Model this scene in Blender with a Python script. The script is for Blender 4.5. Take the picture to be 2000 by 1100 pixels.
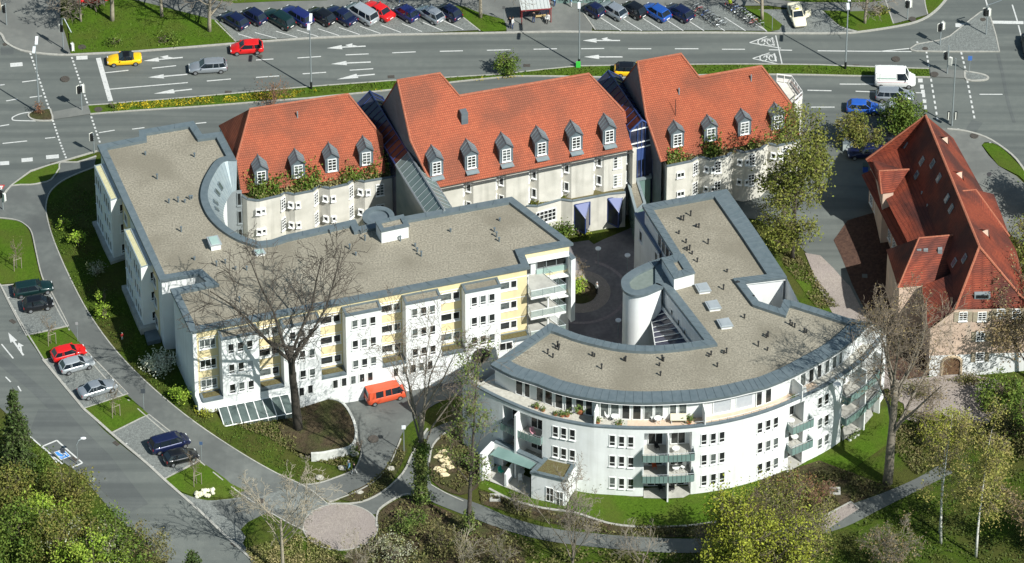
import bpy, bmesh, math, random
from mathutils import Vector, Matrix, noise
from mathutils.geometry import tessellate_polygon
R = math.radians
V = Vector
for o in list(bpy.data.objects): bpy.data.objects.remove(o)
SC = bpy.context.scene; COL = SC.collection
# ---------------------------------------------------------------- camera, sky, sun, exposure
PITCH, FPX, DIST = R(40), 12000.0, 710.0
CAM = V((0, -DIST*math.cos(PITCH), DIST*math.sin(PITCH)))
FW = V((0, math.cos(PITCH), -math.sin(PITCH))); UP = V((0, math.sin(PITCH), math.cos(PITCH)))
cd = bpy.data.cameras.new('camera'); cam = bpy.data.objects.new('camera', cd); COL.objects.link(cam)
cam.location = CAM; cam.rotation_euler = (R(90)-PITCH, 0, 0)
cd.lens = 36*FPX/2000; cd.sensor_width = 36; cd.clip_start = 10; cd.clip_end = 9000
SC.camera = cam
SUN = V((0.515, -0.485, 0.707)).normalized()
w = bpy.data.worlds.new('World'); SC.world = w; w.use_nodes = True
nt = w.node_tree; sky = nt.nodes.new('ShaderNodeTexSky'); sky.sky_type = 'NISHITA'; sky.sun_disc = False
sky.sun_elevation = math.asin(SUN.z); sky.sun_rotation = math.atan2(SUN.x, SUN.y)
tn = nt.nodes.new('ShaderNodeMix'); tn.data_type = 'RGBA'; tn.blend_type = 'MULTIPLY'; tn.inputs[0].default_value = 1; tn.inputs[7].default_value = (.90, 1.06, .98, 1); nt.links.new(sky.outputs[0], tn.inputs[6]); nt.links.new(tn.outputs[2], nt.nodes['Background'].inputs[0]); nt.nodes['Background'].inputs[1].default_value = 0.070
sd = bpy.data.lights.new('sun', 'SUN'); sun = bpy.data.objects.new('sun', sd); COL.objects.link(sun)
sd.energy = 5.0; sd.angle = R(0.5); sd.color = (.97, .97, .92)
sun.rotation_euler = SUN.to_track_quat('Z', 'Y').to_euler(); sun.location = (60, -60, 90)
SC.view_settings.view_transform = 'Standard'; SC.view_settings.look = 'None'
SC.view_settings.exposure = 0.42; SC.view_settings.gamma = 1
# ---------------------------------------------------------------- photograph measurements to metres
def ray(px, py): return FW*FPX + V((1, 0, 0))*(px-1000) - UP*(py-550)
def G(px, py, z=0.0):
    d = ray(px, py); return CAM + d*((z-CAM.z)/d.z)
def Gpl(px, py, p, n):
    d = ray(px, py); return CAM + d*((p-CAM).dot(n)/d.dot(n))
TC = [(0,100,0),(500,60,0),(1000,30,0),(1500,30,0),(2000,50,0),(0,250,0),(500,180,0),(1000,120,0),(1500,150,0),(1900,200,0),(100,400,0),(176,505,1.1),(190,440,1.5),(243,507,1.5),(262,560,1.3),(285,645,1.0),(150,400,.6),(150,600,.5),
 (300,450,0),(600,420,0),(900,400,-.4),(225,680,.3),(60,600,0),(0,760,0),(330,720,0),(372,792,0),(160,760,0),(300,880,-.4),(250,1000,-1),(60,1000,-1),(450,1080,-1.8),(420,900,-.8),
 (520,780,-2.0),(500,850,-1.2),(590,782,-2.8),(700,765,-3),(760,860,-3),(690,910,-3),(600,900,-2.0),(560,960,-2.2),(640,1000,-2.8),(670,1040,-3),(850,740,-3),(900,950,-3),(1000,1000,-3),
 (1000,700,-3),(1150,600,-3),(1180,520,-2.6),(1200,450,-2),(1150,440,-1.8),(1230,700,-3),(1200,970,-3),(1400,970,-3),(1600,910,-3),(1750,790,-3),(1700,960,-3),(1300,1080,-3),(1900,1080,-3),(1900,760,-3),(1600,1060,-3),(1800,900,-3),(700,1090,-3.2),
 (1640,600,-2.2),(1600,480,-1.2),(1650,330,0),(1550,330,0),(1400,430,-.6),(1980,350,0),(1990,500,-.8),(2000,620,-2),(1720,420,-.7),(1780,600,-2.2)]
TCW = [(*G(a, b, c)[:2], c) for a, b, c in TC]
def Hraw(x, y):
    sw = sz = 0
    for a, b, c in TCW:
        d2 = (x-a)**2+(y-b)**2+3.0; wt = 1/(d2*d2)*(d2**.25); sw += wt; sz += wt*c
    return sz/sw
GN, GS = 130, 2.0
HG = [[Hraw((i-GN/2)*GS, (j-GN/2)*GS) for j in range(GN+1)] for i in range(GN+1)]
def H(x, y):
    u = min(max(x/GS+GN/2, 0), GN-1e-6); v = min(max(y/GS+GN/2, 0), GN-1e-6)
    i, j = int(u), int(v); u -= i; v -= j
    return (HG[i][j]*(1-u)+HG[i+1][j]*u)*(1-v)+(HG[i][j+1]*(1-u)+HG[i+1][j+1]*u)*v
def T(px, py, off=0.0):
    z = 0.0
    for _ in range(14):
        p = G(px, py, z+off); z = H(p.x, p.y)
    return G(px, py, z+off)
def crv(pts, n=5, closed=False):
    out = []; N = len(pts); pts = [V(p) for p in pts]
    for i in range(N if closed else N-1):
        p1, p2 = pts[i], pts[(i+1) % N]
        p0 = pts[i-1] if (i > 0 or closed) else p1*2-p2
        p3 = pts[(i+2) % N] if (i+2 < N or closed) else p2*2-p1
        for k in range(n):
            t = k/n
            out.append(.5*((2*p1)+(p2-p0)*t+(2*p0-5*p1+4*p2-p3)*t*t+(3*p1-p0-3*p2+p3)*t**3))
    if not closed: out.append(pts[-1])
    return [tuple(p) for p in out]
# ---------------------------------------------------------------- materials
MC = {}
def _n(nt, t, **k):
    n = nt.nodes.new(t)
    for a, b in k.items(): setattr(n, a, b)
    return n
def mat(name, c, c2=None, sc=4.0, rough=.85, metal=0, bump=0, bsc=None, det=4, c3=None, sc3=.25, f3=.5, isl=0, trans=0, spec=None, emit=None, lo=.35, hi=.65, coat=0, sheen=0):
    if name in MC: return MC[name]
    m = bpy.data.materials.new(name); m.use_nodes = True; nt = m.node_tree; b = nt.nodes['Principled BSDF']; L = nt.links.new
    b.inputs['Roughness'].default_value = rough; b.inputs['Metallic'].default_value = metal
    if spec is not None: b.inputs['Specular IOR Level'].default_value = spec
    if coat: b.inputs['Coat Weight'].default_value = coat; b.inputs['Coat Roughness'].default_value = .06
    tc = _n(nt, 'ShaderNodeTexCoord')
    col = None
    def mix(f, a, bcol):
        mx = _n(nt, 'ShaderNodeMix', data_type='RGBA')
        if hasattr(f, 'is_linked') or not isinstance(f, float): L(f, mx.inputs[0])
        else: mx.inputs[0].default_value = f
        for s, v in ((6, a), (7, bcol)):
            if isinstance(v, tuple): mx.inputs[s].default_value = (*v, 1)
            else: L(v, mx.inputs[s])
        return mx.outputs[2]
    def nz(scale, lo, hi, det=4):
        n = _n(nt, 'ShaderNodeTexNoise'); n.inputs['Scale'].default_value = scale; n.inputs['Detail'].default_value = det
        L(tc.outputs['Object'], n.inputs['Vector'])
        r = _n(nt, 'ShaderNodeMapRange'); r.inputs[1].default_value = lo; r.inputs[2].default_value = hi
        L(n.outputs[0], r.inputs[0]); return r.outputs[0], n.outputs[0]
    col = c
    if c2: col = mix(nz(sc, lo, hi, det)[0], c, c2)
    if c3:
        r, _ = nz(sc3, .42, .62, 3)
        mm = _n(nt, 'ShaderNodeMath', operation='MULTIPLY'); L(r, mm.inputs[0]); mm.inputs[1].default_value = f3
        col = mix(mm.outputs[0], col, c3)
    if isl:
        g = _n(nt, 'ShaderNodeNewGeometry'); hv = _n(nt, 'ShaderNodeHueSaturation')
        r = _n(nt, 'ShaderNodeMapRange'); r.inputs[3].default_value = 1-isl; r.inputs[4].default_value = 1+isl
        L(g.outputs['Random Per Island'], r.inputs[0]); L(r.outputs[0], hv.inputs['Value'])
        if isinstance(col, tuple): hv.inputs['Color'].default_value = (*col, 1)
        else: L(col, hv.inputs['Color'])
        col = hv.outputs[0]
    if isinstance(col, tuple): b.inputs['Base Color'].default_value = (*col, 1)
    else: L(col, b.inputs['Base Color'])
    if bump:
        n = _n(nt, 'ShaderNodeTexNoise'); n.inputs['Scale'].default_value = bsc or sc; n.inputs['Detail'].default_value = 3
        L(tc.outputs['Object'], n.inputs['Vector']); bp = _n(nt, 'ShaderNodeBump'); bp.inputs['Distance'].default_value = bump
        L(n.outputs[0], bp.inputs['Height']); L(bp.outputs[0], b.inputs['Normal'])
    if trans: b.inputs['Transmission Weight'].default_value = trans
    if emit: b.inputs['Emission Color'].default_value = (*emit[:3], 1); b.inputs['Emission Strength'].default_value = emit[3]
    MC[name] = m; return m
# ---------------------------------------------------------------- objects
ORG = {}
def tag(o, label=None, cat=None, group=None, kind=None):
    if label: o['label'] = label
    if cat: o['category'] = cat
    if group: o['group'] = group
    if kind: o['kind'] = kind
    return o
def thing(name, label, cat, loc=(0, 0, 0), group=None):
    o = bpy.data.objects.new(name, None); COL.objects.link(o); o.location = loc; o.empty_display_size = .3
    ORG[o.name] = V(loc); return tag(o, label, cat, group)
def kids(o): return [c for c in bpy.data.objects if c.parent == o]
def dup(o, parent=None):      # a thing with copies of its parts and their sub-parts
    c = o.copy(); COL.objects.link(c); c.parent = parent; ORG[c.name] = V((0, 0, 0))
    for k in list(o.children): dup(k, c)
    return c
def rm(x):
    for c in list(x.children): rm(c)
    bpy.data.objects.remove(x)
class MB:
    def __init__(s): s.v = []; s.f = []; s.m = []; s.mats = []; s.mi = 0
    def use(s, m):
        if m not in s.mats: s.mats.append(m)
        s.mi = s.mats.index(m); return s
    def face(s, pts):
        i = len(s.v); s.v += [tuple(p) for p in pts]; s.f.append(tuple(range(i, i+len(pts)))); s.m.append(s.mi)
    def box(s, o, a, b, c):     # origin corner and three edge vectors
        o, a, b, c = V(o), V(a), V(b), V(c)
        if a.cross(b).dot(c) < 0: a, b = b, a
        i = len(s.v); s.v += [tuple(o+p) for p in (V((0,0,0)), a, a+b, b, c, a+c, a+b+c, b+c)]
        for q in ((3,2,1,0),(4,5,6,7),(0,1,5,4),(1,2,6,5),(2,3,7,6),(3,0,4,7)): s.f.append(tuple(i+k for k in q)); s.m.append(s.mi)
    def cbox(s, c, x, y, z, rz=0):
        m = Matrix.Rotation(rz, 3, 'Z'); a, b, h = m@V((x, 0, 0)), m@V((0, y, 0)), V((0, 0, z))
        s.box(V(c)-a/2-b/2, a, b, h)
    def poly(s, pts, flip=False):  # concave cap
        pts = [V(p) for p in pts]; i = len(s.v); s.v += [tuple(p) for p in pts]
        flat = [V((p.x, p.y, 0)) for p in pts]
        for t in tessellate_polygon([flat]):
            a, b, c = (pts[k] for k in t); t = tuple(t)
            if (b-a).cross(c-a).z < 0: t = t[::-1]
            if flip: t = t[::-1]
            s.f.append(tuple(i+k for k in t)); s.m.append(s.mi)
    def wall(s, pts, z0, z1, closed=True):
        n = len(pts)
        for i in range(n if closed else n-1):
            a, b = pts[i], pts[(i+1) % n]
            s.face([(a[0], a[1], z0), (b[0], b[1], z0), (b[0], b[1], z1), (a[0], a[1], z1)])
    def prism(s, pts, z0, z1, cap=True):
        if area(pts) < 0: pts = pts[::-1]
        s.wall(pts, z0, z1)
        if cap: s.poly([(p[0], p[1], z1) for p in pts])
        s.poly([(p[0], p[1], z0) for p in pts], True)
    def tube(s, pts, rad, n=6, cap=True):
        pts = [V(p) for p in pts]
        if not hasattr(rad, '__len__'): rad = [rad]*len(pts)
        base = len(s.v); up = V((0, 0, 1)); prev = None
        for k, p in enumerate(pts):
            d = (pts[min(k+1, len(pts)-1)]-pts[max(k-1, 0)])
            d = d.normalized() if d.length > 1e-9 else up
            a = prev if prev is not None else (d.cross(up) if abs(d.z) < .95 else d.cross(V((1, 0, 0))))
            a = (a-d*a.dot(d)); a = a.normalized() if a.length > 1e-6 else d.orthogonal().normalized()
            prev = a; b = d.cross(a)
            for i in range(n):
                t = 2*math.pi*i/n; q = p+(a*math.cos(t)+b*math.sin(t))*rad[k]; s.v.append((q.x, q.y, q.z))
        for k in range(len(pts)-1):
            for i in range(n):
                j = (i+1) % n; A = base+k*n
                s.f.append((A+i, A+j, A+n+j, A+n+i)); s.m.append(s.mi)
        if cap:
            s.f.append(tuple(base+i for i in range(n))[::-1]); s.m.append(s.mi)
            A = base+(len(pts)-1)*n; s.f.append(tuple(A+i for i in range(n))); s.m.append(s.mi)
    def ball(s, c, rx, ry=None, rz=None, n=8, k=5, jit=0, rng=None):
        ry = ry or rx; rz = rz or rx; c = V(c); base = len(s.v)
        for a in range(k+1):
            ph = math.pi*a/k
            for b in range(n):
                th = 2*math.pi*b/n; j = 1+(rng.uniform(-jit, jit) if rng else 0)
                s.v.append((c.x+rx*j*math.sin(ph)*math.cos(th), c.y+ry*j*math.sin(ph)*math.sin(th), c.z+rz*j*math.cos(ph)))
        for a in range(k):
            for b in range(n):
                d = (b+1) % n; s.f.append((base+a*n+b, base+(a+1)*n+b, base+(a+1)*n+d, base+a*n+d)); s.m.append(s.mi)
    def add(s, o):
        i = len(s.v); s.v += o.v; mp = []
        for m in o.mats: s.use(m); mp.append(s.mi)
        s.f += [tuple(i+k for k in f) for f in o.f]; s.m += [mp[k] for k in o.m]
    def obj(s, name, parent=None, smooth=False, org=None, m=None):
        if m is not None: s.mats = [m]; s.m = [0]*len(s.f)
        og = V((0, 0, 0)) if parent is None else ORG[parent.name]
        loc = V((0, 0, 0))
        if parent is None and org is not None: og = V(org); loc = V(org)
        me = bpy.data.meshes.new(name); me.from_pydata([(a-og.x, b-og.y, c-og.z) for a, b, c in s.v], [], s.f)
        for mm in s.mats: me.materials.append(mm)
        me.polygons.foreach_set('material_index', s.m)
        if smooth: me.polygons.foreach_set('use_smooth', [True]*len(s.f))
        me.update()
        o = bpy.data.objects.new(name, me); COL.objects.link(o); o.location = loc
        if parent is not None: o.parent = parent
        ORG[o.name] = og; return o
def area(p): return sum(p[i][0]*p[(i+1) % len(p)][1]-p[(i+1) % len(p)][0]*p[i][1] for i in range(len(p)))/2
def offs(pts, d):     # inward offset for d>0
    n = len(pts); s = 1 if area(pts) > 0 else -1; out = []
    for i in range(n):
        a, b, c = V(pts[i-1][:2]), V(pts[i][:2]), V(pts[(i+1) % n][:2])
        e1, e2 = (b-a).normalized(), (c-b).normalized()
        n1, n2 = V((-e1.y, e1.x))*s, V((-e2.y, e2.x))*s
        m = n1+n2; k = m.length_squared
        m = n1 if k < .3 else m*(2/k)
        out.append((b.x+m.x*d, b.y+m.y*d))
    return out
def PX(l, z): return [tuple(G(a, b, z)[:2]) for a, b in l]
# draped ground sheets
def drape(world2d, off, step=GS):
    bm = bmesh.new()
    vs = [bm.verts.new((p[0], p[1], 0)) for p in world2d]
    for t in tessellate_polygon([[V((p[0], p[1], 0)) for p in world2d]]):
        try: bm.faces.new([vs[k] for k in t])
        except Exception: pass
    for ax in (0, 1):
        lo = min(p[ax] for p in world2d); hi = max(p[ax] for p in world2d)
        k = math.floor(lo/step)+1
        while k*step < hi and abs(k*step) < 135:
            co = V((0, 0, 0)); co[ax] = k*step; no = V((0, 0, 0)); no[ax] = 1
            bmesh.ops.bisect_plane(bm, geom=bm.verts[:]+bm.edges[:]+bm.faces[:], plane_co=co, plane_no=no); k += 1
    for v in bm.verts: v.co.z = H(v.co.x, v.co.y)+off
    bm.normal_update()
    for f in bm.faces:
        if f.normal.z < 0: f.normal_flip()
    return bm
def sheet(name, pts, m, off, kind='structure', world=False, **k):
    w2 = pts if world else [tuple(T(a, b)[:2]) for a, b in pts]
    bm = drape(w2, off); me = bpy.data.meshes.new(name); bm.to_mesh(me); bm.free(); me.materials.append(m)
    o = bpy.data.objects.new(name, me); COL.objects.link(o); tag(o, kind=kind, **k); return o
def band(mb, pts, wd, h0, h1, side=0, step=1.5):   # ribbon of real height along a draped line
    P = [V(p[:2]) for p in pts]; Q = []
    for a, b in zip(P, P[1:]):
        n = max(1, int((b-a).length/step))
        for k in range(n): Q.append(a+(b-a)*k/n)
    Q.append(P[-1]); L = []; Rr = []
    for i, p in enumerate(Q):
        d = (Q[min(i+1, len(Q)-1)]-Q[max(i-1, 0)]); d = d.normalized() if d.length > 1e-6 else V((1, 0)); nn = V((-d.y, d.x))
        L.append(p+nn*wd*(.5+side*.5)); Rr.append(p-nn*wd*(.5-side*.5))
    for i in range(len(Q)-1):
        z = [H(q.x, q.y) for q in (L[i], L[i+1], Rr[i+1], Rr[i])]
        a, b, c, d = [(q.x, q.y) for q in (L[i], L[i+1], Rr[i+1], Rr[i])]
        mb.face([(*d, z[3]+h1), (*c, z[2]+h1), (*b, z[1]+h1), (*a, z[0]+h1)])
        if h1-h0 > .03:
            mb.face([(*a, z[0]+h0), (*a, z[0]+h1), (*b, z[1]+h1), (*b, z[1]+h0)])
            mb.face([(*c, z[2]+h0), (*c, z[2]+h1), (*d, z[3]+h1), (*d, z[3]+h0)])
def TX(l): return [tuple(T(a, b)[:2]) for a, b in l]
# ================================================================ GROUND
m_grass = mat('grass', (.036,.062,.007), (.058,.092,.009), sc=2.6, c3=(.068,.058,.020), sc3=.25, f3=.6, spec=.12, bump=.12, bsc=7, rough=.95)
m_lawn = mat('lawn', (.050,.096,.007), (.070,.128,.010), sc=3.5, c3=(.082,.085,.020), sc3=.3, f3=.45, spec=.12, bump=.08, bsc=9, rough=.95)
m_soil = mat('soil', (.048,.036,.022), (.085,.065,.038), sc=3, c3=(.055,.07,.02), sc3=.5, f3=.6, spec=.12, bump=.15, bsc=6, rough=1)
m_asph = mat('asphalt', (.118,.129,.119), (.133,.143,.130), sc=1.2, c3=(.100,.111,.103), sc3=.12, f3=.5, bump=.01, bsc=40)
m_asphd = mat('asphalt_new', (.098,.107,.102), (.112,.121,.115), sc=1.2, bump=.01, bsc=40)
m_side = mat('pavement', (.145,.150,.138), (.168,.170,.155), sc=1.5, c3=(.115,.118,.11), sc3=.3, f3=.7)
m_path = mat('path_asphalt', (.105,.113,.106), (.130,.138,.128), sc=1.2, c3=(.085,.090,.086), sc3=.25, f3=.7)
m_dark = mat('court_paving', (.15,.14,.145), (.20,.185,.19), sc=2.5, c3=(.08,.075,.085), sc3=.3)
m_pink = mat('pink_sett', (.26,.225,.195), (.33,.285,.25), sc=3, bump=.05, bsc=6, c3=(.27,.23,.215), sc3=.35)
m_cob = mat('cobble', (.14,.15,.14), (.21,.225,.21), sc=4, det=2, bump=.06, bsc=7)
m_kerb = mat('kerb_stone', (.30,.29,.26), (.38,.37,.33), sc=4)
m_white = mat('road_paint', (.54,.54,.52), (.34,.35,.34), sc=5, lo=.5, hi=.75)
def streak(m, dark):      # tyre-worn tone running along the lanes
    nt = m.node_tree; b = nt.nodes['Principled BSDF']; L = nt.links.new; src = b.inputs['Base Color'].links[0].from_socket
    tc = next(n for n in nt.nodes if n.type == 'TEX_COORD'); mp = nt.nodes.new('ShaderNodeMapping'); mp.inputs['Scale'].default_value = (.02, .75, 1); mp.inputs['Rotation'].default_value = (0, 0, -.06); L(tc.outputs['Object'], mp.inputs[0])
    n = nt.nodes.new('ShaderNodeTexNoise'); n.inputs['Scale'].default_value = 1; n.inputs['Detail'].default_value = 3; L(mp.outputs[0], n.inputs['Vector'])
    r = nt.nodes.new('ShaderNodeMapRange'); r.inputs[1].default_value = .42; r.inputs[2].default_value = .62; r.inputs[4].default_value = .75; L(n.outputs[0], r.inputs[0])
    mx = nt.nodes.new('ShaderNodeMix'); mx.data_type = 'RGBA'; L(src, mx.inputs[6]); mx.inputs[7].default_value = (*dark, 1); L(r.outputs[0], mx.inputs[0]); L(mx.outputs[2], b.inputs['Base Color'])
# gravel-ish cobble gets cells
def cellify(m, sc, dark, lo=.0, hi=.12):
    nt = m.node_tree; b = nt.nodes['Principled BSDF']; L = nt.links.new
    src = b.inputs['Base Color'].links[0].from_socket
    tc = next(n for n in nt.nodes if n.type == 'TEX_COORD')
    v = nt.nodes.new('ShaderNodeTexVoronoi'); v.feature = 'DISTANCE_TO_EDGE'; v.inputs['Scale'].default_value = sc; L(tc.outputs['Object'], v.inputs['Vector'])
    r = nt.nodes.new('ShaderNodeMapRange'); r.inputs[1].default_value = lo; r.inputs[2].default_value = hi; L(v.outputs[0], r.inputs[0])
    mx = nt.nodes.new('ShaderNodeMix'); mx.data_type = 'RGBA'; mx.inputs[6].default_value = (*dark, 1); L(src, mx.inputs[7]); L(r.outputs[0], mx.inputs[0]); L(mx.outputs[2], b.inputs['Base Color'])
cellify(m_cob, 5, (.12,.125,.12)); cellify(m_pink, 5.5, (.22,.18,.165))
streak(m_asph, (.080,.089,.084)); streak(m_asphd, (.066,.073,.072))
# base ground to the horizon
bm = bmesh.new(); N = GN
vs = [[bm.verts.new(((i-N/2)*GS, (j-N/2)*GS, HG[i][j]-.02)) for j in range(N+1)] for i in range(N+1)]
for i in range(N):
    for j in range(N): bm.faces.new((vs[i][j], vs[i+1][j], vs[i+1][j+1], vs[i][j+1]))
E = N*GS/2; FAR = 3500
def sk(a, b):   # skirt outward
    oa = bm.verts.new((a.co.x*FAR/E, a.co.y*FAR/E, a.co.z)); return oa
per = [vs[i][0] for i in range(N)]+[vs[N][j] for j in range(N)]+[vs[i][N] for i in range(N, 0, -1)]+[vs[0][j] for j in range(N, 0, -1)]
out = [sk(v, 0) for v in per]
for k in range(len(per)):
    k2 = (k+1) % len(per); bm.faces.new((per[k2], per[k], out[k], out[k2]))
bm.normal_update()
for f in bm.faces:
    if f.normal.z < 0: f.normal_flip()
me = bpy.data.meshes.new('ground'); bm.to_mesh(me); bm.free(); me.materials.append(m_grass)
tag(bpy.data.objects.new('ground', me), kind='structure'); COL.objects.link(bpy.data.objects['ground'])
# ---- main road and crossing (one asphalt sheet)
NK = crv([(-90,20),(-40,45),(0,66),(12,84),(40,99),(75,105),(110,108),(140,108)], 4)+[(250,103),(460,86),(600,76),(760,69),(940,66),(1100,63),(1300,65),(1500,66),(1600,66.5)]+crv([(1640,66),(1676,64),(1750,53),(1800,40),(1835,15),(1860,-20),(1875,-60)], 4)
SK_ = [(2150,-60),(2150,560),(2040,430)]+crv([(2010,345),(1985,310),(1960,288),(1925,268),(1885,256),(1850,252)], 3)+[(1700,262),(1500,330),(900,330),(420,330),(190,297),(176,300),(115,318),(60,335),(20,365),(0,386),(-60,420),(-150,470),(-150,20)]
sheet('main_road', NK+SK_, m_asph, .03)
# west road
WE = [(0,556),(55,655),(110,730),(165,800),(200,838),(250,880),(320,938),(410,1018),(480,1082),(560,1150)]
WW = [(420,1180),(330,1110),(230,1012),(185,960),(150,922),(100,885),(57,852),(20,815),(-30,770),(-120,680),(-120,420)]
sheet('side_road', WE+WW+[(-60,470),(-20,520)], m_asph, .035)
sheet('road_repair', [(0,690),(40,722),(125,796),(150,825),(210,885),(290,985),(258,1000),(228,985),(150,915),(57,848),(75,800),(95,800),(60,765),(0,715)], m_asphd, .045)
sheet('road_repair', [(2,92),(26,92),(27,106),(3,108)], m_asphd, .045)
sheet('road_repair', [(1898,235),(1920,240),(1905,262),(1885,255)], m_asphd, .045)
sheet('road_repair', crv([(1952,105),(1962,150),(1972,200),(1984,240)],3)+crv([(1978,240),(1966,200),(1956,150),(1946,105)],3), m_asphd, .047)
# west forecourt/pavement with tree shadow at top-left
sheet('pavement', [(-90,-60),(-90,20),(-40,45),(0,62),(12,82),(40,98),(75,104),(110,106),(138,106),(128,70),(118,40),(118,0),(180,-20),(180,-60)], m_side, .12)
# upper footway and forecourts behind the car parks
sheet('pavement', [(180,-60),(118,0),(140,-4),(250,-2),(330,18),(425,42),(445,55),(465,66),(600,45),(900,20),(985,40),(990,64),(1156,62),(1162,15),(1500,12),(1580,22),(1760,45),(1722,0),(1700,-60)], m_side, .10)
sheet('pavement', [(1700,-60),(1725,20),(1745,48),(1812,30),(1806,-8),(1800,-60)], m_side, .125)
# bicycle/car parking cobbles
sheet('parking_bays', [(425,42),(461,82),(500,79),(940,60),(905,36),(902,14),(850,10),(700,14),(560,22),(470,30)], m_cob, .13)
sheet('parking_bays', [(1138,25),(1165,60),(1340,61),(1500,62),(1455,15),(1398,12),(1150,18)], m_cob, .13)
sheet('parking_bays', [(1455,20),(1498,62),(1520,64),(1560,66),(1600,66),(1676,62),(1640,52),(1610,30),(1605,21),(1480,20)], m_cob, .125)
P1 = [(1,559),(90,549),(134,637),(51,656)]; P2 = [(85,705),(165,683),(250,770),(164,799)]; P3 = [(217,847),(275,818),(291,811),(330,842),(392,900),(320,937)]
for P in (P1, P2, P3): sheet('parking_bays', P, m_cob, .07)
# footpath by the west lawn
FL = crv([(-10,425),(30,430),(50,440),(62,455),(70,490),(82,540),(105,592),(135,645),(190,722),(250,782),(330,852),(400,910),(470,965),(545,1012),(600,1040)], 4)
FR = crv([(640,985),(600,953),(540,925),(470,885),(380,825),(300,760),(230,690),(175,615),(135,540),(105,470),(92,425),(90,400),(98,375),(120,355),(150,340),(184,327)], 4)
FI = crv([(188,306),(150,318),(118,318),(116,330),(100,352),(82,358),(60,362),(22,364),(5,385)], 2)
sheet('footpath', FL+FR+FI+[(-10,400)], m_path, .06)
# sett strips, side path and oval
sheet('sett_strip', [(337,952)]+crv([(350,962),(385,974),(420,978),(500,968)], 3)+[(500,975),(410,982),(470,1035),(480,1050),(474,1062),(490,1085)], m_cob, .055)
sheet('side_path', [(410,982),(500,972),(560,962),(600,985),(640,1010),(600,1030),(575,1000),(520,1003),(485,1020),(470,1035)], m_path, .065)
sheet('sett_strip', [(500,972),(560,955),(640,985),(660,1000),(600,1010),(570,993),(520,1000)], m_cob, .075)
OV = [(665+73*math.cos(a/30*math.pi), 1030+45*math.sin(a/30*math.pi)) for a in range(60)]
# driveway into the courtyard
DL = crv([(600,795),(640,790),(668,800),(688,828),(697,860),(704,880),(700,898),(690,918),(655,934),(620,944),(583,948)], 4)
DR = crv([(642,980),(690,962),(730,940),(755,915),(768,890),(776,868),(790,840),(815,815),(850,790),(900,770)], 4)
sheet('driveway', DL+[(610,965)]+DR+[(960,735),(1060,640),(1000,640),(900,690),(800,735),(700,765),(600,785)], m_path, .05)
sheet('pavement', [(600,953),(640,940),(660,955),(680,965),(642,980)], m_side, .062)
sheet('courtyard_paving', [(820,730),(930,670),(1030,600),(1100,560),(1080,480),(1150,470),(1160,478),(1245,440),(1300,440),(1300,700),(1120,700),(1000,720),(900,775)], m_dark, .07)
cc = T(1132,572); 
sheet('paving_ring', [(cc.x+3.6*math.cos(a*.105)*1.0, cc.y+3.6*math.sin(a*.105)) for a in range(60)], m_pink, .09, world=True)
sheet('paving_ring', [(cc.x+5.6*math.cos(a*.0785), cc.y+5.6*math.sin(a*.0785)) for a in range(80)], mat('court_setts', (.20,.17,.175), (.27,.23,.235), sc=4), .078, world=True)
sheet('paving_ring', [(cc.x+5.2*math.cos(a*.0785), cc.y+5.2*math.sin(a*.0785)) for a in range(80)], m_dark, .083, world=True)
sheet('planting_bed', [(cc.x+2.0*math.cos(a*.21), cc.y+2.0*math.sin(a*.21)) for a in range(30)], m_soil, .12, world=True)
# second path around the lawn to the east
PA = crv([(650,985),(700,980),(745,962),(785,925),(802,890),(815,862),(845,838),(900,815)], 4)+crv([(890,830),(862,852),(845,872),(838,905),(842,945),(870,962),(935,985),(1000,1012),(1100,1036),(1300,1052),(1450,1048),(1580,1020),(1650,990),(1720,965),(1790,935),(1850,900)], 4)
PB = crv([(1860,925),(1790,960),(1720,995),(1650,1030),(1560,1055),(1450,1075),(1300,1080),(1100,1062),(1000,1040),(930,1015),(860,988),(810,967),(785,968),(745,990),(735,1005),(700,1000)], 4)
sheet('garden_path', PA+PB, m_path, .05)
sheet('plaza', OV, m_pink, .08)
sheet('sett_bay', [(1585,1022),(1662,981),(1678,995),(1600,1045)], m_pink, .07)
# lawns
sheet('lawn', crv([(0,429),(30,432),(48,441),(58,456),(66,490),(78,540),(82,546)], 3)+[(0,556),(-60,480),(-60,430)], m_lawn, .10)
sheet('lawn', [(52,657),(134,640),(163,680),(84,703)], m_lawn, .10)
sheet('lawn', [(166,799),(248,772),(290,810),(215,845)], m_lawn, .10)
sheet('lawn', [(322,938),(392,903),(400,908),(450,945),(480,960),(440,974)]+crv([(400,972),(360,964),(337,950)], 3), m_lawn, .10)
sheet('lawn', [(22,364),(60,338),(98,324),(117,320)]+crv([(118,326),(112,342),(98,352),(80,358),(60,361)], 3), m_lawn, .11)
sheet('lawn', crv([(128,30),(134,60),(138,106)], 3)+[(250,101),(461,84),(458,78),(425,42),(330,18),(250,-2),(140,-4)], m_lawn, .14)
sheet('lawn', [(878,12),(905,36),(936,60),(946,64),(990,60),(985,40),(940,28),(905,14)], m_lawn, .14)
sheet('lawn', [(420,-60),(420,2),(460,8),(550,4),(640,2),(700,-60)], m_lawn, .14)
sheet('lawn', [(1440,18),(1500,64),(1522,60),(1528,50),(1500,28),(1480,20)], m_lawn, .14)
sheet('lawn', crv([(1605,22),(1625,40),(1640,52),(1676,62)], 3)+crv([(1700,60),(1747,51),(1742,44),(1735,25),(1722,22)], 3)+[(1660,24)], m_lawn, .14)
sheet('lawn', [(1480,-60),(1480,-2),(1580,6),(1700,6),(1725,2),(1725,-60)], m_lawn, .14)
sheet('lawn', crv([(1806,0),(1812,28),(1830,18),(1842,5),(1850,-20),(1860,-60)], 3)+[(1790,-60)], m_lawn, .14)
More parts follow.
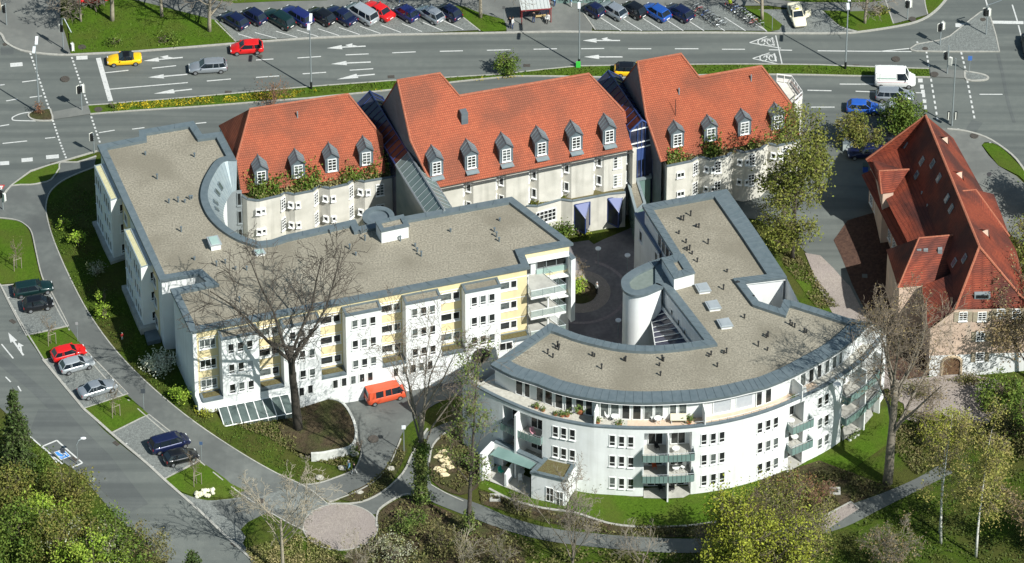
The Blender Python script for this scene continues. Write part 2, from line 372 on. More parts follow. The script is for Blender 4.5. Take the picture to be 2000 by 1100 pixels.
sheet('lawn', crv([(1918,285),(1935,281),(1955,290),(1975,308),(2010,345)], 3)+[(2100,420),(2060,420),(1990,345),(1950,325)], m_lawn, .14)
sheet('lawn', crv([(935,955),(1000,975),(1060,990),(1120,998),(1190,1020),(1260,1028),(1340,1026),(1450,1010)], 3)+[(1560,985),(1640,935),(1745,860),(1750,790),(1640,830),(1500,935),(1400,955),(1250,972),(1125,957),(1100,985),(930,935)], m_lawn, .05)
sheet('lawn', [(1532,520),(1560,555),(1600,608),(1640,615),(1625,580),(1560,515)], m_lawn, .05)
# planted bank beds
sheet('planting_bed', crv([(530,805),(600,795),(640,793),(668,803),(684,830),(694,862),(680,885),(640,898),(610,900),(560,860)], 3), m_soil, .07)
sheet('planting_bed', crv([(700,985),(740,965),(772,930),(795,880),(776,872),(762,900),(735,935),(690,960),(660,975)], 3), m_soil, .08)
sheet('planting_bed', crv([(860,850),(842,880),(844,940),(900,968),(940,940),(920,870),(900,840)], 3), m_soil, .075)
sheet('planting_bed', [(940,985),(1060,1020),(1190,1044),(1300,1050),(1450,1046),(1450,1012),(1340,1028),(1190,1022),(1060,994),(935,958)], m_soil, .045)
sheet('planting_bed', crv([(738,1005),(760,985),(800,972),(860,992),(900,1010),(1000,1045),(1000,1120),(680,1120),(700,1060),(735,1040)], 3), m_soil, .05)
sheet('planting_bed', [(1490,935),(1600,900),(1745,955),(1660,985),(1580,1018),(1480,1045),(1440,1000)], m_soil, .055)
# sidewalk along the old house and paths east
sheet('car_court', [(1250,262),(1700,262),(1712,300),(1700,350),(1705,420),(1640,470),(1600,520),(1560,480),(1480,430),(1400,420),(1250,300)], m_asph, .06)
sheet('pavement', [(1700,262),(1850,252)]+crv([(1850,254),(1885,258),(1925,270),(1955,288),(1935,279),(1917,285),(1950,325),(1985,345),(2020,380)], 2)+[(2060,480),(2000,480),(1950,440),(1870,300)], m_side, .09)
sheet('garden_path', [(1572,495),(1602,500),(1660,560),(1722,680),(1742,760),(1692,760),(1642,640),(1592,548)], m_pink, .085)
sheet('planting_bed', [(1628,470),(1655,432),(1712,415),(1762,500),(1800,640),(1812,735),(1752,745),(1724,672),(1664,556)], mat('red_brown_soil', (.060,.035,.028), (.095,.055,.04), sc=3, bump=.1, spec=.1), .09)
sheet('courtyard_paving', [(1600,500),(1640,470),(1705,420),(1760,500),(1800,640),(1815,735),(1740,760),(1690,650),(1640,560)], m_asph, .065)
sheet('plaza', [(1732,745),(1815,738),(1870,728),(1950,742),(1945,800),(1930,830),(1830,810),(1800,830),(1770,820),(1765,790),(1740,775)], m_pink, .085)
sheet('planting_bed', [(1820,745),(1960,742),(2080,760),(2080,900),(1960,860),(1950,745)], m_soil, .06)
# lower right meadow stays ground; median strips
MED = [(205,208),(222,204),(500,182),(800,160),(1000,145),(1130,132),(1400,128),(1700,132),(1815,137),(1815,151),(1700,148),(1400,145),(1000,148),(800,172),(600,190),(420,203),(250,219),(215,220),(176,224),(172,208)]
sheet('median_grass', [(205,206),(500,181),(760,160),(975,148),(1130,131),(1250,128),(1400,128),(1600,129),(1700,133),(1814,136),(1816,151),(1700,149),(1560,146),(1400,146),(1300,149),(1130,150),(1000,149),(890,160),(760,176),(600,192),(420,206),(212,220),(178,224),(172,207)], m_lawn, .13)
sheet('traffic_island', [(103,220),(172,207),(178,224),(104,235)], m_side, .12)
sheet('traffic_island', crv([(98,214),(103,234),(90,236),(70,235),(58,230),(57,224),(65,219)], 3), m_soil, .12)
ISL = [(1778,96),(1790,88),(1835,80),(1855,72),(1895,40),(1915,25),(1930,20),(1945,70),(1952,102),(1877,102),(1850,102),(1790,101),(1780,99)]
sheet('traffic_island', ISL, m_cob, .12)
sheet('traffic_island', [(1816,134),(1884,140),(1888,155),(1818,151)], m_side, .12)
sheet('traffic_island', crv([(1884,141),(1900,144),(1920,148),(1928,153),(1920,157),(1888,156)], 3), m_cob, .13)
# kerbs: real steps
def kerb(pts, wd=.16, h=.14, name='kerb'):
    mb = MB(); mb.use(m_kerb); band(mb, TX(pts), wd, -.02, h, step=2.0); o = mb.obj(name); tag(o, kind='structure'); return o
kerb(NK, .3, .15)
kerb(WE[:2]); kerb([WE[1],(85,703)]); kerb([(84,703),(164,800),(216,846),(320,937),(337,952),(410,1018),(490,1092)], .3, .13)
for l in (FL, FR): kerb(l, .14, .10)
kerb(FI+[(5,385),(20,365),(60,335),(115,318),(176,300),(190,296)], .16, .15)
kerb(P1+[P1[0]], .14, .12); kerb(P2+[P2[0]], .14, .12); kerb(P3+[P3[0]], .14, .12)
kerb([(172,207),(205,205),(500,180),(760,159),(975,147),(1130,130.5),(1250,127.5),(1400,127),(1600,128),(1700,132),(1815,135.5)], .18, .15)
kerb([(176,224),(212,221),(420,207),(600,193),(760,177),(890,161),(1000,150),(1130,151),(1300,150),(1400,147),(1560,147),(1700,150),(1817,152)], .18, .15)
kerb(crv([(98,214),(103,234),(90,237),(70,236),(58,231),(56,224),(65,218)], 3), .2, .15)
kerb(ISL+[ISL[0]], .16, .15); kerb(crv([(1884,140),(1900,143),(1920,147),(1930,153),(1920,158),(1888,157),(1884,140)], 3), .25, .16)
kerb(crv([(955,955),(1000,977),(1060,993),(1120,1001),(1190,1023),(1260,1030),(1340,1028),(1400,1020)], 3), .28, .1)
kerb(crv([(583,948),(620,945),(655,934),(690,919),(702,900),(706,882),(699,862)], 3), .14, .12); kerb(crv([(642,982),(690,964),(730,942),(757,915),(770,890),(783,858)], 3), .14, .12)
kerb(crv([(640,985),(700,983),(747,962),(787,925),(804,890),(822,858),(835,838)], 3), .2, .14); kerb(crv([(735,1030),(737,1005),(747,990),(785,968),(812,967)], 3), .2, .14); kerb(crv([(838,905),(846,870),(872,845),(892,832)], 3), .2, .14); kerb(crv([(842,948),(870,964),(905,980)], 2), .14, .12)
kerb(OV+[OV[0]], .12, .09)
kerb(crv([(1676,64),(1640,53),(1606,23)], 3), .16, .15); kerb([(1452,18),(1498,64)], .16, .15); kerb([(420,42),(461,83)], .16, .15); kerb([(905,36),(938,62)], .16, .15); kerb([(1138,25),(1163,60)], .16, .15)
kerb([(1585,1022),(1662,981),(1678,995)], .2, .12); kerb(crv([(1850,253),(1885,257),(1925,269),(1958,289),(1985,312),(2012,348),(2060,400)], 3), .25, .15)
kerb([(1722,-20),(1745,48)], .14, .15); kerb(crv([(1804,-20),(1807,10),(1812,30)], 3), .14, .15)
# ---- painted markings, each set one object
def lines(name, segs, wd=.14, off=.05):
    mb = MB(); mb.use(m_white)
    for s in segs: band(mb, TX(s), wd if len(s) < 3 or not isinstance(s[-1], float) else s[-1], off, off, step=2)
    return tag(mb.obj(name), kind='structure')
lines('lane_markings', [[(0,167),(9,166)],[(43,161),(74,157)],[(12,198),(34,194)],[(58,191),(82,188)],[(0,247),(18,244)],[(205,143),(251,138)],[(297,134),(344,129)],[(404,159),(451,155)],[(500,118),(534,116)],
 [(214,175),(367,162)],[(581,114),(627,111)],[(675,108),(720,106)],[(766,104),(812,102)],[(859,101),(904,100)],[(951,99),(997,98)],[(500,152),(545,149)],[(591,145),(637,142)],[(683,138),(729,135)],[(1042,97),(1088,96)],[(1135,96),(1180,95.5)],[(1227,96),(1272,96)],[(1318,96),(1364,96)],[(1410,97),(1455,97)],[(1502,98),(1547,99)],
 [(193,260),(224,255)],[(258,253),(282,250)],[(382,242),(403,240)],[(88,271),(108,269)],[(5,281),(53,276)],[(1597,100),(1715,101)],[(1720,101),(1780,95)],[(1715,101),(1780,101.5)],[(1577,177),(1624,178)],[(1671,179),(1800,182)],[(1584,210),(1630,210)],[(1640,165),(1710,165)],[(1913,185),(1958,185)],[(1977,10),(1987,42)],[(1989,50),(1995,73)],[(1925,0),(1934,30)],[(2010,60),(2020,100)]], .17)
lines('road_edge_lines', [[(3,673),(26,701)],[(11,737),(21,747)],[(35,755),(41,765)],[(57,852),(95,885),(112,905)]], .16, .06)
lines('parking_lines', [[(465+41*k-(8 if k else 0), 60-2.5*k+8),(500+40.5*k, 79-1.9*k)] for k in range(0, 11)], .12, .15)
lines('parking_lines', [[(1172+40.5*k, 36),(1213+40.5*k, 62)] for k in range(0, 8)], .12, .15)
lines('parking_lines', [[(14,584),(19,582)],[(26,609),(31,607)],[(38,634),(44,632)],[(103,730),(107,728)],[(122,753),(128,751)],[(243,870),(249,867)],[(268,893),(274,890)],[(294,915),(300,912)]], .14, .1)
lines('stop_lines', [[(192,114),(216,198)],[(1935,44),(1999,45)]], .6, .052)
lines('stop_lines', [[(1793,158),(1802,158)],[(1797,170),(1804,170)],[(1799,180),(1806,180)],[(1801,187),(1807,187)],[(1802,198),(1809,198)],[(1805,210),(1810,210)],[(20,128),(44,126)],[(149,114),(171,113)],[(90,308),(115,306)],[(42,314),(64,312)],[(0,320),(18,319)],[(1866,50),(1885,50)]], .75, .054)
def dashes(a, b, n):
    return [[(a[0]+(b[0]-a[0])*(k+.05)/n, a[1]+(b[1]-a[1])*(k+.05)/n), (a[0]+(b[0]-a[0])*(k+.6)/n, a[1]+(b[1]-a[1])*(k+.6)/n)] for k in range(n)]
lines('crossing_lines', dashes((59,104),(97,216),16)+dashes((103,235),(117,278),7)+dashes((117,278),(130,312),6)+dashes((140,112),(174,212),15)+dashes((178,228),(196,282),8)+dashes((1809,100),(1815,135),4)+dashes((1818,154),(1832,240),8)+dashes((1877,102),(1886,138),4)+dashes((1889,157),(1904,236),8)+dashes((1790,82),(1800,90),2), .22, .056)
lines('island_outline', [crv([(62,219),(40,223),(26,229),(24,233),(30,236),(70,237)], 3)], .16)
lines('road_edge_lines', [crv([(1870,252),(1900,262),(1935,280),(1955,295)], 3)], .14)
lines('road_edge_lines', [[(1464,84),(1498,72)],[(1464,84),(1525,95)],[(1470,115),(1503,104)],[(1470,115),(1530,128)],[(1515,70),(1528,128)]], .14)
def arrow(name, tail, neck, tip, extra=None):
    mb = MB(); mb.use(m_white); a, b, c = (V(T(*q)[:2]) for q in (tail, neck, tip)); band(mb, [a, b], .22, .057, .057)
    d = (c-b).normalized(); n = V((-d.y, d.x)); f = lambda p: (p.x, p.y, H(p.x, p.y)+.058)
    mb.face([f(b+n*.42), f(b-n*.42), f(c)])
    if extra:
        for (p, q, r) in extra:
            p, q, r = (V(T(*z)[:2]) for z in (p, q, r)); band(mb, [p, q], .2, .06, .06); e = (r-q).normalized(); k = V((-e.y, e.x)); mb.face([f(q+k*.4), f(q-k*.4), f(r)])
    for i, fc in enumerate(mb.f):
        q = [V(mb.v[k]) for k in fc]
        if (q[1]-q[0]).cross(q[2]-q[0]).z < 0: mb.f[i] = fc[::-1]
    return tag(mb.obj(name), kind='structure')
arrow('lane_arrow', (357,113),(310,117),(280,120), [((340,115),(328,112.5),(312,112))])
arrow('lane_arrow', (366,146),(320,150),(289,152)); arrow('lane_arrow', (375,175),(340,179),(300,184))
arrow('lane_arrow', (714,91),(668,93),(638,95), [((700,92),(688,89.5),(674,89))]); arrow('lane_arrow', (724,122),(677,124),(646,126)); arrow('lane_arrow', (732,146),(698,149),(658,156))
arrow('lane_arrow', (1211,80),(1165,80),(1138,80), [((1196,80),(1186,77.5),(1174,76.5))]); arrow('lane_arrow', (1216,112),(1170,112),(1140,112))
arrow('lane_arrow', (46,695),(27,668),(16,650), [((42,688),(40,678),(36,670))])
# cycle marking in the bus lane, disabled bay
mb = MB(); mb.use(m_white)
for (x, y) in ((1496,82),(1500,113)):
    for k in (-9, 9):
        c = T(x+k, y+1); pts = [(c.x+.42*math.cos(a*.5), c.y+.62*math.sin(a*.5)) for a in range(13)]; band(mb, pts, .14, .057, .057)
    band(mb, TX([(x-9,y),(x-3,y-5),(x+6,y-5),(x+9,y)]), .14, .057, .057); band(mb, TX([(x-3,y-5),(x+1,y+2),(x+6,y-5)]), .14, .057, .057); band(mb, TX([(x+12,y-8),(x+16,y+8)]), .2, .057, .057)
tag(mb.obj('cycle_lane_symbol'), kind='structure')
m_blue = mat('blue_paint', (.04,.22,.62), (.06,.26,.66), sc=4)
lines('disabled_bay_lines', [[(82,873),(111,861)],[(111,861),(161,905)],[(161,905),(141,914)],[(82,873),(122,907)]], .18, .06)
sheet('disabled_bay_symbol', [(105,884),(124,878),(139,892),(119,900)], m_white, .062)
sheet('disabled_bay_symbol', [(107,884.5),(124,879.5),(136.5,891.5),(119.5,898)], m_blue, .070)
mb = MB(); mb.use(m_white); c = T(120,889); band(mb, [(c.x+.38*math.cos(a), c.y+.38*math.sin(a)) for a in [k*.3-2.6 for k in range(15)]], .1, .078, .078); band(mb, TX([(116,885),(122,888),(128,887),(131,891)]), .12, .078, .078); band(mb, [(c.x-.25+.12*math.cos(a*.9), c.y+.5+.12*math.sin(a*.9)) for a in range(8)], .12, .078, .078)
tag(mb.obj('wheelchair_symbol'), kind='structure')
# ---- manholes and gullies
m_iron = mat('cast_iron', (.05,.045,.04), (.09,.075,.06), sc=9, rough=.6)
for (x, y, r) in [(160,92,.5),(192,214,.5),(729,857,.62),(510,978,.4),(1903,265,.5),(1782,37,.45),(127,154,.55),(1750,115,.5),(1807,95,.35),(1825,145,.5),(1920,38,.35),(508,110,.3)]:
    mb = MB(); mb.use(m_iron); c = T(x, y, .14); mb.prism([(c.x+r*math.cos(a*.4), c.y+r*math.sin(a*.4)) for a in range(16)], c.z-.1, c.z+.012); tag(mb.obj('manhole_cover'), kind='structure')
for (x, y, a) in [(12,86,.5),(105,319,.2),(446,180,0),(764,150,.1),(1029,128,0),(1672,129,0),(25,628,-.8),(227,866,-.8),(457,1063,-.8),(1898,272,.3),(147,896,-.8)]:
    mb = MB(); mb.use(m_iron); c = T(x, y, .05); mb.cbox((c.x, c.y, c.z-.05), .8, .5, .07, a); tag(mb.obj('road_gully'), kind='structure')
# ================================================================ BUILDING KIT
m_gravel = mat('roof_gravel', (.164,.147,.112), (.358,.322,.25), sc=5, det=5, c3=(.175,.155,.115), sc3=.16, f3=.7, bump=.05, bsc=10, lo=.3, hi=.7)
m_zinc = mat('zinc', (.125,.16,.175), (.155,.19,.205), sc=1.5, rough=.5, metal=.25)
m_zincd = mat('zinc_dark', (.135,.17,.19), (.17,.205,.225), sc=1.5, rough=.5, metal=.25)
m_zincl = mat('zinc_pale', (.24,.29,.31), (.28,.33,.34), sc=1.2, rough=.5, metal=.2)
m_wwall = mat('white_render', (.78,.79,.78), (.73,.74,.73), sc=.6, c3=(.68,.68,.66), sc3=.3, f3=.4)
m_ywall = mat('yellow_render', (.70,.58,.33), (.74,.62,.36), sc=.8)
m_cream = mat('cream_render', (.61,.585,.52), (.67,.64,.57), sc=.8, c3=(.49,.47,.41), sc3=.45, f3=.6, bump=.02, bsc=12)
m_pinkw = mat('pink_render', (.58,.42,.32), (.64,.48,.37), sc=.8, c3=(.50,.37,.29), sc3=.5, f3=.6)
m_frame = mat('white_frame', (.82,.82,.80), rough=.5)
m_gfr = mat('grey_frame', (.30,.33,.34), rough=.5, metal=.3)
m_glass = mat('window_glass', (.012,.014,.016), (.035,.038,.036), sc=.7, rough=.08, spec=.5)
m_curt = mat('curtained_glass', (.16,.18,.17), (.05,.06,.06), sc=2.2, rough=.15)
m_shut = mat('blind', (.42,.44,.47), (.46,.48,.5), sc=2, rough=.6)
m_ggl = mat('green_glass', (.15,.23,.21), (.19,.28,.255), sc=.6, rough=.15)
m_pgl = mat('pale_glass', (.30,.42,.38), (.36,.47,.43), sc=.5, rough=.15)
m_conc = mat('concrete', (.33,.32,.29), (.42,.41,.37), sc=1.5)
m_deck = mat('terrace_slabs', (.40,.38,.33), (.50,.48,.42), sc=2.5)
m_deckr = mat('terrace_tiles', (.55,.42,.31), (.60,.47,.36), sc=2.5)
m_blue = mat('blue_steel', (.02,.04,.14), (.03,.055,.18), sc=1, rough=.4)
m_dglass = mat('atrium_glass', (.02,.025,.045), (.05,.05,.08), sc=.5, rough=.12)
m_rglass = mat('atrium_glass_red', (.11,.028,.02), (.05,.02,.02), sc=1.2, rough=.2)
m_iron2 = mat('dark_metal', (.03,.03,.03), rough=.5)
m_sedum = mat('sedum', (.10,.075,.03), (.13,.12,.05), sc=5, bump=.1, bsc=9, rough=1)
def grime(m, amt=.16):     # faint rain streaks running down the walls
    nt = m.node_tree; b = nt.nodes['Principled BSDF']; L = nt.links.new; src = b.inputs['Base Color'].links[0].from_socket; tc = next(n for n in nt.nodes if n.type == 'TEX_COORD')
    mp = nt.nodes.new('ShaderNodeMapping'); mp.inputs['Scale'].default_value = (1.6, 1.6, .12); L(tc.outputs['Object'], mp.inputs[0]); n = nt.nodes.new('ShaderNodeTexNoise'); n.inputs['Scale'].default_value = 1; n.inputs['Detail'].default_value = 4; L(mp.outputs[0], n.inputs['Vector'])
    r = nt.nodes.new('ShaderNodeMapRange'); r.inputs[1].default_value = .5; r.inputs[2].default_value = .72; r.inputs[4].default_value = amt; L(n.outputs[0], r.inputs[0])
    mx = nt.nodes.new('ShaderNodeMix'); mx.data_type = 'RGBA'; L(src, mx.inputs[6]); mx.inputs[7].default_value = (.30, .29, .25, 1); L(r.outputs[0], mx.inputs[0]); L(mx.outputs[2], b.inputs['Base Color'])
grime(m_wwall, .16); grime(m_ywall, .2); grime(m_cream, .4); grime(m_pinkw, .4)
def tiles(name, c, c2, c3, sc=1.0, axis=(1, 0)):
    m = mat(name, c, c2, sc=2.2, det=6, c3=c3, sc3=.22, f3=1.0, rough=.8, lo=.3, hi=.7)
    nt = m.node_tree; b = nt.nodes['Principled BSDF']; L = nt.links.new; tc = next(n for n in nt.nodes if n.type == 'TEX_COORD')
    # tile courses follow height: rows every 0.26 m of rise, columns along the eaves
    sp = nt.nodes.new('ShaderNodeSeparateXYZ'); L(tc.outputs['Object'], sp.inputs[0])
    cb = nt.nodes.new('ShaderNodeCombineXYZ'); d1 = nt.nodes.new('ShaderNodeVectorMath'); d1.operation = 'DOT_PRODUCT'; L(tc.outputs['Object'], d1.inputs[0]); d1.inputs[1].default_value = (axis[0], axis[1], 0)
    L(d1.outputs['Value'], cb.inputs[0]); L(sp.outputs[2], cb.inputs[1])
    br = nt.nodes.new('ShaderNodeTexBrick'); br.inputs['Scale'].default_value = 1; br.inputs['Brick Width'].default_value = .24; br.inputs['Row Height'].default_value = .22; br.inputs['Mortar Size'].default_value = .03
    br.inputs['Color1'].default_value = (1, 1, 1, 1); br.inputs['Color2'].default_value = (.80, .80, .80, 1); br.inputs['Mortar'].default_value = (.50, .48, .48, 1); L(cb.outputs[0], br.inputs['Vector'])
    src = b.inputs['Base Color'].links[0].from_socket; mx = nt.nodes.new('ShaderNodeMix'); mx.data_type = 'RGBA'; mx.blend_type = 'MULTIPLY'; mx.inputs[0].default_value = .8
    L(src, mx.inputs[6]); L(br.outputs['Color'], mx.inputs[7]); L(mx.outputs[2], b.inputs['Base Color'])
    bp = nt.nodes.new('ShaderNodeBump'); bp.inputs['Distance'].default_value = .05; L(br.outputs['Fac'], bp.inputs['Height']); bp.invert = True; L(bp.outputs[0], b.inputs['Normal'])
    return m
m_tile = tiles('roof_tiles', (.39,.088,.037), (.45,.112,.048), (.28,.078,.038), axis=(.965,.26))
m_tileo = tiles('old_roof_tiles', (.25,.044,.020), (.32,.064,.027), (.10,.026,.018), axis=(.26,-.965))
m_ridge = mat('ridge_tiles', (.30,.085,.045), (.38,.14,.08), sc=5)
class Fac:
    def __init__(s, p0, p1): s.p0 = V((p0[0], p0[1], 0)); s.p1 = V((p1[0], p1[1], 0)); s.u = (s.p1-s.p0).normalized(); s.n = V((s.u.y, -s.u.x, 0)); s.len = (s.p1-s.p0).length; s.rot = math.atan2(s.u.y, s.u.x)
    def hit(s, px, py, v=0): return Gpl(px, py, s.p0+s.n*v, s.n)
    def U(s, px, py, v=0): return (s.hit(px, py, v)-s.p0).dot(s.u)
    def P(s, u, v, z): p = s.p0+s.u*u+s.n*v; return V((p.x, p.y, z))
class Cur:     # curved facade as a polyline seen from outside, left to right
    def __init__(s, pts): s.pts = [V((p[0], p[1], 0)) for p in pts]; s.cum = [0]; [s.cum.append(s.cum[-1]+(b-a).length) for a, b in zip(s.pts, s.pts[1:])]; s.len = s.cum[-1]
    def hit(s, px, py, v=0):
        best = None
        for i, (a, b) in enumerate(zip(s.pts, s.pts[1:])):
            u = (b-a).normalized(); n = V((u.y, -u.x, 0)); q = Gpl(px, py, a+n*v, n); t = (q-a).dot(u); e = max(0, -t, t-(b-a).length)
            if best is None or e < best[0]: best = (e, q, u, n, s.cum[i]+t)
        return best[1:]
    def at(s, U):
        for i in range(len(s.pts)-1):
            if U <= s.cum[i+1] or i == len(s.pts)-2:
                a, b = s.pts[i], s.pts[i+1]; u = (b-a).normalized(); return a+u*(U-s.cum[i]), u, V((u.y, -u.x, 0))
WCACHE = {}; WR = random.Random(5)
def win(par, pos, rot, w=.8, h=1.5, cols=1, rows=1, fr=m_frame, gl=None, sill=True, bar=.0, name='window', fd=.07, ft=.09, low=0.0):
    """pos = centre of the window on the wall; local x to the right, outward = -y"""
    if gl is None: gl = m_curt if WR.random() < .28 else m_glass
    key = (round(w, 2), round(h, 2), cols, rows, fr.name, gl.name, sill, name, fd, ft, low)
    if key not in WCACHE:
        f = MB(); f.use(fr); g = MB(); g.use(gl); t = ft
        f.box((-w/2, -fd, -h/2), (t, 0, 0), (0, fd, 0), (0, 0, h)); f.box((w/2-t, -fd, -h/2), (t, 0, 0), (0, fd, 0), (0, 0, h))
        f.box((-w/2+t, -fd, h/2-t), (w-2*t, 0, 0), (0, fd, 0), (0, 0, t)); f.box((-w/2+t, -fd, -h/2), (w-2*t, 0, 0), (0, fd, 0), (0, 0, t))
        for c in range(1, cols): f.box((-w/2+w*c/cols-t*.4, -fd+.004, -h/2+t), (t*.8, 0, 0), (0, fd-.01, 0), (0, 0, h-2*t))
        for r in range(1, rows): f.box((-w/2+t, -fd+.008, -h/2+h*r/rows-t*.35), (w-2*t, 0, 0), (0, fd-.02, 0), (0, 0, t*.7))
        if low: f.box((-w/2+t, -fd+.006, -h/2+low), (w-2*t, 0, 0), (0, fd-.02, 0), (0, 0, t*.8))
        if sill: f.box((-w/2-.05, -fd-.1, -h/2-.07), (w+.1, 0, 0), (0, fd+.1, 0), (0, 0, .065))
        g.box((-w/2+.02, -.025, -h/2+.02), (w-.04, 0, 0), (0, .02, 0), (0, 0, h-.04))
        a = f.obj(name); b = g.obj('pane'); WCACHE[key] = (a.data, b.data); bpy.data.objects.remove(a); bpy.data.objects.remove(b)
    o = bpy.data.objects.new(name, WCACHE[key][0]); COL.objects.link(o); o.parent = par; o.location = V(pos)-ORG[par.name]; o.rotation_euler = (0, 0, rot); ORG[o.name] = V((0,0,0))
    p = bpy.data.objects.new('pane', WCACHE[key][1]); COL.objects.link(p); p.parent = o; return o
def parapet(par, outl, z, wd=.9, h=.38, fascia=.4, m=None, seam=1.2, name='parapet', inner=True):
    m = m or m_zinc; mb = MB(); mb.use(m); I = offs(outl, wd); n = len(outl)
    for i in range(n):
        a, b, c, d = outl[i], outl[(i+1) % n], I[(i+1) % n], I[i]
        q = [(*a, z), (*b, z), (*c, z-.03), (*d, z-.03)]
        if (V(q[1])-V(q[0])).cross(V(q[2])-V(q[0])).z < 0: q = q[::-1]
        mb.face(q)
        mb.face([(*a, z-fascia), (*b, z-fascia), (*b, z), (*a, z)]); mb.face([(*d, z-.03), (*c, z-.03), (*c, z-h-.05), (*d, z-h-.05)])
        L = (V(b)-V(a)).length; k = int(L/seam)
        for j in range(1, k+1):       # standing seams
            t = j/(k+1); p = V(a).lerp(V(b), t); q2 = V(d).lerp(V(c), t); e = (V(b)-V(a)).normalized()*.03
            mb.box((p.x-e.x, p.y-e.y, z-.04), (2*e.x, 2*e.y, 0), (q2.x-p.x, q2.y-p.y, 0), (0, 0, .07))
    return mb.obj(name, par)
def roofplate(par, outl, z, m, name='roof'):
    mb = MB(); mb.use(m); mb.poly([(p[0], p[1], z) for p in outl]); return mb.obj(name, par)
def cyl(mb, c, r, z0, z1, n=10): mb.prism([(c[0]+r*math.cos(2*math.pi*a/n), c[1]+r*math.sin(2*math.pi*a/n)) for a in range(n)], z0, z1)
def vents(par, pts, z, m=None, r=.1, h=.75):
    for k, (x, y) in enumerate(pts):
        mb = MB(); mb.use(m or m_iron2); c = G(x, y, z); hh = h*(.7+.3*((k*7) % 3)); cyl(mb, c, r, z-.05, z+hh, 8); cyl(mb, c, r*1.5, z+hh, z+hh+.10, 8); mb.obj('vent_pipe', par, smooth=False)
def plane3(a, b, c):
    a, b, c = V(a), V(b), V(c); n = (b-a).cross(c-a).normalized(); return a, n
# ================================================================ WHITE AND YELLOW FLAT-ROOFED BLOCK
Z1 = 11.0
B1 = thing('care_home', 'large white and yellow flat-roofed block with gravel roof and four rows of bay windows', 'building', (*G(600, 560, Z1)[:2], -1))
arcp = crv([(462,313),(437,315),(421,335),(409,360),(406,385),(415,410),(430,430),(450,447),(475,461),(505,471)], 3)
o1 = [(190,283),(272,267),(271,254),(378,236),(395,262),(432,257)]+arcp+[(530,468),(556,459),(694,428),(701,442),(742,433),(797,421),(1000,384),(1120,475),(1023,493),(1035,521),(372,648),(332,564),(404,550),(387,535),(312,547)]
O1 = PX(o1, Z1); W1 = offs(O1, .28); roofplate(B1, offs(O1, .5), Z1-.40, m_gravel); parapet(B1, O1, Z1, .85, .36, .38, m_zinc, 2.4)
iA, iB = o1.index((1035,521)), o1.index((372,648)); iR = o1.index((1023,493)); iE = o1.index((1120,475))
mb = MB(); mb.use(m_wwall); n = len(W1)
for i in range(n):
    if i in (iA, iE): continue
    a, b = W1[i], W1[(i+1) % n]; mb.face([(*a, -4.5), (*b, -4.5), (*b, Z1-.2), (*a, Z1-.2)])
mb.obj('wall', B1)
F1 = Fac(W1[iB], W1[iA])          # front facade, left to right
mb = MB(); mb.use(m_ywall); mb.face([F1.P(0, 0, 1.2), F1.P(F1.len, 0, 1.2), F1.P(F1.len, 0, Z1-.2), F1.P(0, 0, Z1-.2)]); mb.obj('front_wall', B1)
FB = 1.55
bays = [(434,507,712), (554,627,690), (676,746,660), (793,862,640), (909,978,615)]
mb = MB(); mb.use(m_wwall)
u_c = F1.U(383, 700); mb.box(F1.P(.0, -.02, 1.2), F1.u*.45, F1.n*.1, V((0, 0, Z1-1.6)))
u0b = F1.U(1010, 690, FB)
# plinth with horizontal reveals
zz = -4.4
while zz < 1.25:
    h = min(.45, 1.3-zz); mb.box(F1.P(-.02, -.02, zz), F1.u*(F1.len+.04), F1.n*FB, V((0, 0, h-.05))); mb.box(F1.P(.03, 0, zz+h-.05), F1.u*(F1.len-.06), F1.n*(FB-.05), V((0, 0, .05))); zz += h
mb.obj('plinth', B1)
bu = []
for (xl, xr, ym) in bays:
    ul, ur = F1.U(xl, ym, FB), F1.U(xr, ym-10, FB); bu.append((ul, ur)); zt = 10.05
    mb = MB(); mb.use(m_wwall); mb.box(F1.P(ul, .01, 1.35), F1.u*(ur-ul), F1.n*(FB-.03), V((0, 0, zt-1.35))); bay = mb.obj('bay', B1)
    mb = MB(); q = [F1.P(ul-.05, 0, 0), F1.P(ur+.05, 0, 0), F1.P(ur+.05, FB+.05, 0), F1.P(ul-.05, FB+.05, 0)]; q = [(p.x, p.y) for p in q]; I = offs(q, .28)
    mb.use(m_zincd); mb.wall(q, zt-.12, zt+.15)
    for i in range(4):
        j = (i+1) % 4; f = [(*q[i], zt+.15), (*q[j], zt+.15), (*I[j], zt+.15), (*I[i], zt+.15)]
        if (V(f[1])-V(f[0])).cross(V(f[2])-V(f[0])).z < 0: f = f[::-1]
        mb.face(f); mb.face([(*I[i], zt+.15), (*I[j], zt+.15), (*I[j], zt), (*I[i], zt)])
    mb.use(m_gravel); mb.poly([(*p, zt+.06) for p in I]); mb.obj('bay_roof', bay)
# bay windows 3 x 3, measured on the photograph
rows_z = [8.55, 5.55, 2.6]
for k, (ul, ur) in enumerate(bu):
    for r, z in enumerate(rows_z):
        for c in range(3):
            u = ul+(ur-ul)*(.22+.25*c+.03); g = m_shut if (k, r, c) in ((0,1,2),) else None
            win(B1, F1.P(u, FB-.02, z), F1.rot, .78, 1.45, gl=g, low=.35)
